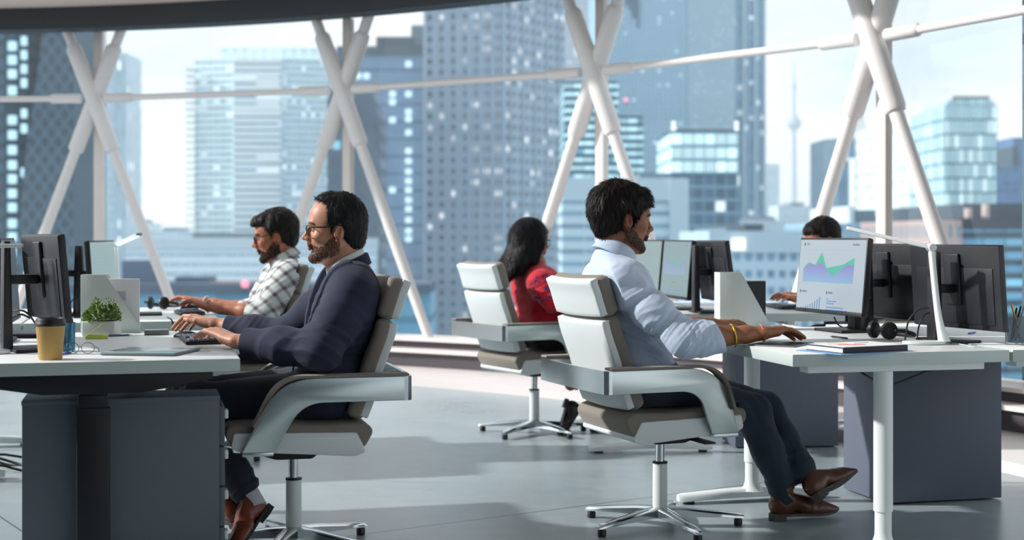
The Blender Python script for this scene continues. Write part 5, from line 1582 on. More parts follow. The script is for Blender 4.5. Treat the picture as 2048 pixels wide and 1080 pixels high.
# ---------------------------------------------------------------- anatomy
class Head:
    def __init__(s, ear, lat, facing, yaw=0.0, pitch=0.0, roll=0.0, sc=1.06):
        """ear: world point of the near ear centre; lat: +1 when it is the left ear"""
        Rm = Matrix.Rotation(facing + math.radians(yaw), 3, 'Z') @ Matrix.Rotation(math.radians(pitch), 3, 'Y') @ Matrix.Rotation(math.radians(roll), 3, 'X')
        s.R = np.array(Rm, F32); s.sc = sc
        s.O = np.asarray(ear, F32) - s.R @ (V3(-0.006, 0.078 * lat, 0.0) * sc)

    def w(s, f, l, u): return s.O + s.R @ (V3(f, l, u) * s.sc)

    def loc(s, P): return ((P - s.O) @ s.R) / s.sc

    def rot(s, ry=0, rz=0):
        m = np.array(Matrix.Rotation(math.radians(rz), 3, 'Z') @ Matrix.Rotation(math.radians(ry), 3, 'Y'), F32)
        return s.R @ m

    def e(s, F_, c, r, k=0.02, op='u', ry=0, rz=0): F_.ell(s.w(*c), s.rot(ry, rz), np.array(r) * s.sc, k * s.sc, op)

    def c(s, F_, a, b, ra, rb=None, k=0.015, op='u'): F_.cap(s.w(*a), s.w(*b), ra * s.sc, (ra if rb is None else rb) * s.sc, k * s.sc, op)

    def build(s, F_, female=False, ears=True):
        s.e(F_, (-0.012, 0, 0.040), (0.096, 0.076, 0.086), 0.02)
        s.e(F_, (0.030, 0, 0.045), (0.066, 0.064, 0.066), 0.03)
        s.e(F_, (0.034, 0, -0.028), (0.058, 0.058, 0.080), 0.03)
        for y in (-1, 1):
            s.c(F_, (0.0, y * 0.054, -0.045), (0.062, y * 0.020, -0.094), 0.021, 0.017, 0.03)
            s.e(F_, (0.060, y * 0.044, -0.016), (0.024, 0.018, 0.018), 0.02)
        s.e(F_, (0.078, 0, -0.098), (0.018, 0.021, 0.017), 0.022)
        s.c(F_, (0.086, -0.030, 0.031), (0.086, 0.030, 0.031), 0.0105, None, 0.02)          # brow
        for y in (-1, 1):
            s.e(F_, (0.096, y * 0.031, 0.010), (0.017, 0.017, 0.0105), 0.014, 's')           # sockets
            s.e(F_, (0.078, y * 0.031, 0.011), (0.0135, 0.0135, 0.0120), 0.004)              # lids over the eyes
        s.c(F_, (0.092, 0, 0.020), (0.112, 0, -0.018), 0.0085, 0.0105, 0.012)                # nose
        s.e(F_, (0.113, 0, -0.021), (0.0115, 0.0105, 0.0095), 0.008)
        for y in (-1, 1):
            s.e(F_, (0.102, y * 0.0125, -0.025), (0.0115, 0.0075, 0.0085), 0.006)
        s.c(F_, (0.094, -0.010, -0.040), (0.094, 0.010, -0.040), 0.010, None, 0.012)         # upper lip mound
        s.c(F_, (0.0965, -0.016, -0.0515), (0.0965, 0.016, -0.0515), 0.0062, None, 0.005)
        s.c(F_, (0.0950, -0.014, -0.0625), (0.0950, 0.014, -0.0625), 0.0070, None, 0.004)
        s.c(F_, (0.104, -0.026, -0.0570), (0.104, 0.026, -0.0570), 0.0028, None, 0.004, 's')
        s.c(F_, (0.100, -0.012, -0.0765), (0.100, 0.012, -0.0765), 0.0075, None, 0.012, 's')
        if ears:
            for y in (-1, 1):
                s.e(F_, (-0.010, y * 0.078, 0.003), (0.019, 0.0085, 0.0315), 0.006, ry=-10, rz=y * 22)
                s.e(F_, (-0.007, y * 0.0885, 0.006), (0.0125, 0.0085, 0.0235), 0.003, 's', ry=-10, rz=y * 22)
                s.c(F_, (-0.018, y * 0.0835, 0.014), (-0.012, y * 0.0825, -0.012), 0.0034, 0.0042, 0.004)
                s.e(F_, (0.005, y * 0.079, -0.006), (0.006, 0.0065, 0.009), 0.004)
                s.e(F_, (-0.006, y * 0.0785, -0.026), (0.008, 0.006, 0.009), 0.005)

    def neck(s, F_, base, r0=0.056, r1=0.060):
        F_.cap(s.w(-0.028, 0, -0.050), base, r0 * s.sc, r1, 0.03)
        F_.cap(s.w(0.012, 0, -0.085), np.asarray(base, F32) + s.R @ V3(0.03, 0, 0.0), 0.035 * s.sc, 0.045, 0.03)


def paint_skin(head, c, lip=(150, 84, 76), brow=(30, 22, 20), brow_w=1.0, stub=None, stub_c=(46, 34, 30), stub_k=0.6):
    base = np.array(lin(c), F32); lipc = np.array(lin(lip), F32); bc = np.array(lin(brow), F32)
    red = base * V3(1.08, 0.82, 0.76)
    def f(P):
        out = np.repeat(base[None], len(P), 0)
        out *= (1 + 0.16 * vnoise(P * 40)[:, None] + 0.10 * vnoise(P * 140, 3)[:, None])
        q = head.loc(P)
        def bl(m, cc):
            nonlocal out
            m = np.clip(m, 0, 1)[:, None]; out = out * (1 - m) + cc * m
        # ears, nose and cheeks run a little redder
        bl(np.exp(-((q[:, 0] + 0.008) ** 2 / 0.0006 + (np.abs(q[:, 1]) - 0.082) ** 2 / 0.0002 + q[:, 2] ** 2 / 0.0012)) * 0.7, red)
        bl(np.exp(-((q[:, 0] - 0.112) ** 2 + q[:, 1] ** 2 + (q[:, 2] + 0.02) ** 2) / 0.0004) * 0.6, red)
        lm = (np.abs(q[:, 1]) < 0.023) & (q[:, 0] > 0.085) & (q[:, 2] < -0.0455) & (q[:, 2] > -0.070 + np.abs(q[:, 1]) * 0.25)
        bl(lm.astype(F32) * 0.85, lipc)
        ay = np.abs(q[:, 1])
        bz = 0.0345 - (ay - 0.03) ** 2 * 14
        bm_ = (np.abs(q[:, 2] - bz) < 0.0052 * brow_w) & (ay > 0.010) & (ay < 0.052) & (q[:, 0] > 0.055)
        bl(bm_.astype(F32) * 0.9, bc)
        if stub is not None: bl(stub(q) * stub_k * (0.75 + 0.8 * vnoise(q * 300, 9)), np.array(lin(stub_c), F32))
        return out
    return f


def smax(a, b, k):
    h = np.maximum(k - np.abs(a - b), 0) / k
    return np.maximum(a, b) + h * h * k * 0.25


def smin(a, b, k):
    h = np.maximum(k - np.abs(a - b), 0) / k
    return np.minimum(a, b) - h * h * k * 0.25


def hair_cap(head, bulbs, line, offs=0.012, jag=0.004, streak=0.003, seed=1, back=-0.085, ear=True):
    """hair: bulbs = ellipsoids in head space; line = [(u, f)] front edge of the hair at height u"""
    F_ = Field()
    for c_, r_ in bulbs: head.e(F_, c_, r_, 0.02)
    us = np.array([p[0] for p in line]); fs = np.array([p[1] for p in line])
    def post(P, d):
        q = head.loc(P)
        n = vnoise(q * V3(60, 60, 14) * 1.0, seed); n2 = vnoise(q * V3(150, 150, 40), seed + 1)
        d = d / head.sc + streak * n * 2 + 0.0016 * n2 * 2
        fl = np.interp(q[:, 2], us, fs)
        d = smax(d, q[:, 0] - fl + jag * 2 * vnoise(q * 90, seed + 2), 0.006)
        d = smax(d, back - q[:, 2] + 0.25 * np.maximum(q[:, 0] + 0.03, 0) + jag * 2 * vnoise(q * 90, seed + 3), 0.005)
        if ear:
            e = np.sqrt(((q[:, 0] + 0.008) / 0.023) ** 2 + ((q[:, 2] - 0.0) / 0.037) ** 2) - 1
            d = smax(d, -(e * 0.024), 0.004)
        return d * head.sc
    F_.posts.append(post)
    return F_


def beard_field(head, F_skin, top, low=-0.125, thick=0.003, seed=5):
    """short beard: a shell just outside the skin, between the line 'top' [(f,u)] and the jaw"""
    F_ = Field(); F_.p = [q for q in F_skin.p]
    fs = np.array([p[0] for p in top]); us = np.array([p[1] for p in top])
    def post(P, d):
        q = head.loc(P)
        d = d - thick * head.sc - 0.0016 * vnoise(q * 210, seed) * 2
        jag = 0.004 * vnoise(q * 120, seed + 1) * 2
        d = smax(d, (q[:, 2] - np.interp(q[:, 0], fs, us) + jag) * head.sc, 0.003)
        d = np.maximum(d, (low + 0.35 * (0.09 - q[:, 0]).clip(0) - q[:, 2] + jag) * head.sc)
        d = np.maximum(d, (-0.012 - q[:, 0]) * head.sc)
        lip = np.sqrt((q[:, 1] / 0.022) ** 2 + ((q[:, 2] + 0.057) / 0.0125) ** 2) - 1
        lip = np.where(q[:, 0] > 0.07, lip, 1)
        d = np.maximum(d, -lip * 0.012 * head.sc)
        return d
    F_.posts.append(post)
    return F_


def hand(F_, W, K, T, thumb, up, thumb_out=1.0, lift=0.016, gap=1.0, sc=1.0, tuck=0.0):
    W, K, T = (np.asarray(v, F32) for v in (W, K, T))
    d = K - W; d /= np.linalg.norm(d)
    t = np.asarray(thumb, F32); t = t - d * (t @ d); t /= np.linalg.norm(t)
    u = np.cross(d, t); u = u if u @ np.asarray(up, F32) > 0 else -u
    offs = [0.032, 0.0105, -0.0105, -0.030]
    drop = [-0.002, 0.0, -0.002, -0.006]
    rad_ = [0.0092, 0.0095, 0.0090, 0.0078]
    ln = [0.93, 1.0, 0.93, 0.74]
    for i in range(4):
        mcp = K + (t * offs[i] + u * drop[i]) * sc - d * (0.006 if i == 3 else 0.0) * sc
        F_.cap(W + t * offs[i] * 0.55 * sc, mcp, 0.0165 * sc, 0.0118 * sc, 0.014)
    F_.cap(W + t * 0.016 * sc + d * 0.012, W + t * 0.032 * sc + d * 0.045 - u * 0.010 * sc, 0.017 * sc, 0.0145 * sc, 0.014)
    F_.cap(W - t * 0.018 * sc + d * 0.006 - u * 0.004, W - t * 0.024 * sc + d * 0.055 * sc - u * 0.010 * sc, 0.016 * sc, 0.0145 * sc, 0.014)
    tips = []
    for i in range(4):
        mcp = K + (t * offs[i] + u * drop[i]) * sc - d * (0.006 if i == 3 else 0.0) * sc
        fd = (T - K) * ln[i]
        tip = mcp + fd + t * (offs[i] * 0.22 * gap) * sc - u * tuck * (i > 1)
        l = lift * (1.0 - 0.12 * i)
        pip = mcp + (tip - mcp) * 0.46 + u * l; dip = mcp + (tip - mcp) * 0.78 + u * l * 0.62
        r = rad_[i] * sc
        F_.cap(mcp, pip, r * 1.12, r, 0.005); F_.cap(pip, dip, r * 1.0, r * 0.9, 0.002); F_.cap(dip, tip, r * 0.88, r * 0.74, 0.002)
        tips.append((mcp, pip, dip, tip, r))
    a = W + (t * 0.026 + d * 0.026 - u * 0.006) * sc; b = a + (t * 0.022 * thumb_out + d * 0.036 - u * 0.003) * sc
    c = b + (t * 0.008 * thumb_out + d * 0.030 - u * 0.004) * sc; e = c + (d * 0.024 - u * 0.003 - t * 0.003) * sc
    F_.cap(a, b, 0.015 * sc, 0.0118 * sc, 0.012); F_.cap(b, c, 0.0112 * sc, 0.0098 * sc, 0.003); F_.cap(c, e, 0.0098 * sc, 0.0078 * sc, 0.002)
    return tips, d, t, u


def forearm(F_, E, W, r0=0.046, r1=0.027):
    E = np.asarray(E, F32); W = np.asarray(W, F32)
    m = E + (W - E) * 0.33
    F_.cap(E, m, r0 * 0.95, r0, 0.03); F_.cap(m, E + (W - E) * 0.8, r0, r1 * 1.12, 0.03); F_.cap(E + (W - E) * 0.8, W, r1 * 1.12, r1, 0.02)


def folds(center, axis, amp, freq, rad_, seed, cross=7.0):
    """cloth creases: ridges running round the limb near a joint"""
    c = np.asarray(center, F32); a = np.asarray(axis, F32); a = a / np.linalg.norm(a)
    def post(P, d):
        q = P - c
        m = np.abs(d) < 0.03
        if not m.any(): return d
        qq = q[m]
        w_ = np.exp(-(qq ** 2).sum(1) / (rad_ * rad_))
        t = qq @ a
        rest = qq - t[:, None] * a
        wv = vnoise(rest * 9, seed + 4) * 1.6 + t * freq
        n = vnoise(np.stack([wv, rest[:, 0] * cross * .5 + rest[:, 1] * cross * .4, rest[:, 2] * cross * .5], 1), seed)
        n2 = vnoise(np.stack([wv * 2.1, rest[:, 0] * cross, rest[:, 2] * cross + rest[:, 1] * cross], 1), seed + 7)
        r = 0.8 - np.abs(n) * 5 + 0.4 * (0.5 - np.abs(n2) * 4)
        d = d.copy(); d[m] -= amp * w_ * r
        return d
    return post


def groove(p, n, c, R, depth=0.0016, wd=0.0022):
    """a stitched seam: a fine groove where a plane meets the cloth, within R of c"""
    p = np.asarray(p, F32); n = np.asarray(n, F32); n = n / np.linalg.norm(n); c = np.asarray(c, F32)
    def f(P, d):
        t = np.abs((P - p) @ n); m = (((P - c) ** 2).sum(1) < R * R)
        return d + depth * np.exp(-(t / wd) ** 2) * m
    return f


def chair_clip(chair, off=0.0):
    """cloth pressed against the seat top and the backrest of its chair"""
    c = V3(chair[0], chair[1], 0); r = chair[2]; fw = V3(math.cos(r), math.sin(r), 0); lt = V3(-math.sin(r), math.cos(r), 0)
    def f(P, d):
        q = P - c; x = q @ fw; y = q @ lt; z = P[:, 2]
        face = np.interp(z, [0.46, 0.49, 0.56, 0.68, 0.78, 0.842, 0.95, 1.0], [-0.170, -0.166, -0.192, -0.229, -0.266, -0.281, -0.310, -0.330]) + 0.30 * np.minimum(y * y, 0.05) + off
        d = np.where((z > 0.44) & (z < 1.03) & (np.abs(y) < 0.25), np.maximum(d, (face - x) * 0.94), d)
        return np.where((x < 0.262) & (np.abs(y) < 0.26) & (z > 0.35), np.maximum(d, 0.4925 + off - z), d)
    return f


def wide(F_, c, lat, hw, r, k=0.05):
    c = np.asarray(c, F32); F_.cap(c - lat * hw, c + lat * hw, r, r, k)


def torso(F_, J, g=0.0, k=0.07, belly=0.0):
    l = J['lat']; f = J['fwd']
    wide(F_, J['pelvis'], l, 0.072, 0.112 + g, k); wide(F_, J['waist'] + f * belly, l, 0.068, 0.104 + g + belly * 0.5, k)
    wide(F_, J['chest'], l, 0.078, 0.112 + g, k); wide(F_, J['upper'], l, 0.10, 0.078 + g, k)
    for s in ('shl', 'shr'):
        F_.cap(J['neck'] - V3(0, 0, 0.030) - f * 0.012, J[s], 0.036 + g, 0.058 + g, 0.05)


def sleeve(F_, S, E, W, r=(0.066, 0.054, 0.050, 0.040), k=0.03):
    S, E, W = (np.asarray(v, F32) for v in (S, E, W))
    F_.cap(S, S + (E - S) * 0.5, r[0], (r[0] + r[1]) / 2, 0.05); F_.cap(S + (E - S) * 0.5, E, (r[0] + r[1]) / 2, r[1], k)
    F_.cap(E, E + (W - E) * 0.5, r[1], r[2], k); F_.cap(E + (W - E) * 0.5, W, r[2], r[3], k)


def cut_plane(p, n):
    p = np.asarray(p, F32); n = np.asarray(n, F32); n = n / np.linalg.norm(n)
    return lambda P, d: np.maximum(d, (P - p) @ n)


def cut_cap(p, n, R):
    """cut flat with a plane, but only inside radius R of p (so one sleeve end does not cut the rest)"""
    p = np.asarray(p, F32); n = np.asarray(n, F32); n = n / np.linalg.norm(n)
    def f(P, d):
        q = P - p; t = q @ n
        m = ((q ** 2).sum(1) < R * R)
        return np.where(m, np.maximum(d, t), d)
    return f


def collar_mesh(name, base, axis, fwd, r0, r1, h_, m, parent, org, open_deg=28, flare=0.012, front_drop=0.02, squash=0.9, fold=True):
    """a turned-down shirt collar: a band round the neck with an outer leaf, open at the throat"""
    z = Vector(axis).normalized(); x = (Vector(fwd) - z * Vector(fwd).dot(z)).normalized(); y = z.cross(x)
    b = Vector(base)
    bm = BM()
    n = 40
    prof = [(r0, 0.0), (r1, h_), (r1 + 0.004, h_ + 0.003)] + ([(r1 + 0.009, h_ * 0.95), (r0 + flare + 0.006, -0.004), (r0 + flare + 0.002, -0.006)] if fold else [(r1 + 0.004, h_ * 0.9), (r0 + 0.004, 0.0)])
    rows = []
    for i in range(n + 1):
        a = math.radians(open_deg / 2 + (360 - open_deg) * i / n)
        ca, sa = math.cos(a), math.sin(a)
        fr = max(0.0, ca)
        row = []
        for j, (r, hh) in enumerate(prof):
            dr = -front_drop * fr * fr
            ext = 0.016 * max(0, ca) ** 6 if j in (4, 5) and fold else 0
            row.append(bm.verts.new(b + x * (r * ca * squash + ext) + y * (r * sa) + z * (hh + dr - ext * 1.5)))
        rows.append(row)
    for p, q in zip(rows, rows[1:]):
        for j in range(len(prof) - 1): bm.faces.new((p[j], p[j + 1], q[j + 1], q[j]))
        if True: bm.faces.new((p[-1], p[0], q[0], q[-1]))
    bm.faces.new(rows[0]); bm.faces.new(rows[-1])
    bmesh.ops.translate(bm, vec=-Vector(org), verts=bm.verts)
    return obj(name, bm, m, parent, 60)


def cuff_mesh(name, c, d, tilt, r, m, parent, org, L=0.058):
    """a turned-back sleeve cuff: a double-walled band, its open end cut on the slant"""
    z = Vector(d).normalized(); x = z.orthogonal().normalized(); y = z.cross(x); t = Vector(tilt).normalized(); c = Vector(c) - Vector(org)
    bm = BM(); rows = []
    n = 36
    for i in range(n):
        a = 2 * math.pi * i / n; rd = x * math.cos(a) + y * math.sin(a)
        e = -(rd * r).dot(t) / max(0.3, z.dot(t)); w = 1 + 0.02 * math.sin(3 * a + 1)
        prof = [(r * 0.93, -0.004 + e), (r * 1.04, 0.006 + e), (r * 1.10 * w, 0.002 + e), (r * 1.13 * w, -L * 0.5 + e * 0.9), (r * 1.12 * w, -L + e * 0.8), (r * 1.07, -L - 0.004 + e * 0.8), (r * 0.95, -L * 0.8 + e * 0.8)]
        rows.append([bm.verts.new(c + rd * rr + z * h) for rr, h in prof])
    for i in range(n):
        p, q = rows[i], rows[(i + 1) % n]
        for j in range(len(p)): bm.faces.new((p[j], p[(j + 1) % len(p)], q[(j + 1) % len(p)], q[j]))
    return obj(name, bm, m, parent, 50)


def shoe(parent, org, heel, toe, up, m, name='shoe', L=0.285, W=0.05, sole_m=None):
    """heel: back of the heel on the sole line; toe: tip of the toe on the sole line"""
    heel = np.asarray(heel, F32); toe = np.asarray(toe, F32)
    x = toe - heel; x /= np.linalg.norm(x)
    z = np.asarray(up, F32); z = z - x * (z @ x); z /= np.linalg.norm(z); y = np.cross(z, x)
    R = np.stack([x, y, z], 1)
    k = L / 0.285
    def w(a, b, c): return heel + R @ (V3(a, b, c) * k)
    F_ = Field()
    F_.ell(w(0.048, 0, 0.045), R, np.array([0.046, 0.034, 0.045]) * k, 0.02)
    F_.cap(w(0.055, 0, 0.052), w(0.060, 0, 0.085), 0.036 * k, 0.035 * k, 0.03)
    F_.cap(w(0.10, 0, 0.060), w(0.19, 0.0, 0.032), 0.036 * k, 0.032 * k, 0.03)
    F_.ell(w(0.185, 0.0, 0.026), R, np.array([0.062, 0.046, 0.030]) * k, 0.03)
    F_.ell(w(0.235, 0.0, 0.020), R, np.array([0.050, 0.033, 0.020]) * k, 0.025)
    def post(P, d):
        q = (P - heel) @ R / k
        bot = 0.012 + 0.010 * np.clip((q[:, 0] - 0.19) / 0.09, 0, 1) ** 2
        d = np.maximum(d, (bot - q[:, 2]) * k)
        d = np.maximum(d, (q[:, 2] - 0.100 + 0.25 * (q[:, 0] - 0.05)) * k)
        cr = np.sin(q[:, 0] * 240) * 0.0009 * np.exp(-((q[:, 0] - 0.17) / 0.025) ** 2)
        lace = np.where((q[:, 0] > 0.095) & (q[:, 0] < 0.155) & (np.abs(q[:, 1]) < 0.016), np.sin(q[:, 0] * 420) * 0.0016, 0)
        seam = -0.0012 * np.exp(-((q[:, 0] - 0.205 + q[:, 1] ** 2 * 12) / 0.002) ** 2)
        return d - cr - lace - seam
    F_.posts.append(post)
    v, q = F_.mesh(0.003)
    s = np_mesh(name, v, q, m, parent, org)
    bm = BM()
    out = []
    for i in range(40):
        a = 2 * math.pi * i / 40
        ux = 0.5 - 0.5 * math.cos(a)
        wd = np.interp(ux, [0, 0.05, 0.18, 0.4, 0.62, 0.78, 0.92, 1.0], [0.0, 0.026, 0.034, 0.031, 0.045, 0.045, 0.027, 0.0])
        out.append((ux * 0.287, wd * (1 if a < math.pi else -1)))
    def zlift(xx): return 0.012 * max(0, (xx - 0.19) / 0.095) ** 2 + (0.0 if True else 0)
    lo = [bm.verts.new(Vector(w(a, b, 0.004 + zlift(a)))) for a, b in out]; hi = [bm.verts.new(Vector(w(a, b, 0.014 + zlift(a)))) for a, b in out]
    bm.faces.new(lo[::-1]); bm.faces.new(hi)
    for i in range(40): bm.faces.new((lo[i], lo[(i + 1) % 40], hi[(i + 1) % 40], hi[i]))
    hl = [(a, b * 0.97) for a, b in out if a < 0.075]
    hl.sort(key=lambda p: math.atan2(p[1], p[0] - 0.04))
    A = [bm.verts.new(Vector(w(a, b, -0.012))) for a, b in hl]; B = [bm.verts.new(Vector(w(a, b, 0.006))) for a, b in hl]
    bm.faces.new(A[::-1]); bm.faces.new(B)
    for i in range(len(A)): bm.faces.new((A[i], A[(i + 1) % len(A)], B[(i + 1) % len(A)], B[i]))
    bmesh.ops.translate(bm, vec=-Vector(org), verts=bm.verts)
    so = obj('sole', bm, sole_m or M['sole'], s, 40)
    return s


def ring_obj(name, p, axis, r, th, m, parent, org, wd=None, seg=40):
    z = Vector(axis).normalized(); x = z.orthogonal().normalized(); y = z.cross(x)
    pts = [Vector(p) + (x * math.cos(a) + y * math.sin(a)) * r - Vector(org) for a in [2 * math.pi * i / seg for i in range(seg)]]
    return obj(name, tube(BM(), pts, th, 8, closed=True), m, parent, 60)


def glasses(head, parent, org, m):
    bm = BM()
    O = Vector(org)
    def W(f, l, u): return Vector(head.w(f, l, u)) - O
    for s in (-1, 1):
        pts = []
        for i in range(24):
            a = 2 * math.pi * i / 24
            ca, sa = math.cos(a), math.sin(a)
            e = 0.55
            y = 0.0245 * (abs(ca) ** e) * (1 if ca > 0 else -1); z = 0.0185 * (abs(sa) ** e) * (1 if sa > 0 else -1)
            pts.append(W(0.108 - abs(y + 0.024) * 0.12, s * (0.033 + y), 0.006 + z))
        tube(bm, pts, 0.0019 * head.sc, 8, closed=True)
        tube(bm, [W(0.103, s * 0.056, 0.018), W(0.092, s * 0.074, 0.018), W(0.04, s * 0.0795, 0.020), W(0.0, s * 0.0835, 0.030), W(-0.020, s * 0.082, 0.026), W(-0.034, s * 0.078, 0.006)], [0.0021, 0.0026, 0.0026, 0.0024, 0.0022, 0.0018], 8)
    tube(bm, [W(0.108, -0.010, 0.012), W(0.111, 0, 0.015), W(0.108, 0.010, 0.012)], 0.0018, 8)
    g = obj('glasses', bm, m, parent, 60)
    return g


def eyes(head, parent, org):
    for s in (-1, 1):
        c = Vector(head.w(0.0800, s * 0.031, 0.0105)) - Vector(org)
        bm = BM(); bmesh.ops.create_uvsphere(bm, u_segments=16, v_segments=10, radius=0.0118 * head.sc); bmesh.ops.translate(bm, vec=c, verts=bm.verts)
        e = obj('eye', bm, M['eye_white'], parent, None)
        bm = BM(); bmesh.ops.create_uvsphere(bm, u_segments=14, v_segments=8, radius=0.0062 * head.sc)
        bmesh.ops.translate(bm, vec=Vector(head.w(0.0868, s * 0.031, 0.0100)) - Vector(org), verts=bm.verts); obj('iris', bm, M['eye'], e, None)


def strands(verts, quads, pick, flow, n, L, lift, w, seed=0, jit=0.28):
    """short tapering hairs rooted on a surface; pick(verts)->weight mask, flow(root)->direction; returns vertices and quads"""
    rg = np.random.default_rng(seed)
    nr = np.zeros_like(verts)
    a, b, c = verts[quads[:, 0]], verts[quads[:, 1]], verts[quads[:, 3]]
    fn = np.cross(b - a, c - a)
    for i in range(4): np.add.at(nr, quads[:, i], fn)
    nr /= np.maximum(np.linalg.norm(nr, axis=1), 1e-12)[:, None]
    m = np.nonzero(pick(verts) > rg.random(len(verts)))[0]
    if len(m) == 0: return np.zeros((0, 3), F32), np.zeros((0, 4), np.int64)
    ix = rg.choice(m, n)
    p = verts[ix] + (rg.random((n, 3)) - 0.5) * 0.003; N = nr[ix]
    d = flow(p) + (rg.random((n, 3)) - 0.5) * jit
    d -= N * (d * N).sum(1)[:, None]; d /= np.maximum(np.linalg.norm(d, axis=1), 1e-9)[:, None]
    s = np.cross(d, N)
    Ln = (L * (0.6 + 0.8 * rg.random(n)))[:, None]; lf = (lift * rg.random(n))[:, None]; ww = (w * (0.6 + 0.8 * rg.random(n)))[:, None]
    p0 = p - N * 0.001; p1 = p + d * Ln * 0.5 + N * lf * 0.7; p2 = p + d * Ln + N * lf
    V = np.stack([p0 - s * ww, p0 + s * ww, p1 - s * ww * .8, p1 + s * ww * .8, p2 - s * ww * .15, p2 + s * ww * .15], 1).reshape(-1, 3).astype(F32)
    k = (np.arange(n) * 6)[:, None]
    Q = np.concatenate([k + np.array([[0, 1, 3, 2]]), k + np.array([[2, 3, 5, 4]])])
    return V, Q


def hair_mesh(name, F_, h, m, root, org, head, n=9000, L=0.022, lift=0.004, w=0.0010, crown=(-0.035, 0, 0.135), seed=1, extra=None):
    v, q = F_.mesh(h)
    def flow(p):
        l = head.loc(p) - V3(*crown)
        g = l / np.maximum(np.linalg.norm(l, axis=1), 1e-6)[:, None]
        if extra is not None: g = g + np.asarray(extra, F32)
        return g @ head.R.T
    sv, sq = strands(v, q, lambda x: np.ones(len(x)), flow, n, L, lift, w, seed)
    return np_mesh(name, np.concatenate([v, sv]), np.concatenate([q, sq + len(v)]), m, root, org)


def beard_mask(top, low=-0.125):
    fs = np.array([p[0] for p in top]); us = np.array([p[1] for p in top])
    def f(q):
        n = vnoise(q * 110, 77) * 0.010
        a = np.clip((np.interp(q[:, 0], fs, us) + n - q[:, 2]) / 0.007, 0, 1)
        b = np.clip((q[:, 2] - n - (low + 0.45 * (0.09 - q[:, 0]).clip(0))) / 0.010, 0, 1)
        c = np.clip((q[:, 0] + 0.016) / 0.006, 0, 1)
        lip = np.sqrt((q[:, 1] / 0.023) ** 2 + ((q[:, 2] + 0.0575) / 0.0115) ** 2)
        e = np.where(q[:, 0] > 0.075, np.clip((lip - 0.95) / 0.15, 0, 1), 1)
        return a * b * c * e
    return f


def beard_mesh(head, mask, root, org, n=6000, L=0.008, lift=0.004, w=0.0006, seed=3):
    HB = Field(); head.build(HB, ears=False); head.neck(HB, head.w(-0.05, 0, -0.15))
    v, q = HB.mesh(0.003)
    f = lambda p: np.repeat((head.R @ V3(-0.15, 0, -1.0))[None], len(p), 0)
    sv, sq = strands(v, q, lambda x: mask(head.loc(x)), f, n, L, lift, w, seed, 0.7)
    return np_mesh('beard', sv, sq, M['beard'], root, org)


def J_from(chair, pts, sh_half=0.185):
    """joint set from pixel estimates: pts name -> (px, py, lateral); lateral towards the person's left"""
    c = Vector((chair[0], chair[1], 0)); r = chair[2]
    fwd = Vector((math.cos(r), math.sin(r), 0)); lat = Vector((-math.sin(r), math.cos(r), 0))
    cam_ = Vector((0, 0, HC))
    J = {}
    for k, (px_, py_, l) in pts.items():
        d = at(px_, py_, 1.0) - cam_
        t = (l + c.dot(lat) - cam_.dot(lat)) / d.dot(lat)
        p = cam_ + d * t
        J[k] = np.array(p, F32)
    J['fwd'] = np.array(fwd, F32); J['lat'] = np.array(lat, F32)
    return J
# ---------------------------------------------------------------- the man in the pale blue shirt
def A(v): return np.asarray(v, F32)


def person_root(label, J):
    o = (float(J['pelvis'][0]), float(J['pelvis'][1]), 0.0)
    return thing('person', label, 'person', o), o


def add_mesh(name, F_, h, m, root, org, paint=None, **kw):
    v, q = F_.mesh(h, **kw)
    return np_mesh(name, v, q, m, root, org, paint)


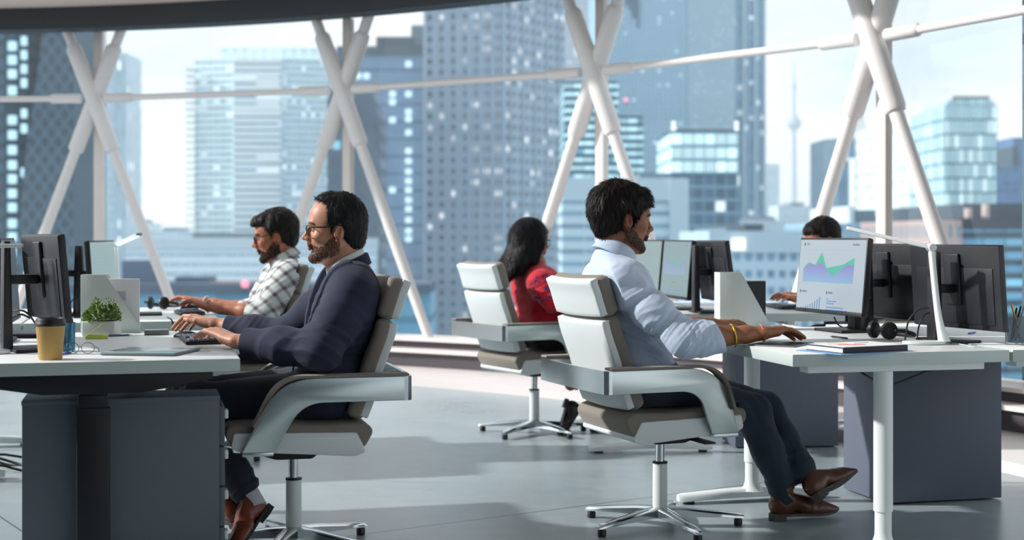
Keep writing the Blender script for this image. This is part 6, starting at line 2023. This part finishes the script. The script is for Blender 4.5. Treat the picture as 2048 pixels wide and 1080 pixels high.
def blue_shirt_man():
    J = J_from(CHAIR_R, {'pelvis': (1266, 748, 0), 'waist': (1262, 700, 0), 'chest': (1243, 618, 0), 'upper': (1234, 562, 0), 'neck': (1226, 512, 0),
                         'shr': (1240, 568, -0.178), 'hipr': (1276, 756, -0.088), 'kneer': (1506, 824, -0.085), 'ankler': (1570, 990, -0.075),
                         'kneel': (1530, 818, 0.06), 'ear': (1257, 443, -0.083)})
    f, l = J['fwd'], J['lat']
    J['shl'] = J['upper'] + l * 0.178 + f * 0.02
    J['hipl'] = J['pelvis'] + l * 0.088
    J['anklel'] = A(at(1612, 950, 5.74))
    root, org = person_root('man in a pale blue shirt with rolled sleeves, hand resting on a dark tablet', J)
    hd = Head(J['ear'], -1, CHAIR_R[2], yaw=-6, pitch=4, sc=1.03)
    En, Wn = A(at(1372, 679, 5.30)), A(at(1522, 666.5, 5.34))
    Kn, Tn = A(at(1557, 656.5, 5.40)), A(at(1607, 676.5, 5.42))
    Ef, Wf = A(at(1284, 657, 5.78)), A(at(1418, 647, 5.98)); Kf, Tf = A(at(1448, 644, 6.03)), A(at(1484, 651, 6.06))
    B = Field(); hd.build(B); hd.neck(B, J['neck'])
    torso(B, J, -0.006)
    for S, E, W in ((J['shr'], En, Wn), (J['shl'], Ef, Wf)):
        B.cap(S, E, 0.05, 0.042, 0.04); forearm(B, E, W, 0.044, 0.0275)
    tips, d, t, u = hand(B, Wn, Kn, Tn, A((0.2, 0.85, 0.0)), (0, 0, 1), 0.8, 0.014, 0.7, 1.10)
    hand(B, Wf, Kf, Tf, A((0.3, -0.9, 0)), (0, 0, 1), 0.8, 0.012)
    for a, b, c in ((J['hipr'], J['kneer'], J['ankler']), (J['hipl'], J['kneel'], J['anklel'])):
        B.cap(a, b, 0.07, 0.05, 0.05); B.cap(b, c, 0.048, 0.034, 0.02)
    heel_n, toe_n = A((1.035, 5.735, 0.014)), A((1.33, 5.80, 0.014))
    heel_f, toe_f = A(at(1626, 1000, 5.66)), A(at(1718, 952, 5.83))
    B.cap(J['ankler'], heel_n + (toe_n - heel_n) * 0.26 + V3(0, 0, 0.05), 0.030, 0.022, 0.02); B.cap(J['anklel'], heel_f + (toe_f - heel_f) * 0.24 + V3(-.012, 0.012, 0.045), 0.028, 0.020, 0.02)
    B.posts.append(chair_clip(CHAIR_R, 0.012))
    bmk = beard_mask([(-0.03, -0.012), (0.024, -0.018), (0.048, -0.052), (0.072, -0.060), (0.088, -0.042), (0.12, -0.036)])
    body = add_mesh('body', B, 0.003, M['skin'], root, org, paint_skin(hd, (148, 98, 70), (128, 72, 62), (20, 16, 16), stub=bmk, stub_c=(34, 26, 24), stub_k=0.8))
    # hair and beard
    Hf = hair_cap(hd, [((-0.026, 0, 0.052), (0.120, 0.093, 0.110)), ((0.050, 0, 0.088), (0.060, 0.062, 0.050)), ((-0.060, 0, -0.012), (0.062, 0.066, 0.060))],
                  [(-0.12, -0.03), (-0.040, -0.030), (-0.034, 0.014), (0.0, 0.022), (0.04, 0.046), (0.060, 0.074), (0.072, 0.15)], back=-0.062, streak=0.0034, jag=0.0035)
    hair_mesh('hair', Hf, 0.003, M['hair'], root, org, hd, 12000, 0.024, 0.0035)
    beard_mesh(hd, bmk, root, org, 3400, 0.005, 0.002)
    eyes(hd, root, org)
    # shirt
    S = Field(); torso(S, J, 0.008, belly=0.008); S.cap(J['neck'] - V3(0, 0, 0.018) - f * 0.004, J['upper'] - f * 0.01, 0.058, 0.085, 0.08)
    Cn = En + (Wn - En) * 0.42; Cf = Ef + (Wf - Ef) * 0.25
    sleeve(S, J['shr'], En, Cn, (0.076, 0.064, 0.060, 0.056), 0.04); sleeve(S, J['shl'], Ef, Cf, (0.074, 0.062, 0.058, 0.055), 0.04)
    dn = (Wn - En) / np.linalg.norm(Wn - En); df = (Wf - Ef) / np.linalg.norm(Wf - Ef)
    tilt = dn + V3(0.0, 0, 0.35)
    S.posts += [folds(En, En - J['shr'], 0.0055, 34, 0.16, 11, 6), folds(J['shr'] + V3(0.03, -.03, -0.07), V3(0.5, 0, -1), 0.0055, 26, 0.13, 12, 7), folds(Cn - dn * 0.09, dn, 0.003, 34, 0.08, 13),
                folds(J['waist'] + f * 0.05 - l * 0.06, V3(0.35, 0, 1), 0.006, 26, 0.17, 14, 6), folds(J['chest'] - l * 0.08, V3(0.7, 0, 0.8), 0.0035, 24, 0.2, 15, 6)]
    S.posts += [groove(J['neck'] - l * 0.150, l + V3(0, 0, 0.12), J['shr'], 0.17), groove(J['upper'] - f * 0.05 - V3(0, 0, 0.03), V3(0, 0, 1), J['upper'] - f * 0.12, 0.16), folds(J['upper'] - f * 0.11, V3(0.2, 0, 1), 0.002, 20, 0.16, 19, 5)]
    S.posts += [chair_clip(CHAIR_R), cut_plane((0, 0, 0.615), (0, 0, -1)), cut_cap(Cn + dn * 0.008, tilt, 0.10), cut_cap(Cf, df, 0.1)]
    Nb = J['neck'] + hd.R @ V3(-0.004, 0, 0.016)
    nk = lambda P, d: np.maximum(d, -(np.sqrt((((P - Nb) - ((P - Nb) @ nax)[:, None] * nax) ** 2).sum(1)) - 0.058))
    nax = A(Vector(hd.w(-0.03, 0, -0.04) - J['neck']).normalized())
    sh = add_mesh('shirt', S, 0.0035, M['shirt_blue'], root, org)
    for c0, dd, tl in ((Cn, dn, tilt), (Cf, df, df)): cuff_mesh('rolled_cuff', c0, dd, tl, 0.0565, M['shirt_blue'], root, org)
    collar_mesh('collar', J['neck'] - V3(0, 0, 0.006) + f * 0.004, V3(0, 0, 0.86) + f * 0.50, f, 0.073, 0.067, 0.050, M['shirt_blue'], sh, (0, 0, 0), 30, 0.016, 0.012, 1.04)
    for o in sh.children: o.location = (-org[0], -org[1], 0)
    # trousers
    T = Field(); wide(T, J['pelvis'], l, 0.075, 0.118); wide(T, J['waist'] - V3(0, 0, 0.02), l, 0.072, 0.118)
    for a, b, c, r in ((J['hipr'], J['kneer'], J['ankler'], (0.094, 0.071, 0.064, 0.056)), (J['hipl'], J['kneel'], J['anklel'], (0.094, 0.070, 0.062, 0.055))):
        T.cap(a, b, r[0], r[1], 0.06); T.cap(b, b + (c - b) * 0.45, r[1], r[2], 0.03); T.cap(b + (c - b) * 0.45, c + (c - b) * 0.08, r[2], r[3], 0.03)
    for b, c, sd in ((J['kneer'], J['ankler'], 21), (J['kneel'], J['anklel'], 22)):
        ax = c - b
        T.posts += [folds(b + V3(-0.06, 0, -0.02), A((0.8, 0, 0.6)), 0.006, 42, 0.09, sd, 5), folds(c, ax, 0.006, 26, 0.12, sd + 5), folds(b + ax * 0.5, A((1, 0, 0.2)), 0.003, 20, 0.2, sd + 8, 3),
                    cut_cap(c + ax * 0.05, ax, 0.11)]
    T.posts += [cut_plane((0, 0, 0.655), (0, 0, 1)), chair_clip(CHAIR_R)]
    add_mesh('trousers', T, 0.004, M['trousers_teal'], root, org)
    shoe(root, org, heel_n, toe_n, (0, 0, 1), M['brown_leather'], L=0.305)
    shoe(root, org, heel_f, toe_f, (-0.45, 0.42, 0.78), M['brown_leather'], L=0.295)
    # wrist wear
    p = En + (Wn - En) * 0.62; ring_obj('bangle', p, dn + V3(0, 0, .1), 0.0415, 0.0038, M['gold'], root, org)
    p = Wn + dn * 0.004; ring_obj('bracelet', p, dn + V3(0.25, 0, .2), 0.0322, 0.0022, M['pink'], root, org)
    mcp, pip, dip, tip, r = tips[0]
    q = mcp + (pip - mcp) * 0.6
    rg = ring_obj('ring', q, pip - mcp, r * 1.12, 0.0018, M['gold'], root, org)


# ---------------------------------------------------------------- the man in the navy jacket
def navy_jacket_man():
    J = J_from(CHAIR_L, {'pelvis': (650, 782, 0), 'waist': (662, 718, 0), 'chest': (690, 632, 0), 'upper': (698, 575, 0), 'neck': (697, 530, 0),
                         'shl': (705, 590, 0.172), 'hipl': (640, 790, 0.08), 'anklel': (492, 982, 0.03),
                         'ear': (677, 466, 0.078)})
    f, l = J['fwd'], J['lat']
    J['shr'] = J['upper'] - l * 0.175 + f * 0.0
    J['hipr'] = J['pelvis'] - l * 0.085; J['kneel'] = V3(-1.15, 5.17, 0.545); J['kneer'] = V3(-1.21, 5.34, 0.545); J['ankler'] = A(at(468, 985, 5.30))
    root, org = person_root('man in a navy jacket and glasses with short beard typing at the left desk', J)
    hd = Head(J['ear'], 1, CHAIR_L[2], yaw=-3, pitch=-2, sc=0.985)
    En, Wn = A(at(642, 700, 5.0)), A(at(475, 683, 5.12)); Kn, Tn = A(at(428, 660, 5.21)), A(at(395, 676, 5.27))
    Ef, Wf = A(at(570, 672, 5.54)), A(at(432, 649, 5.62)); Kf, Tf = A(at(394, 634, 5.68)), A(at(356, 661, 5.74))
    B = Field(); hd.build(B); hd.e(B, (0.012, 0, 0.060), (0.084, 0.073, 0.080), 0.02); hd.neck(B, J['neck'], 0.060)
    torso(B, J, -0.008)
    for S, E, W in ((J['shl'], En, Wn), (J['shr'], Ef, Wf)):
        B.cap(S, E, 0.05, 0.042, 0.04); forearm(B, E, W, 0.043, 0.0275)
    hand(B, Wn, Kn, Tn, A((0, 0.9, 0.1)), (0, 0, 1), 0.9, 0.016, 1.0)
    hand(B, Wf, Kf, Tf, A((0, -0.9, 0.0)), (0, 0, 1), 1.1, 0.026, 1.0)
    for a, b, c in ((J['hipl'], J['kneel'], J['anklel']), (J['hipr'], J['kneer'], J['ankler'])):
        B.cap(a, b, 0.07, 0.05, 0.05); B.cap(b, c, 0.048, 0.036, 0.02)
    h1, t1 = A(at(541, 1012, 5.20)), A((-0.963, 4.965, 0.016)); h2, t2 = A(at(492, 1046, 5.20)), A((-1.13, 5.33, 0.085))
    B.cap(J['anklel'], h1 + (t1 - h1) * 0.26 + V3(-0.03, 0, 0.03), 0.030, 0.022, 0.01); B.cap(J['ankler'], h2 + (t2 - h2) * 0.26 + V3(0, 0, 0.05), 0.030, 0.022, 0.01)
    B.posts.append(chair_clip(CHAIR_L, 0.012))
    bmk = beard_mask([(-0.03, -0.008), (0.012, -0.010), (0.030, -0.026), (0.052, -0.046), (0.070, -0.050), (0.086, -0.042), (0.12, -0.037)])
    add_mesh('body', B, 0.003, M['skin'], root, org, paint_skin(hd, (196, 142, 116), (166, 104, 94), (44, 34, 30), stub=bmk, stub_c=(52, 38, 34), stub_k=0.72))
    Hf = hair_cap(hd, [((-0.016, 0, 0.052), (0.105, 0.086, 0.106)), ((0.034, 0, 0.110), (0.050, 0.052, 0.040)), ((-0.058, 0, -0.010), (0.058, 0.066, 0.064))],
                  [(-0.12, -0.03), (-0.044, -0.030), (-0.038, 0.012), (0.0, 0.018), (0.030, 0.034), (0.055, 0.040), (0.085, 0.034), (0.110, 0.046), (0.122, 0.066), (0.132, 0.092), (0.18, 0.12)], back=-0.058, streak=0.0018, jag=0.003, seed=9)
    hair_mesh('hair', Hf, 0.003, M['hair_grey'], root, org, hd, 11000, 0.014, 0.004)
    beard_mesh(hd, bmk, root, org, 3800, 0.0055, 0.002)
    eyes(hd, root, org)
    glasses(hd, root, org, M['black'])
    nax = A(Vector(hd.w(-0.03, 0, -0.04) - J['neck']).normalized())
    # shirt under the jacket
    S = Field(); torso(S, J, 0.004); S.cap(J['neck'] - V3(0, 0, 0.004) - f * 0.006, J['upper'] - f * 0.01, 0.062, 0.08, 0.06); S.posts += [chair_clip(CHAIR_L, 0.006), cut_plane((0, 0, 0.62), (0, 0, -1))]
    sh = add_mesh('shirt', S, 0.005, M['shirt_white'], root, org)
    Nb = J['neck'] + nax * 0.004
    c_ = collar_mesh('collar', J['neck'] - V3(0, 0, 0.010) + f * 0.002, V3(0, 0, 0.90) + f * 0.42, f, 0.070, 0.067, 0.044, M['shirt_white'], sh, (0, 0, 0), 34, -0.002, 0.016, 1.05); c_.location = (-org[0], -org[1], 0)
    # jacket
    K = Field(); torso(K, J, 0.017, belly=0.006)
    Cn = En + (Wn - En) * 0.90; Cf = Ef + (Wf - Ef) * 0.84
    sleeve(K, J['shl'], En, Cn, (0.078, 0.068, 0.061, 0.052), 0.05); sleeve(K, J['shr'], Ef, Cf, (0.072, 0.062, 0.058, 0.046), 0.045)
    dn = (Wn - En) / np.linalg.norm(Wn - En); df = (Wf - Ef) / np.linalg.norm(Wf - Ef)
    if 0: K.cap(J['pelvis'] - f * 0.07 + l * 0.07, J['pelvis'] - f * 0.115 + l * 0.04 - V3(0, 0, 0.09), 0.05, 0.03, 0.05); K.cap(J['pelvis'] - f * 0.07 - l * 0.07, J['pelvis'] - f * 0.115 - l * 0.04 - V3(0, 0, 0.09), 0.05, 0.03, 0.05)
    zc, zw = float(J['chest'][2]), float(J['waist'][2])
    def vee(P, d):
        q = P - J['chest']; ff = q @ f; ll = q @ l; zz = P[:, 2]
        axis = np.interp(zz, [zw, zc, float(J['neck'][2])], [float((J['waist'] - J['chest']) @ f), 0.0, float((J['neck'] - J['chest']) @ f)])
        w_ = np.interp(zz, [zw - 0.10, zw + 0.0, zw + 0.03, zc, zc + 0.10, float(J['neck'][2]), float(J['neck'][2]) + 0.04], [0.060, 0.012, 0.0, 0.050, 0.078, 0.088, 0.082])
        fr = ff - axis
        m = fr > 0.01
        lw = np.interp(zz, [zw + 0.02, zc, zc + 0.08, float(J['neck'][2])], [0.004, 0.040, 0.062, 0.050]); xx = np.abs(ll) - w_
        lap = np.clip(xx / 0.004 + 1, 0, 1) * np.clip((lw - xx) / 0.003, 0, 1) * m * (zz > zw)
        d = d - 0.007 * lap * (np.abs(d) < 0.03)
        return np.where(zz < float(J['neck'][2]) + 0.05, smax(d, -np.maximum(np.abs(ll) - w_, 0.015 - fr), 0.004), d)
    K.posts += [folds(En, En - J['shl'], 0.006, 26, 0.13, 31, 7), folds(J['shl'] + V3(0, 0, -0.08), V3(-0.4, 0, -1), 0.007, 20, 0.15, 32, 5), folds(En + (Cn - En) * 0.5, dn + V3(0, .3, .5), 0.003, 16, 0.14, 33, 8), folds(Ef + (Cf - Ef) * 0.6, df + V3(0, .2, .4), 0.003, 20, 0.14, 34, 8),
                folds(J['waist'] + l * 0.08, V3(0.3, 0, 1), 0.006, 20, 0.2, 35, 5), vee, cut_cap(Cn, dn, 0.09), cut_cap(Cf, df, 0.09)]
    K.posts += [groove(J['shl'] - l * 0.035, l - V3(0, 0, 0.10), J['shl'], 0.16, 0.003, 0.004)]
    K.posts += [lambda P, d: np.maximum(d, 0.4955 - P[:, 2]), chair_clip(CHAIR_L)]
    nb = J['neck']
    K.posts.append(lambda P, d: np.maximum(d, -np.maximum(np.sqrt((((P - nb) - ((P - nb) @ nax)[:, None] * nax) ** 2).sum(1)) - 0.074, -0.03 - (P - nb) @ nax)))
    jk = add_mesh('jacket', K, 0.0035, M['jacket'], root, org)
    c_ = collar_mesh('jacket_collar', J['neck'] - V3(0, 0, 0.020) - f * 0.002, V3(0, 0, 0.90) + f * 0.36, f, 0.0755, 0.0765, 0.036, M['jacket'], jk, (0, 0, 0), 62, 0.003, 0.02, 1.05); c_.location = (-org[0], -org[1], 0)
    # cuffs, trousers, socks, shoes
    for c0, dd in ((Cn, dn), (Cf, df)):
        bm = BM(); tube(bm, [Vector(c0 - dd * 0.03) - Vector(org), Vector(c0 + dd * 0.004) - Vector(org)], 0.036, 24); obj('shirt_cuff', bm, M['shirt_white'], root)
    T = Field(); wide(T, J['pelvis'], l, 0.075, 0.112); wide(T, J['waist'] - V3(0, 0, 0.03), l, 0.070, 0.108)
    for a, b, c, r in ((J['hipl'], J['kneel'], J['anklel'], (0.092, 0.070, 0.064, 0.055)), (J['hipr'], J['kneer'], J['ankler'], (0.092, 0.070, 0.064, 0.054))):
        T.cap(a, b, r[0], r[1], 0.06); T.cap(b, b + (c - b) * 0.45, r[1], r[2], 0.03); T.cap(b + (c - b) * 0.45, c + (c - b) * 0.08, r[2], r[3], 0.03)
        ax = c - b
        T.posts += [folds(c, ax, 0.006, 26, 0.12, 41), folds(b, A((0.8, 0, 0.5)), 0.005, 34, 0.12, 42, 5), cut_cap(c + ax * 0.04, ax + V3(0.06, 0, 0.02), 0.11)]
    T.posts += [cut_plane((0, 0, 0.66), (0, 0, 1)), chair_clip(CHAIR_L)]
    add_mesh('trousers', T, 0.004, M['trousers'], root, org)
    for a_, h_, t_ in ((J['anklel'], h1, t1), (J['ankler'], h2, t2)):
        bm = BM(); e_ = h_ + (t_ - h_) * 0.24 + V3(-0.02, 0, 0.035)
        tube(bm, [Vector(a_ + (a_ - e_) * 0.2) - Vector(org), Vector(a_) - Vector(org), Vector(e_) - Vector(org)], [0.043, 0.042, 0.040], 20); obj('sock', bm, M['sock'], root)
    shoe(root, org, h1, t1, (-0.72, -0.08, 0.5), M['tan_leather'], L=0.29, sole_m=M['sole_dark'])
    shoe(root, org, h2, t2, (-0.35, -0.10, 0.9), M['tan_leather'], L=0.29)


# ---------------------------------------------------------------- the three people at the rear desks
def rear_person(label, chair, J, hd, arms, garment, m, skin, sc_h=0.0045, hair=None, hair_m='hair', legs=None, trouser='trousers_black', g=0.012, cuff=0.5, collar=True, beard=None, spectacles=False, sl=(0.076, 0.062, 0.056, 0.05), female=False, shoes=None):
    f, l = J['fwd'], J['lat']
    root, org = person_root(label, J)
    B = Field(); hd.build(B); hd.neck(B, J['neck'], 0.050 if female else 0.056, 0.056)
    torso(B, J, -0.012)
    for S, E, W, K, T, th in arms:
        B.cap(S, E, 0.046, 0.040, 0.04); forearm(B, E, W, 0.042, 0.026); hand(B, W, K, T, th, (0, 0, 1), 1.0, 0.016)
    hl, kl, al = legs
    for a, b, c in zip(hl, kl, al): B.cap(a, b, 0.065, 0.048, 0.05); B.cap(b, c, 0.046, 0.034, 0.02)
    B.posts.append(chair_clip(chair, 0.012)); bmk = beard_mask(beard) if beard else None
    add_mesh('body', B, 0.0042, M['skin'], root, org, paint_skin(hd, skin, stub=bmk, stub_k=0.8))
    for nm, hf, hm in hair: hair_mesh(nm, hf, 0.0045, M[hm], root, org, hd, 6000, 0.06 if hm == 'hair_long' else 0.014, 0.004)
    if beard: 
        beard_mesh(hd, bmk, root, org, 5000, 0.008, 0.004, 0.0008)
    eyes(hd, root, org)
    if spectacles: glasses(hd, root, org, M['black'])
    S_ = Field(); torso(S_, J, g - (0.012 if female else 0)); S_.cap(J['neck'] - V3(0, 0, 0.004) - f * 0.006, J['upper'] - f * 0.01, 0.052 if female else 0.062, 0.08, 0.06)
    for S, E, W, K, T, th in arms:
        C_ = E + (W - E) * cuff; dd = (W - E) / np.linalg.norm(W - E)
        sleeve(S_, S, E, C_, sl, 0.04)
        S_.posts += [folds(E, E - S, 0.006, 30, 0.15, 51, 5), folds(S + V3(0, 0, -0.08), V3(0.3, 0, -1), 0.005, 22, 0.13, 52, 5), cut_cap(C_, dd, 0.09)]
    S_.posts += [folds(J['waist'], V3(0.2, 0, 1), 0.005, 22, 0.2, 53, 5), chair_clip(chair), cut_plane((0, 0, 0.56), (0, 0, -1))]
    nb = J['neck']; nax = A(Vector(hd.w(-0.03, 0, -0.04) - J['neck']).normalized())
    sh = add_mesh(garment, S_, sc_h, m, root, org)
    if collar:
        c_ = collar_mesh('collar', nb + V3(0, 0, 0.006), V3(0, 0, 0.88) + f * 0.45, f, 0.071, 0.066, 0.044, m, sh, (0, 0, 0), 36, 0.014, 0.014, 1.04); c_.location = (-org[0], -org[1], 0)
    T = Field(); wide(T, J['pelvis'], l, 0.075, 0.110)
    for a, b, c in zip(hl, kl, al):
        T.cap(a, b, 0.088, 0.066, 0.06); T.cap(b, c, 0.062, 0.052, 0.03); T.posts += [folds(b, A((1, 0, 0.4)), 0.005, 34, 0.12, 54, 5), cut_cap(c, c - b, 0.1)]
    T.posts += [cut_plane((0, 0, 0.63), (0, 0, 1)), chair_clip(chair)]
    add_mesh('trousers', T, 0.005, M[trouser], root, org)
    for h_, t_, u_, mm in shoes: shoe(root, org, A(h_), A(t_), u_, M[mm], L=0.26, sole_m=M['sole_dark'])
    return root


def std_legs(J, k_f=0.40, a_f=0.42, kz=0.52, az=0.11, sp=0.09):
    f, l = J['fwd'], J['lat']
    hips = [J['pelvis'] + l * s * 0.085 for s in (1, -1)]
    knees = []; ank = []
    for s in (1, -1):
        k = J['pelvis'] + l * s * sp + f * k_f; k[2] = kz; knees.append(k)
        a = J['pelvis'] + l * s * sp + f * a_f; a[2] = az; ank.append(a)
    shoes = []
    for a in ank:
        h_ = a - f * 0.06; h_[2] = 0.014; t_ = a + f * 0.2; t_[2] = 0.014
        shoes.append((h_, t_, (0, 0, 1), 'black_leather'))
    return (hips, knees, ank), shoes


def plaid_man():
    J = J_from(CHAIR_P, {'pelvis': (512, 690, 0), 'waist': (530, 650, 0), 'chest': (562, 598, 0), 'upper': (577, 556, 0), 'neck': (570, 522, 0), 'shl': (578, 556, 0.18), 'ear': (553, 476, 0.082)})
    f, l = J['fwd'], J['lat']
    J['pelvis'][2] = 0.59
    J['shr'] = J['upper'] - l * 0.175 + f * 0.05
    hd = Head(J['ear'], 1, CHAIR_P[2], yaw=-6, pitch=9, sc=1.04)
    En, Wn = A(at(530, 628, 7.32)), A(at(418, 613, 7.40)); Kn, Tn = A(at(388, 600, 7.45)), A(at(362, 611, 7.48))
    Ef, Wf = A(at(510, 625, 7.75)), A(at(412, 604, 7.85)); Kf, Tf = A(at(378, 596, 7.9)), A(at(348, 602, 7.95))
    legs, shoes = std_legs(J, sp=0.08)
    hf = hair_cap(hd, [((-0.022, 0, 0.054), (0.110, 0.088, 0.104)), ((0.050, 0, 0.092), (0.062, 0.060, 0.042)), ((-0.060, 0, -0.010), (0.056, 0.062, 0.056))],
                  [(-0.12, -0.03), (-0.044, -0.030), (-0.038, 0.012), (0.0, 0.020), (0.045, 0.040), (0.066, 0.060), (0.078, 0.15)], back=-0.058, seed=21)
    r = rear_person('man in a plaid shirt with bared forearms typing at the rear left desk', CHAIR_P, J, hd,
                    [(J['shl'], En, Wn, Kn, Tn, A((0, 0.9, 0))), (J['shr'], Ef, Wf, Kf, Tf, A((0, -0.9, 0)))], 'shirt', M['plaid'], (168, 106, 80), hair=[('hair', hf, 'hair')], legs=legs, shoes=shoes, cuff=0.30,
                    beard=[(-0.03, -0.010), (0.016, -0.014), (0.036, -0.036), (0.058, -0.052), (0.074, -0.054), (0.088, -0.042), (0.12, -0.037)], spectacles=True)
    org = Vector((J['pelvis'][0], J['pelvis'][1], 0))
    ring_obj('bracelet', Wn + (Kn - Wn) * 0.02, Wn - En, 0.031, 0.003, M['black'], r, org)
    ring_obj('wristband', Wf, Wf - Ef, 0.031, 0.004, M['shirt_white'], r, org)


def red_woman():
    J = J_from(CHAIR_W, {'pelvis': (1085, 675, 0), 'waist': (1083, 630, 0), 'chest': (1076, 585, 0), 'upper': (1070, 558, 0), 'neck': (1066, 528, 0), 'shr': (1078, 564, -0.150), 'ear': (1071, 484, -0.074)})
    f, l = J['fwd'], J['lat']
    J['pelvis'][2] = 0.585
    J['shl'] = J['upper'] + l * 0.15 + f * 0.03
    hd = Head(J['ear'], -1, CHAIR_W[2], yaw=-4, pitch=6, sc=0.97)
    En, Wn = A(at(1105, 600, 8.08)), A(at(1172, 596, 8.25)); Kn, Tn = A(at(1196, 590, 8.35)), A(at(1222, 600, 8.45))
    Ef, Wf = A(at(1090, 588, 8.5)), A(at(1170, 592, 8.75)); Kf, Tf = A(at(1196, 588, 8.85)), A(at(1220, 594, 8.92))
    hips = [J['pelvis'] + l * s * 0.08 for s in (1, -1)]
    knees = [J['pelvis'] + l * 0.08 + f * 0.40, J['pelvis'] - l * 0.08 + f * 0.34]
    for k in knees: k[2] = 0.50
    ank = [A((0.49, 8.32, 0.13)), A(at(1141, 770, 8.32))]
    shoes = [(A((0.455, 8.30, 0.014)), A((0.56, 8.36, 0.014)), (0, 0, 1), 'black_leather'), (A(at(1134, 797, 8.28)), A(at(1116, 862, 8.24)), (0.8, 0.2, 0.35), 'black_leather')]
    us = [(-0.34, 0.05), (-0.16, 0.05), (-0.10, 0.045), (-0.04, 0.045), (0.0, 0.045), (0.05, 0.062), (0.075, 0.09), (0.092, 0.15)]
    hf = Field()
    hd.e(hf, (-0.016, 0, 0.046), (0.112, 0.092, 0.104), 0.03)
    for s in (-1, 1): hd.c(hf, (-0.03, s * 0.062, -0.0), (-0.10, s * 0.070, -0.14), 0.052, 0.045, 0.04); hd.c(hf, (-0.10, s * 0.070, -0.14), (-0.155, s * 0.05, -0.235), 0.045, 0.022, 0.04)
    hd.c(hf, (-0.06, 0, 0.0), (-0.13, 0, -0.15), 0.075, 0.05, 0.05); hd.c(hf, (-0.13, 0, -0.15), (-0.175, 0, -0.245), 0.05, 0.022, 0.04)
    hd.c(hf, (0.02, -0.072, 0.02), (0.0, -0.074, -0.12), 0.03, 0.022, 0.04); hd.c(hf, (0.02, 0.072, 0.02), (0.0, 0.074, -0.12), 0.03, 0.022, 0.04)
    u0 = np.array([p[0] for p in us]); f0 = np.array([p[1] for p in us])
    def post(P, d):
        q = hd.loc(P)
        d = d + 0.003 * vnoise(q * V3(70, 70, 10), 61)
        face = np.where(np.abs(q[:, 1]) < 0.2, q[:, 0] - np.interp(q[:, 2], u0, f0), -1)
        return smax(d, face * 0.97, 0.006)
    hf.posts.append(post)
    legs = (hips, knees, ank)
    sh = J['shr'] + A((0.03, -0.06, -0.03))
    m = red_blouse(tuple(sh - V3(J['pelvis'][0], J['pelvis'][1], 0)), 0.085)
    rear_person('woman in a red embroidered blouse with long black hair, seen from behind', CHAIR_W, J, hd,
                [(J['shr'], En, Wn, Kn, Tn, A((0, 0.9, 0))), (J['shl'], Ef, Wf, Kf, Tf, A((0, -0.9, 0)))], 'blouse', m, (150, 98, 76), hair=[('hair', hf, 'hair_long')], legs=legs, shoes=shoes, cuff=0.15,
                collar=False, spectacles=True, sl=(0.064, 0.060, 0.054, 0.044), female=True)


def hidden_person():
    J = J_from(CHAIR_B, {'pelvis': (1705, 690, 0), 'waist': (1700, 650, 0), 'chest': (1688, 590, 0), 'upper': (1682, 552, 0), 'neck': (1676, 522, 0), 'ear': (1660, 484, 0.08)})
    f, l = J['fwd'], J['lat']
    J['pelvis'][2] = 0.59
    J['shl'] = J['upper'] + l * 0.17; J['shr'] = J['upper'] - l * 0.17
    hd = Head(J['ear'], 1, CHAIR_B[2], yaw=12, pitch=14, sc=1.0)
    En, Wn = A(at(1674, 602, 8.08)), A(at(1598, 598, 7.95)); Kn, Tn = A(at(1572, 591, 7.9)), A(at(1549, 600, 7.88))
    Ef, Wf = A(at(1668, 598, 8.45)), A(at(1604, 594, 8.3)); Kf, Tf = A(at(1580, 587, 8.25)), A(at(1556, 595, 8.22))
    legs, shoes = std_legs(J, k_f=0.34, a_f=0.22)
    hf = hair_cap(hd, [((-0.018, 0, 0.050), (0.108, 0.088, 0.100)), ((0.045, 0, 0.080), (0.055, 0.06, 0.045)), ((-0.060, 0, -0.010), (0.056, 0.062, 0.056))],
                  [(-0.12, -0.03), (-0.044, -0.030), (-0.038, 0.012), (0.0, 0.020), (0.045, 0.044), (0.062, 0.070), (0.075, 0.15)], back=-0.07, seed=31)
    rear_person('dark haired person whose head and hands show round the chart monitor', CHAIR_B, J, hd,
                [(J['shl'], En, Wn, Kn, Tn, A((0, 0.9, 0))), (J['shr'], Ef, Wf, Kf, Tf, A((0, -0.9, 0)))], 'shirt', M['jacket'], (176, 116, 92), hair=[('hair', hf, 'hair')], legs=legs, shoes=shoes, cuff=0.45)


import time as _t
for fn in (blue_shirt_man, navy_jacket_man, plaid_man, red_woman, hidden_person):
    t0 = _t.time(); fn(); print('BUILT', fn.__name__, round(_t.time() - t0, 1))
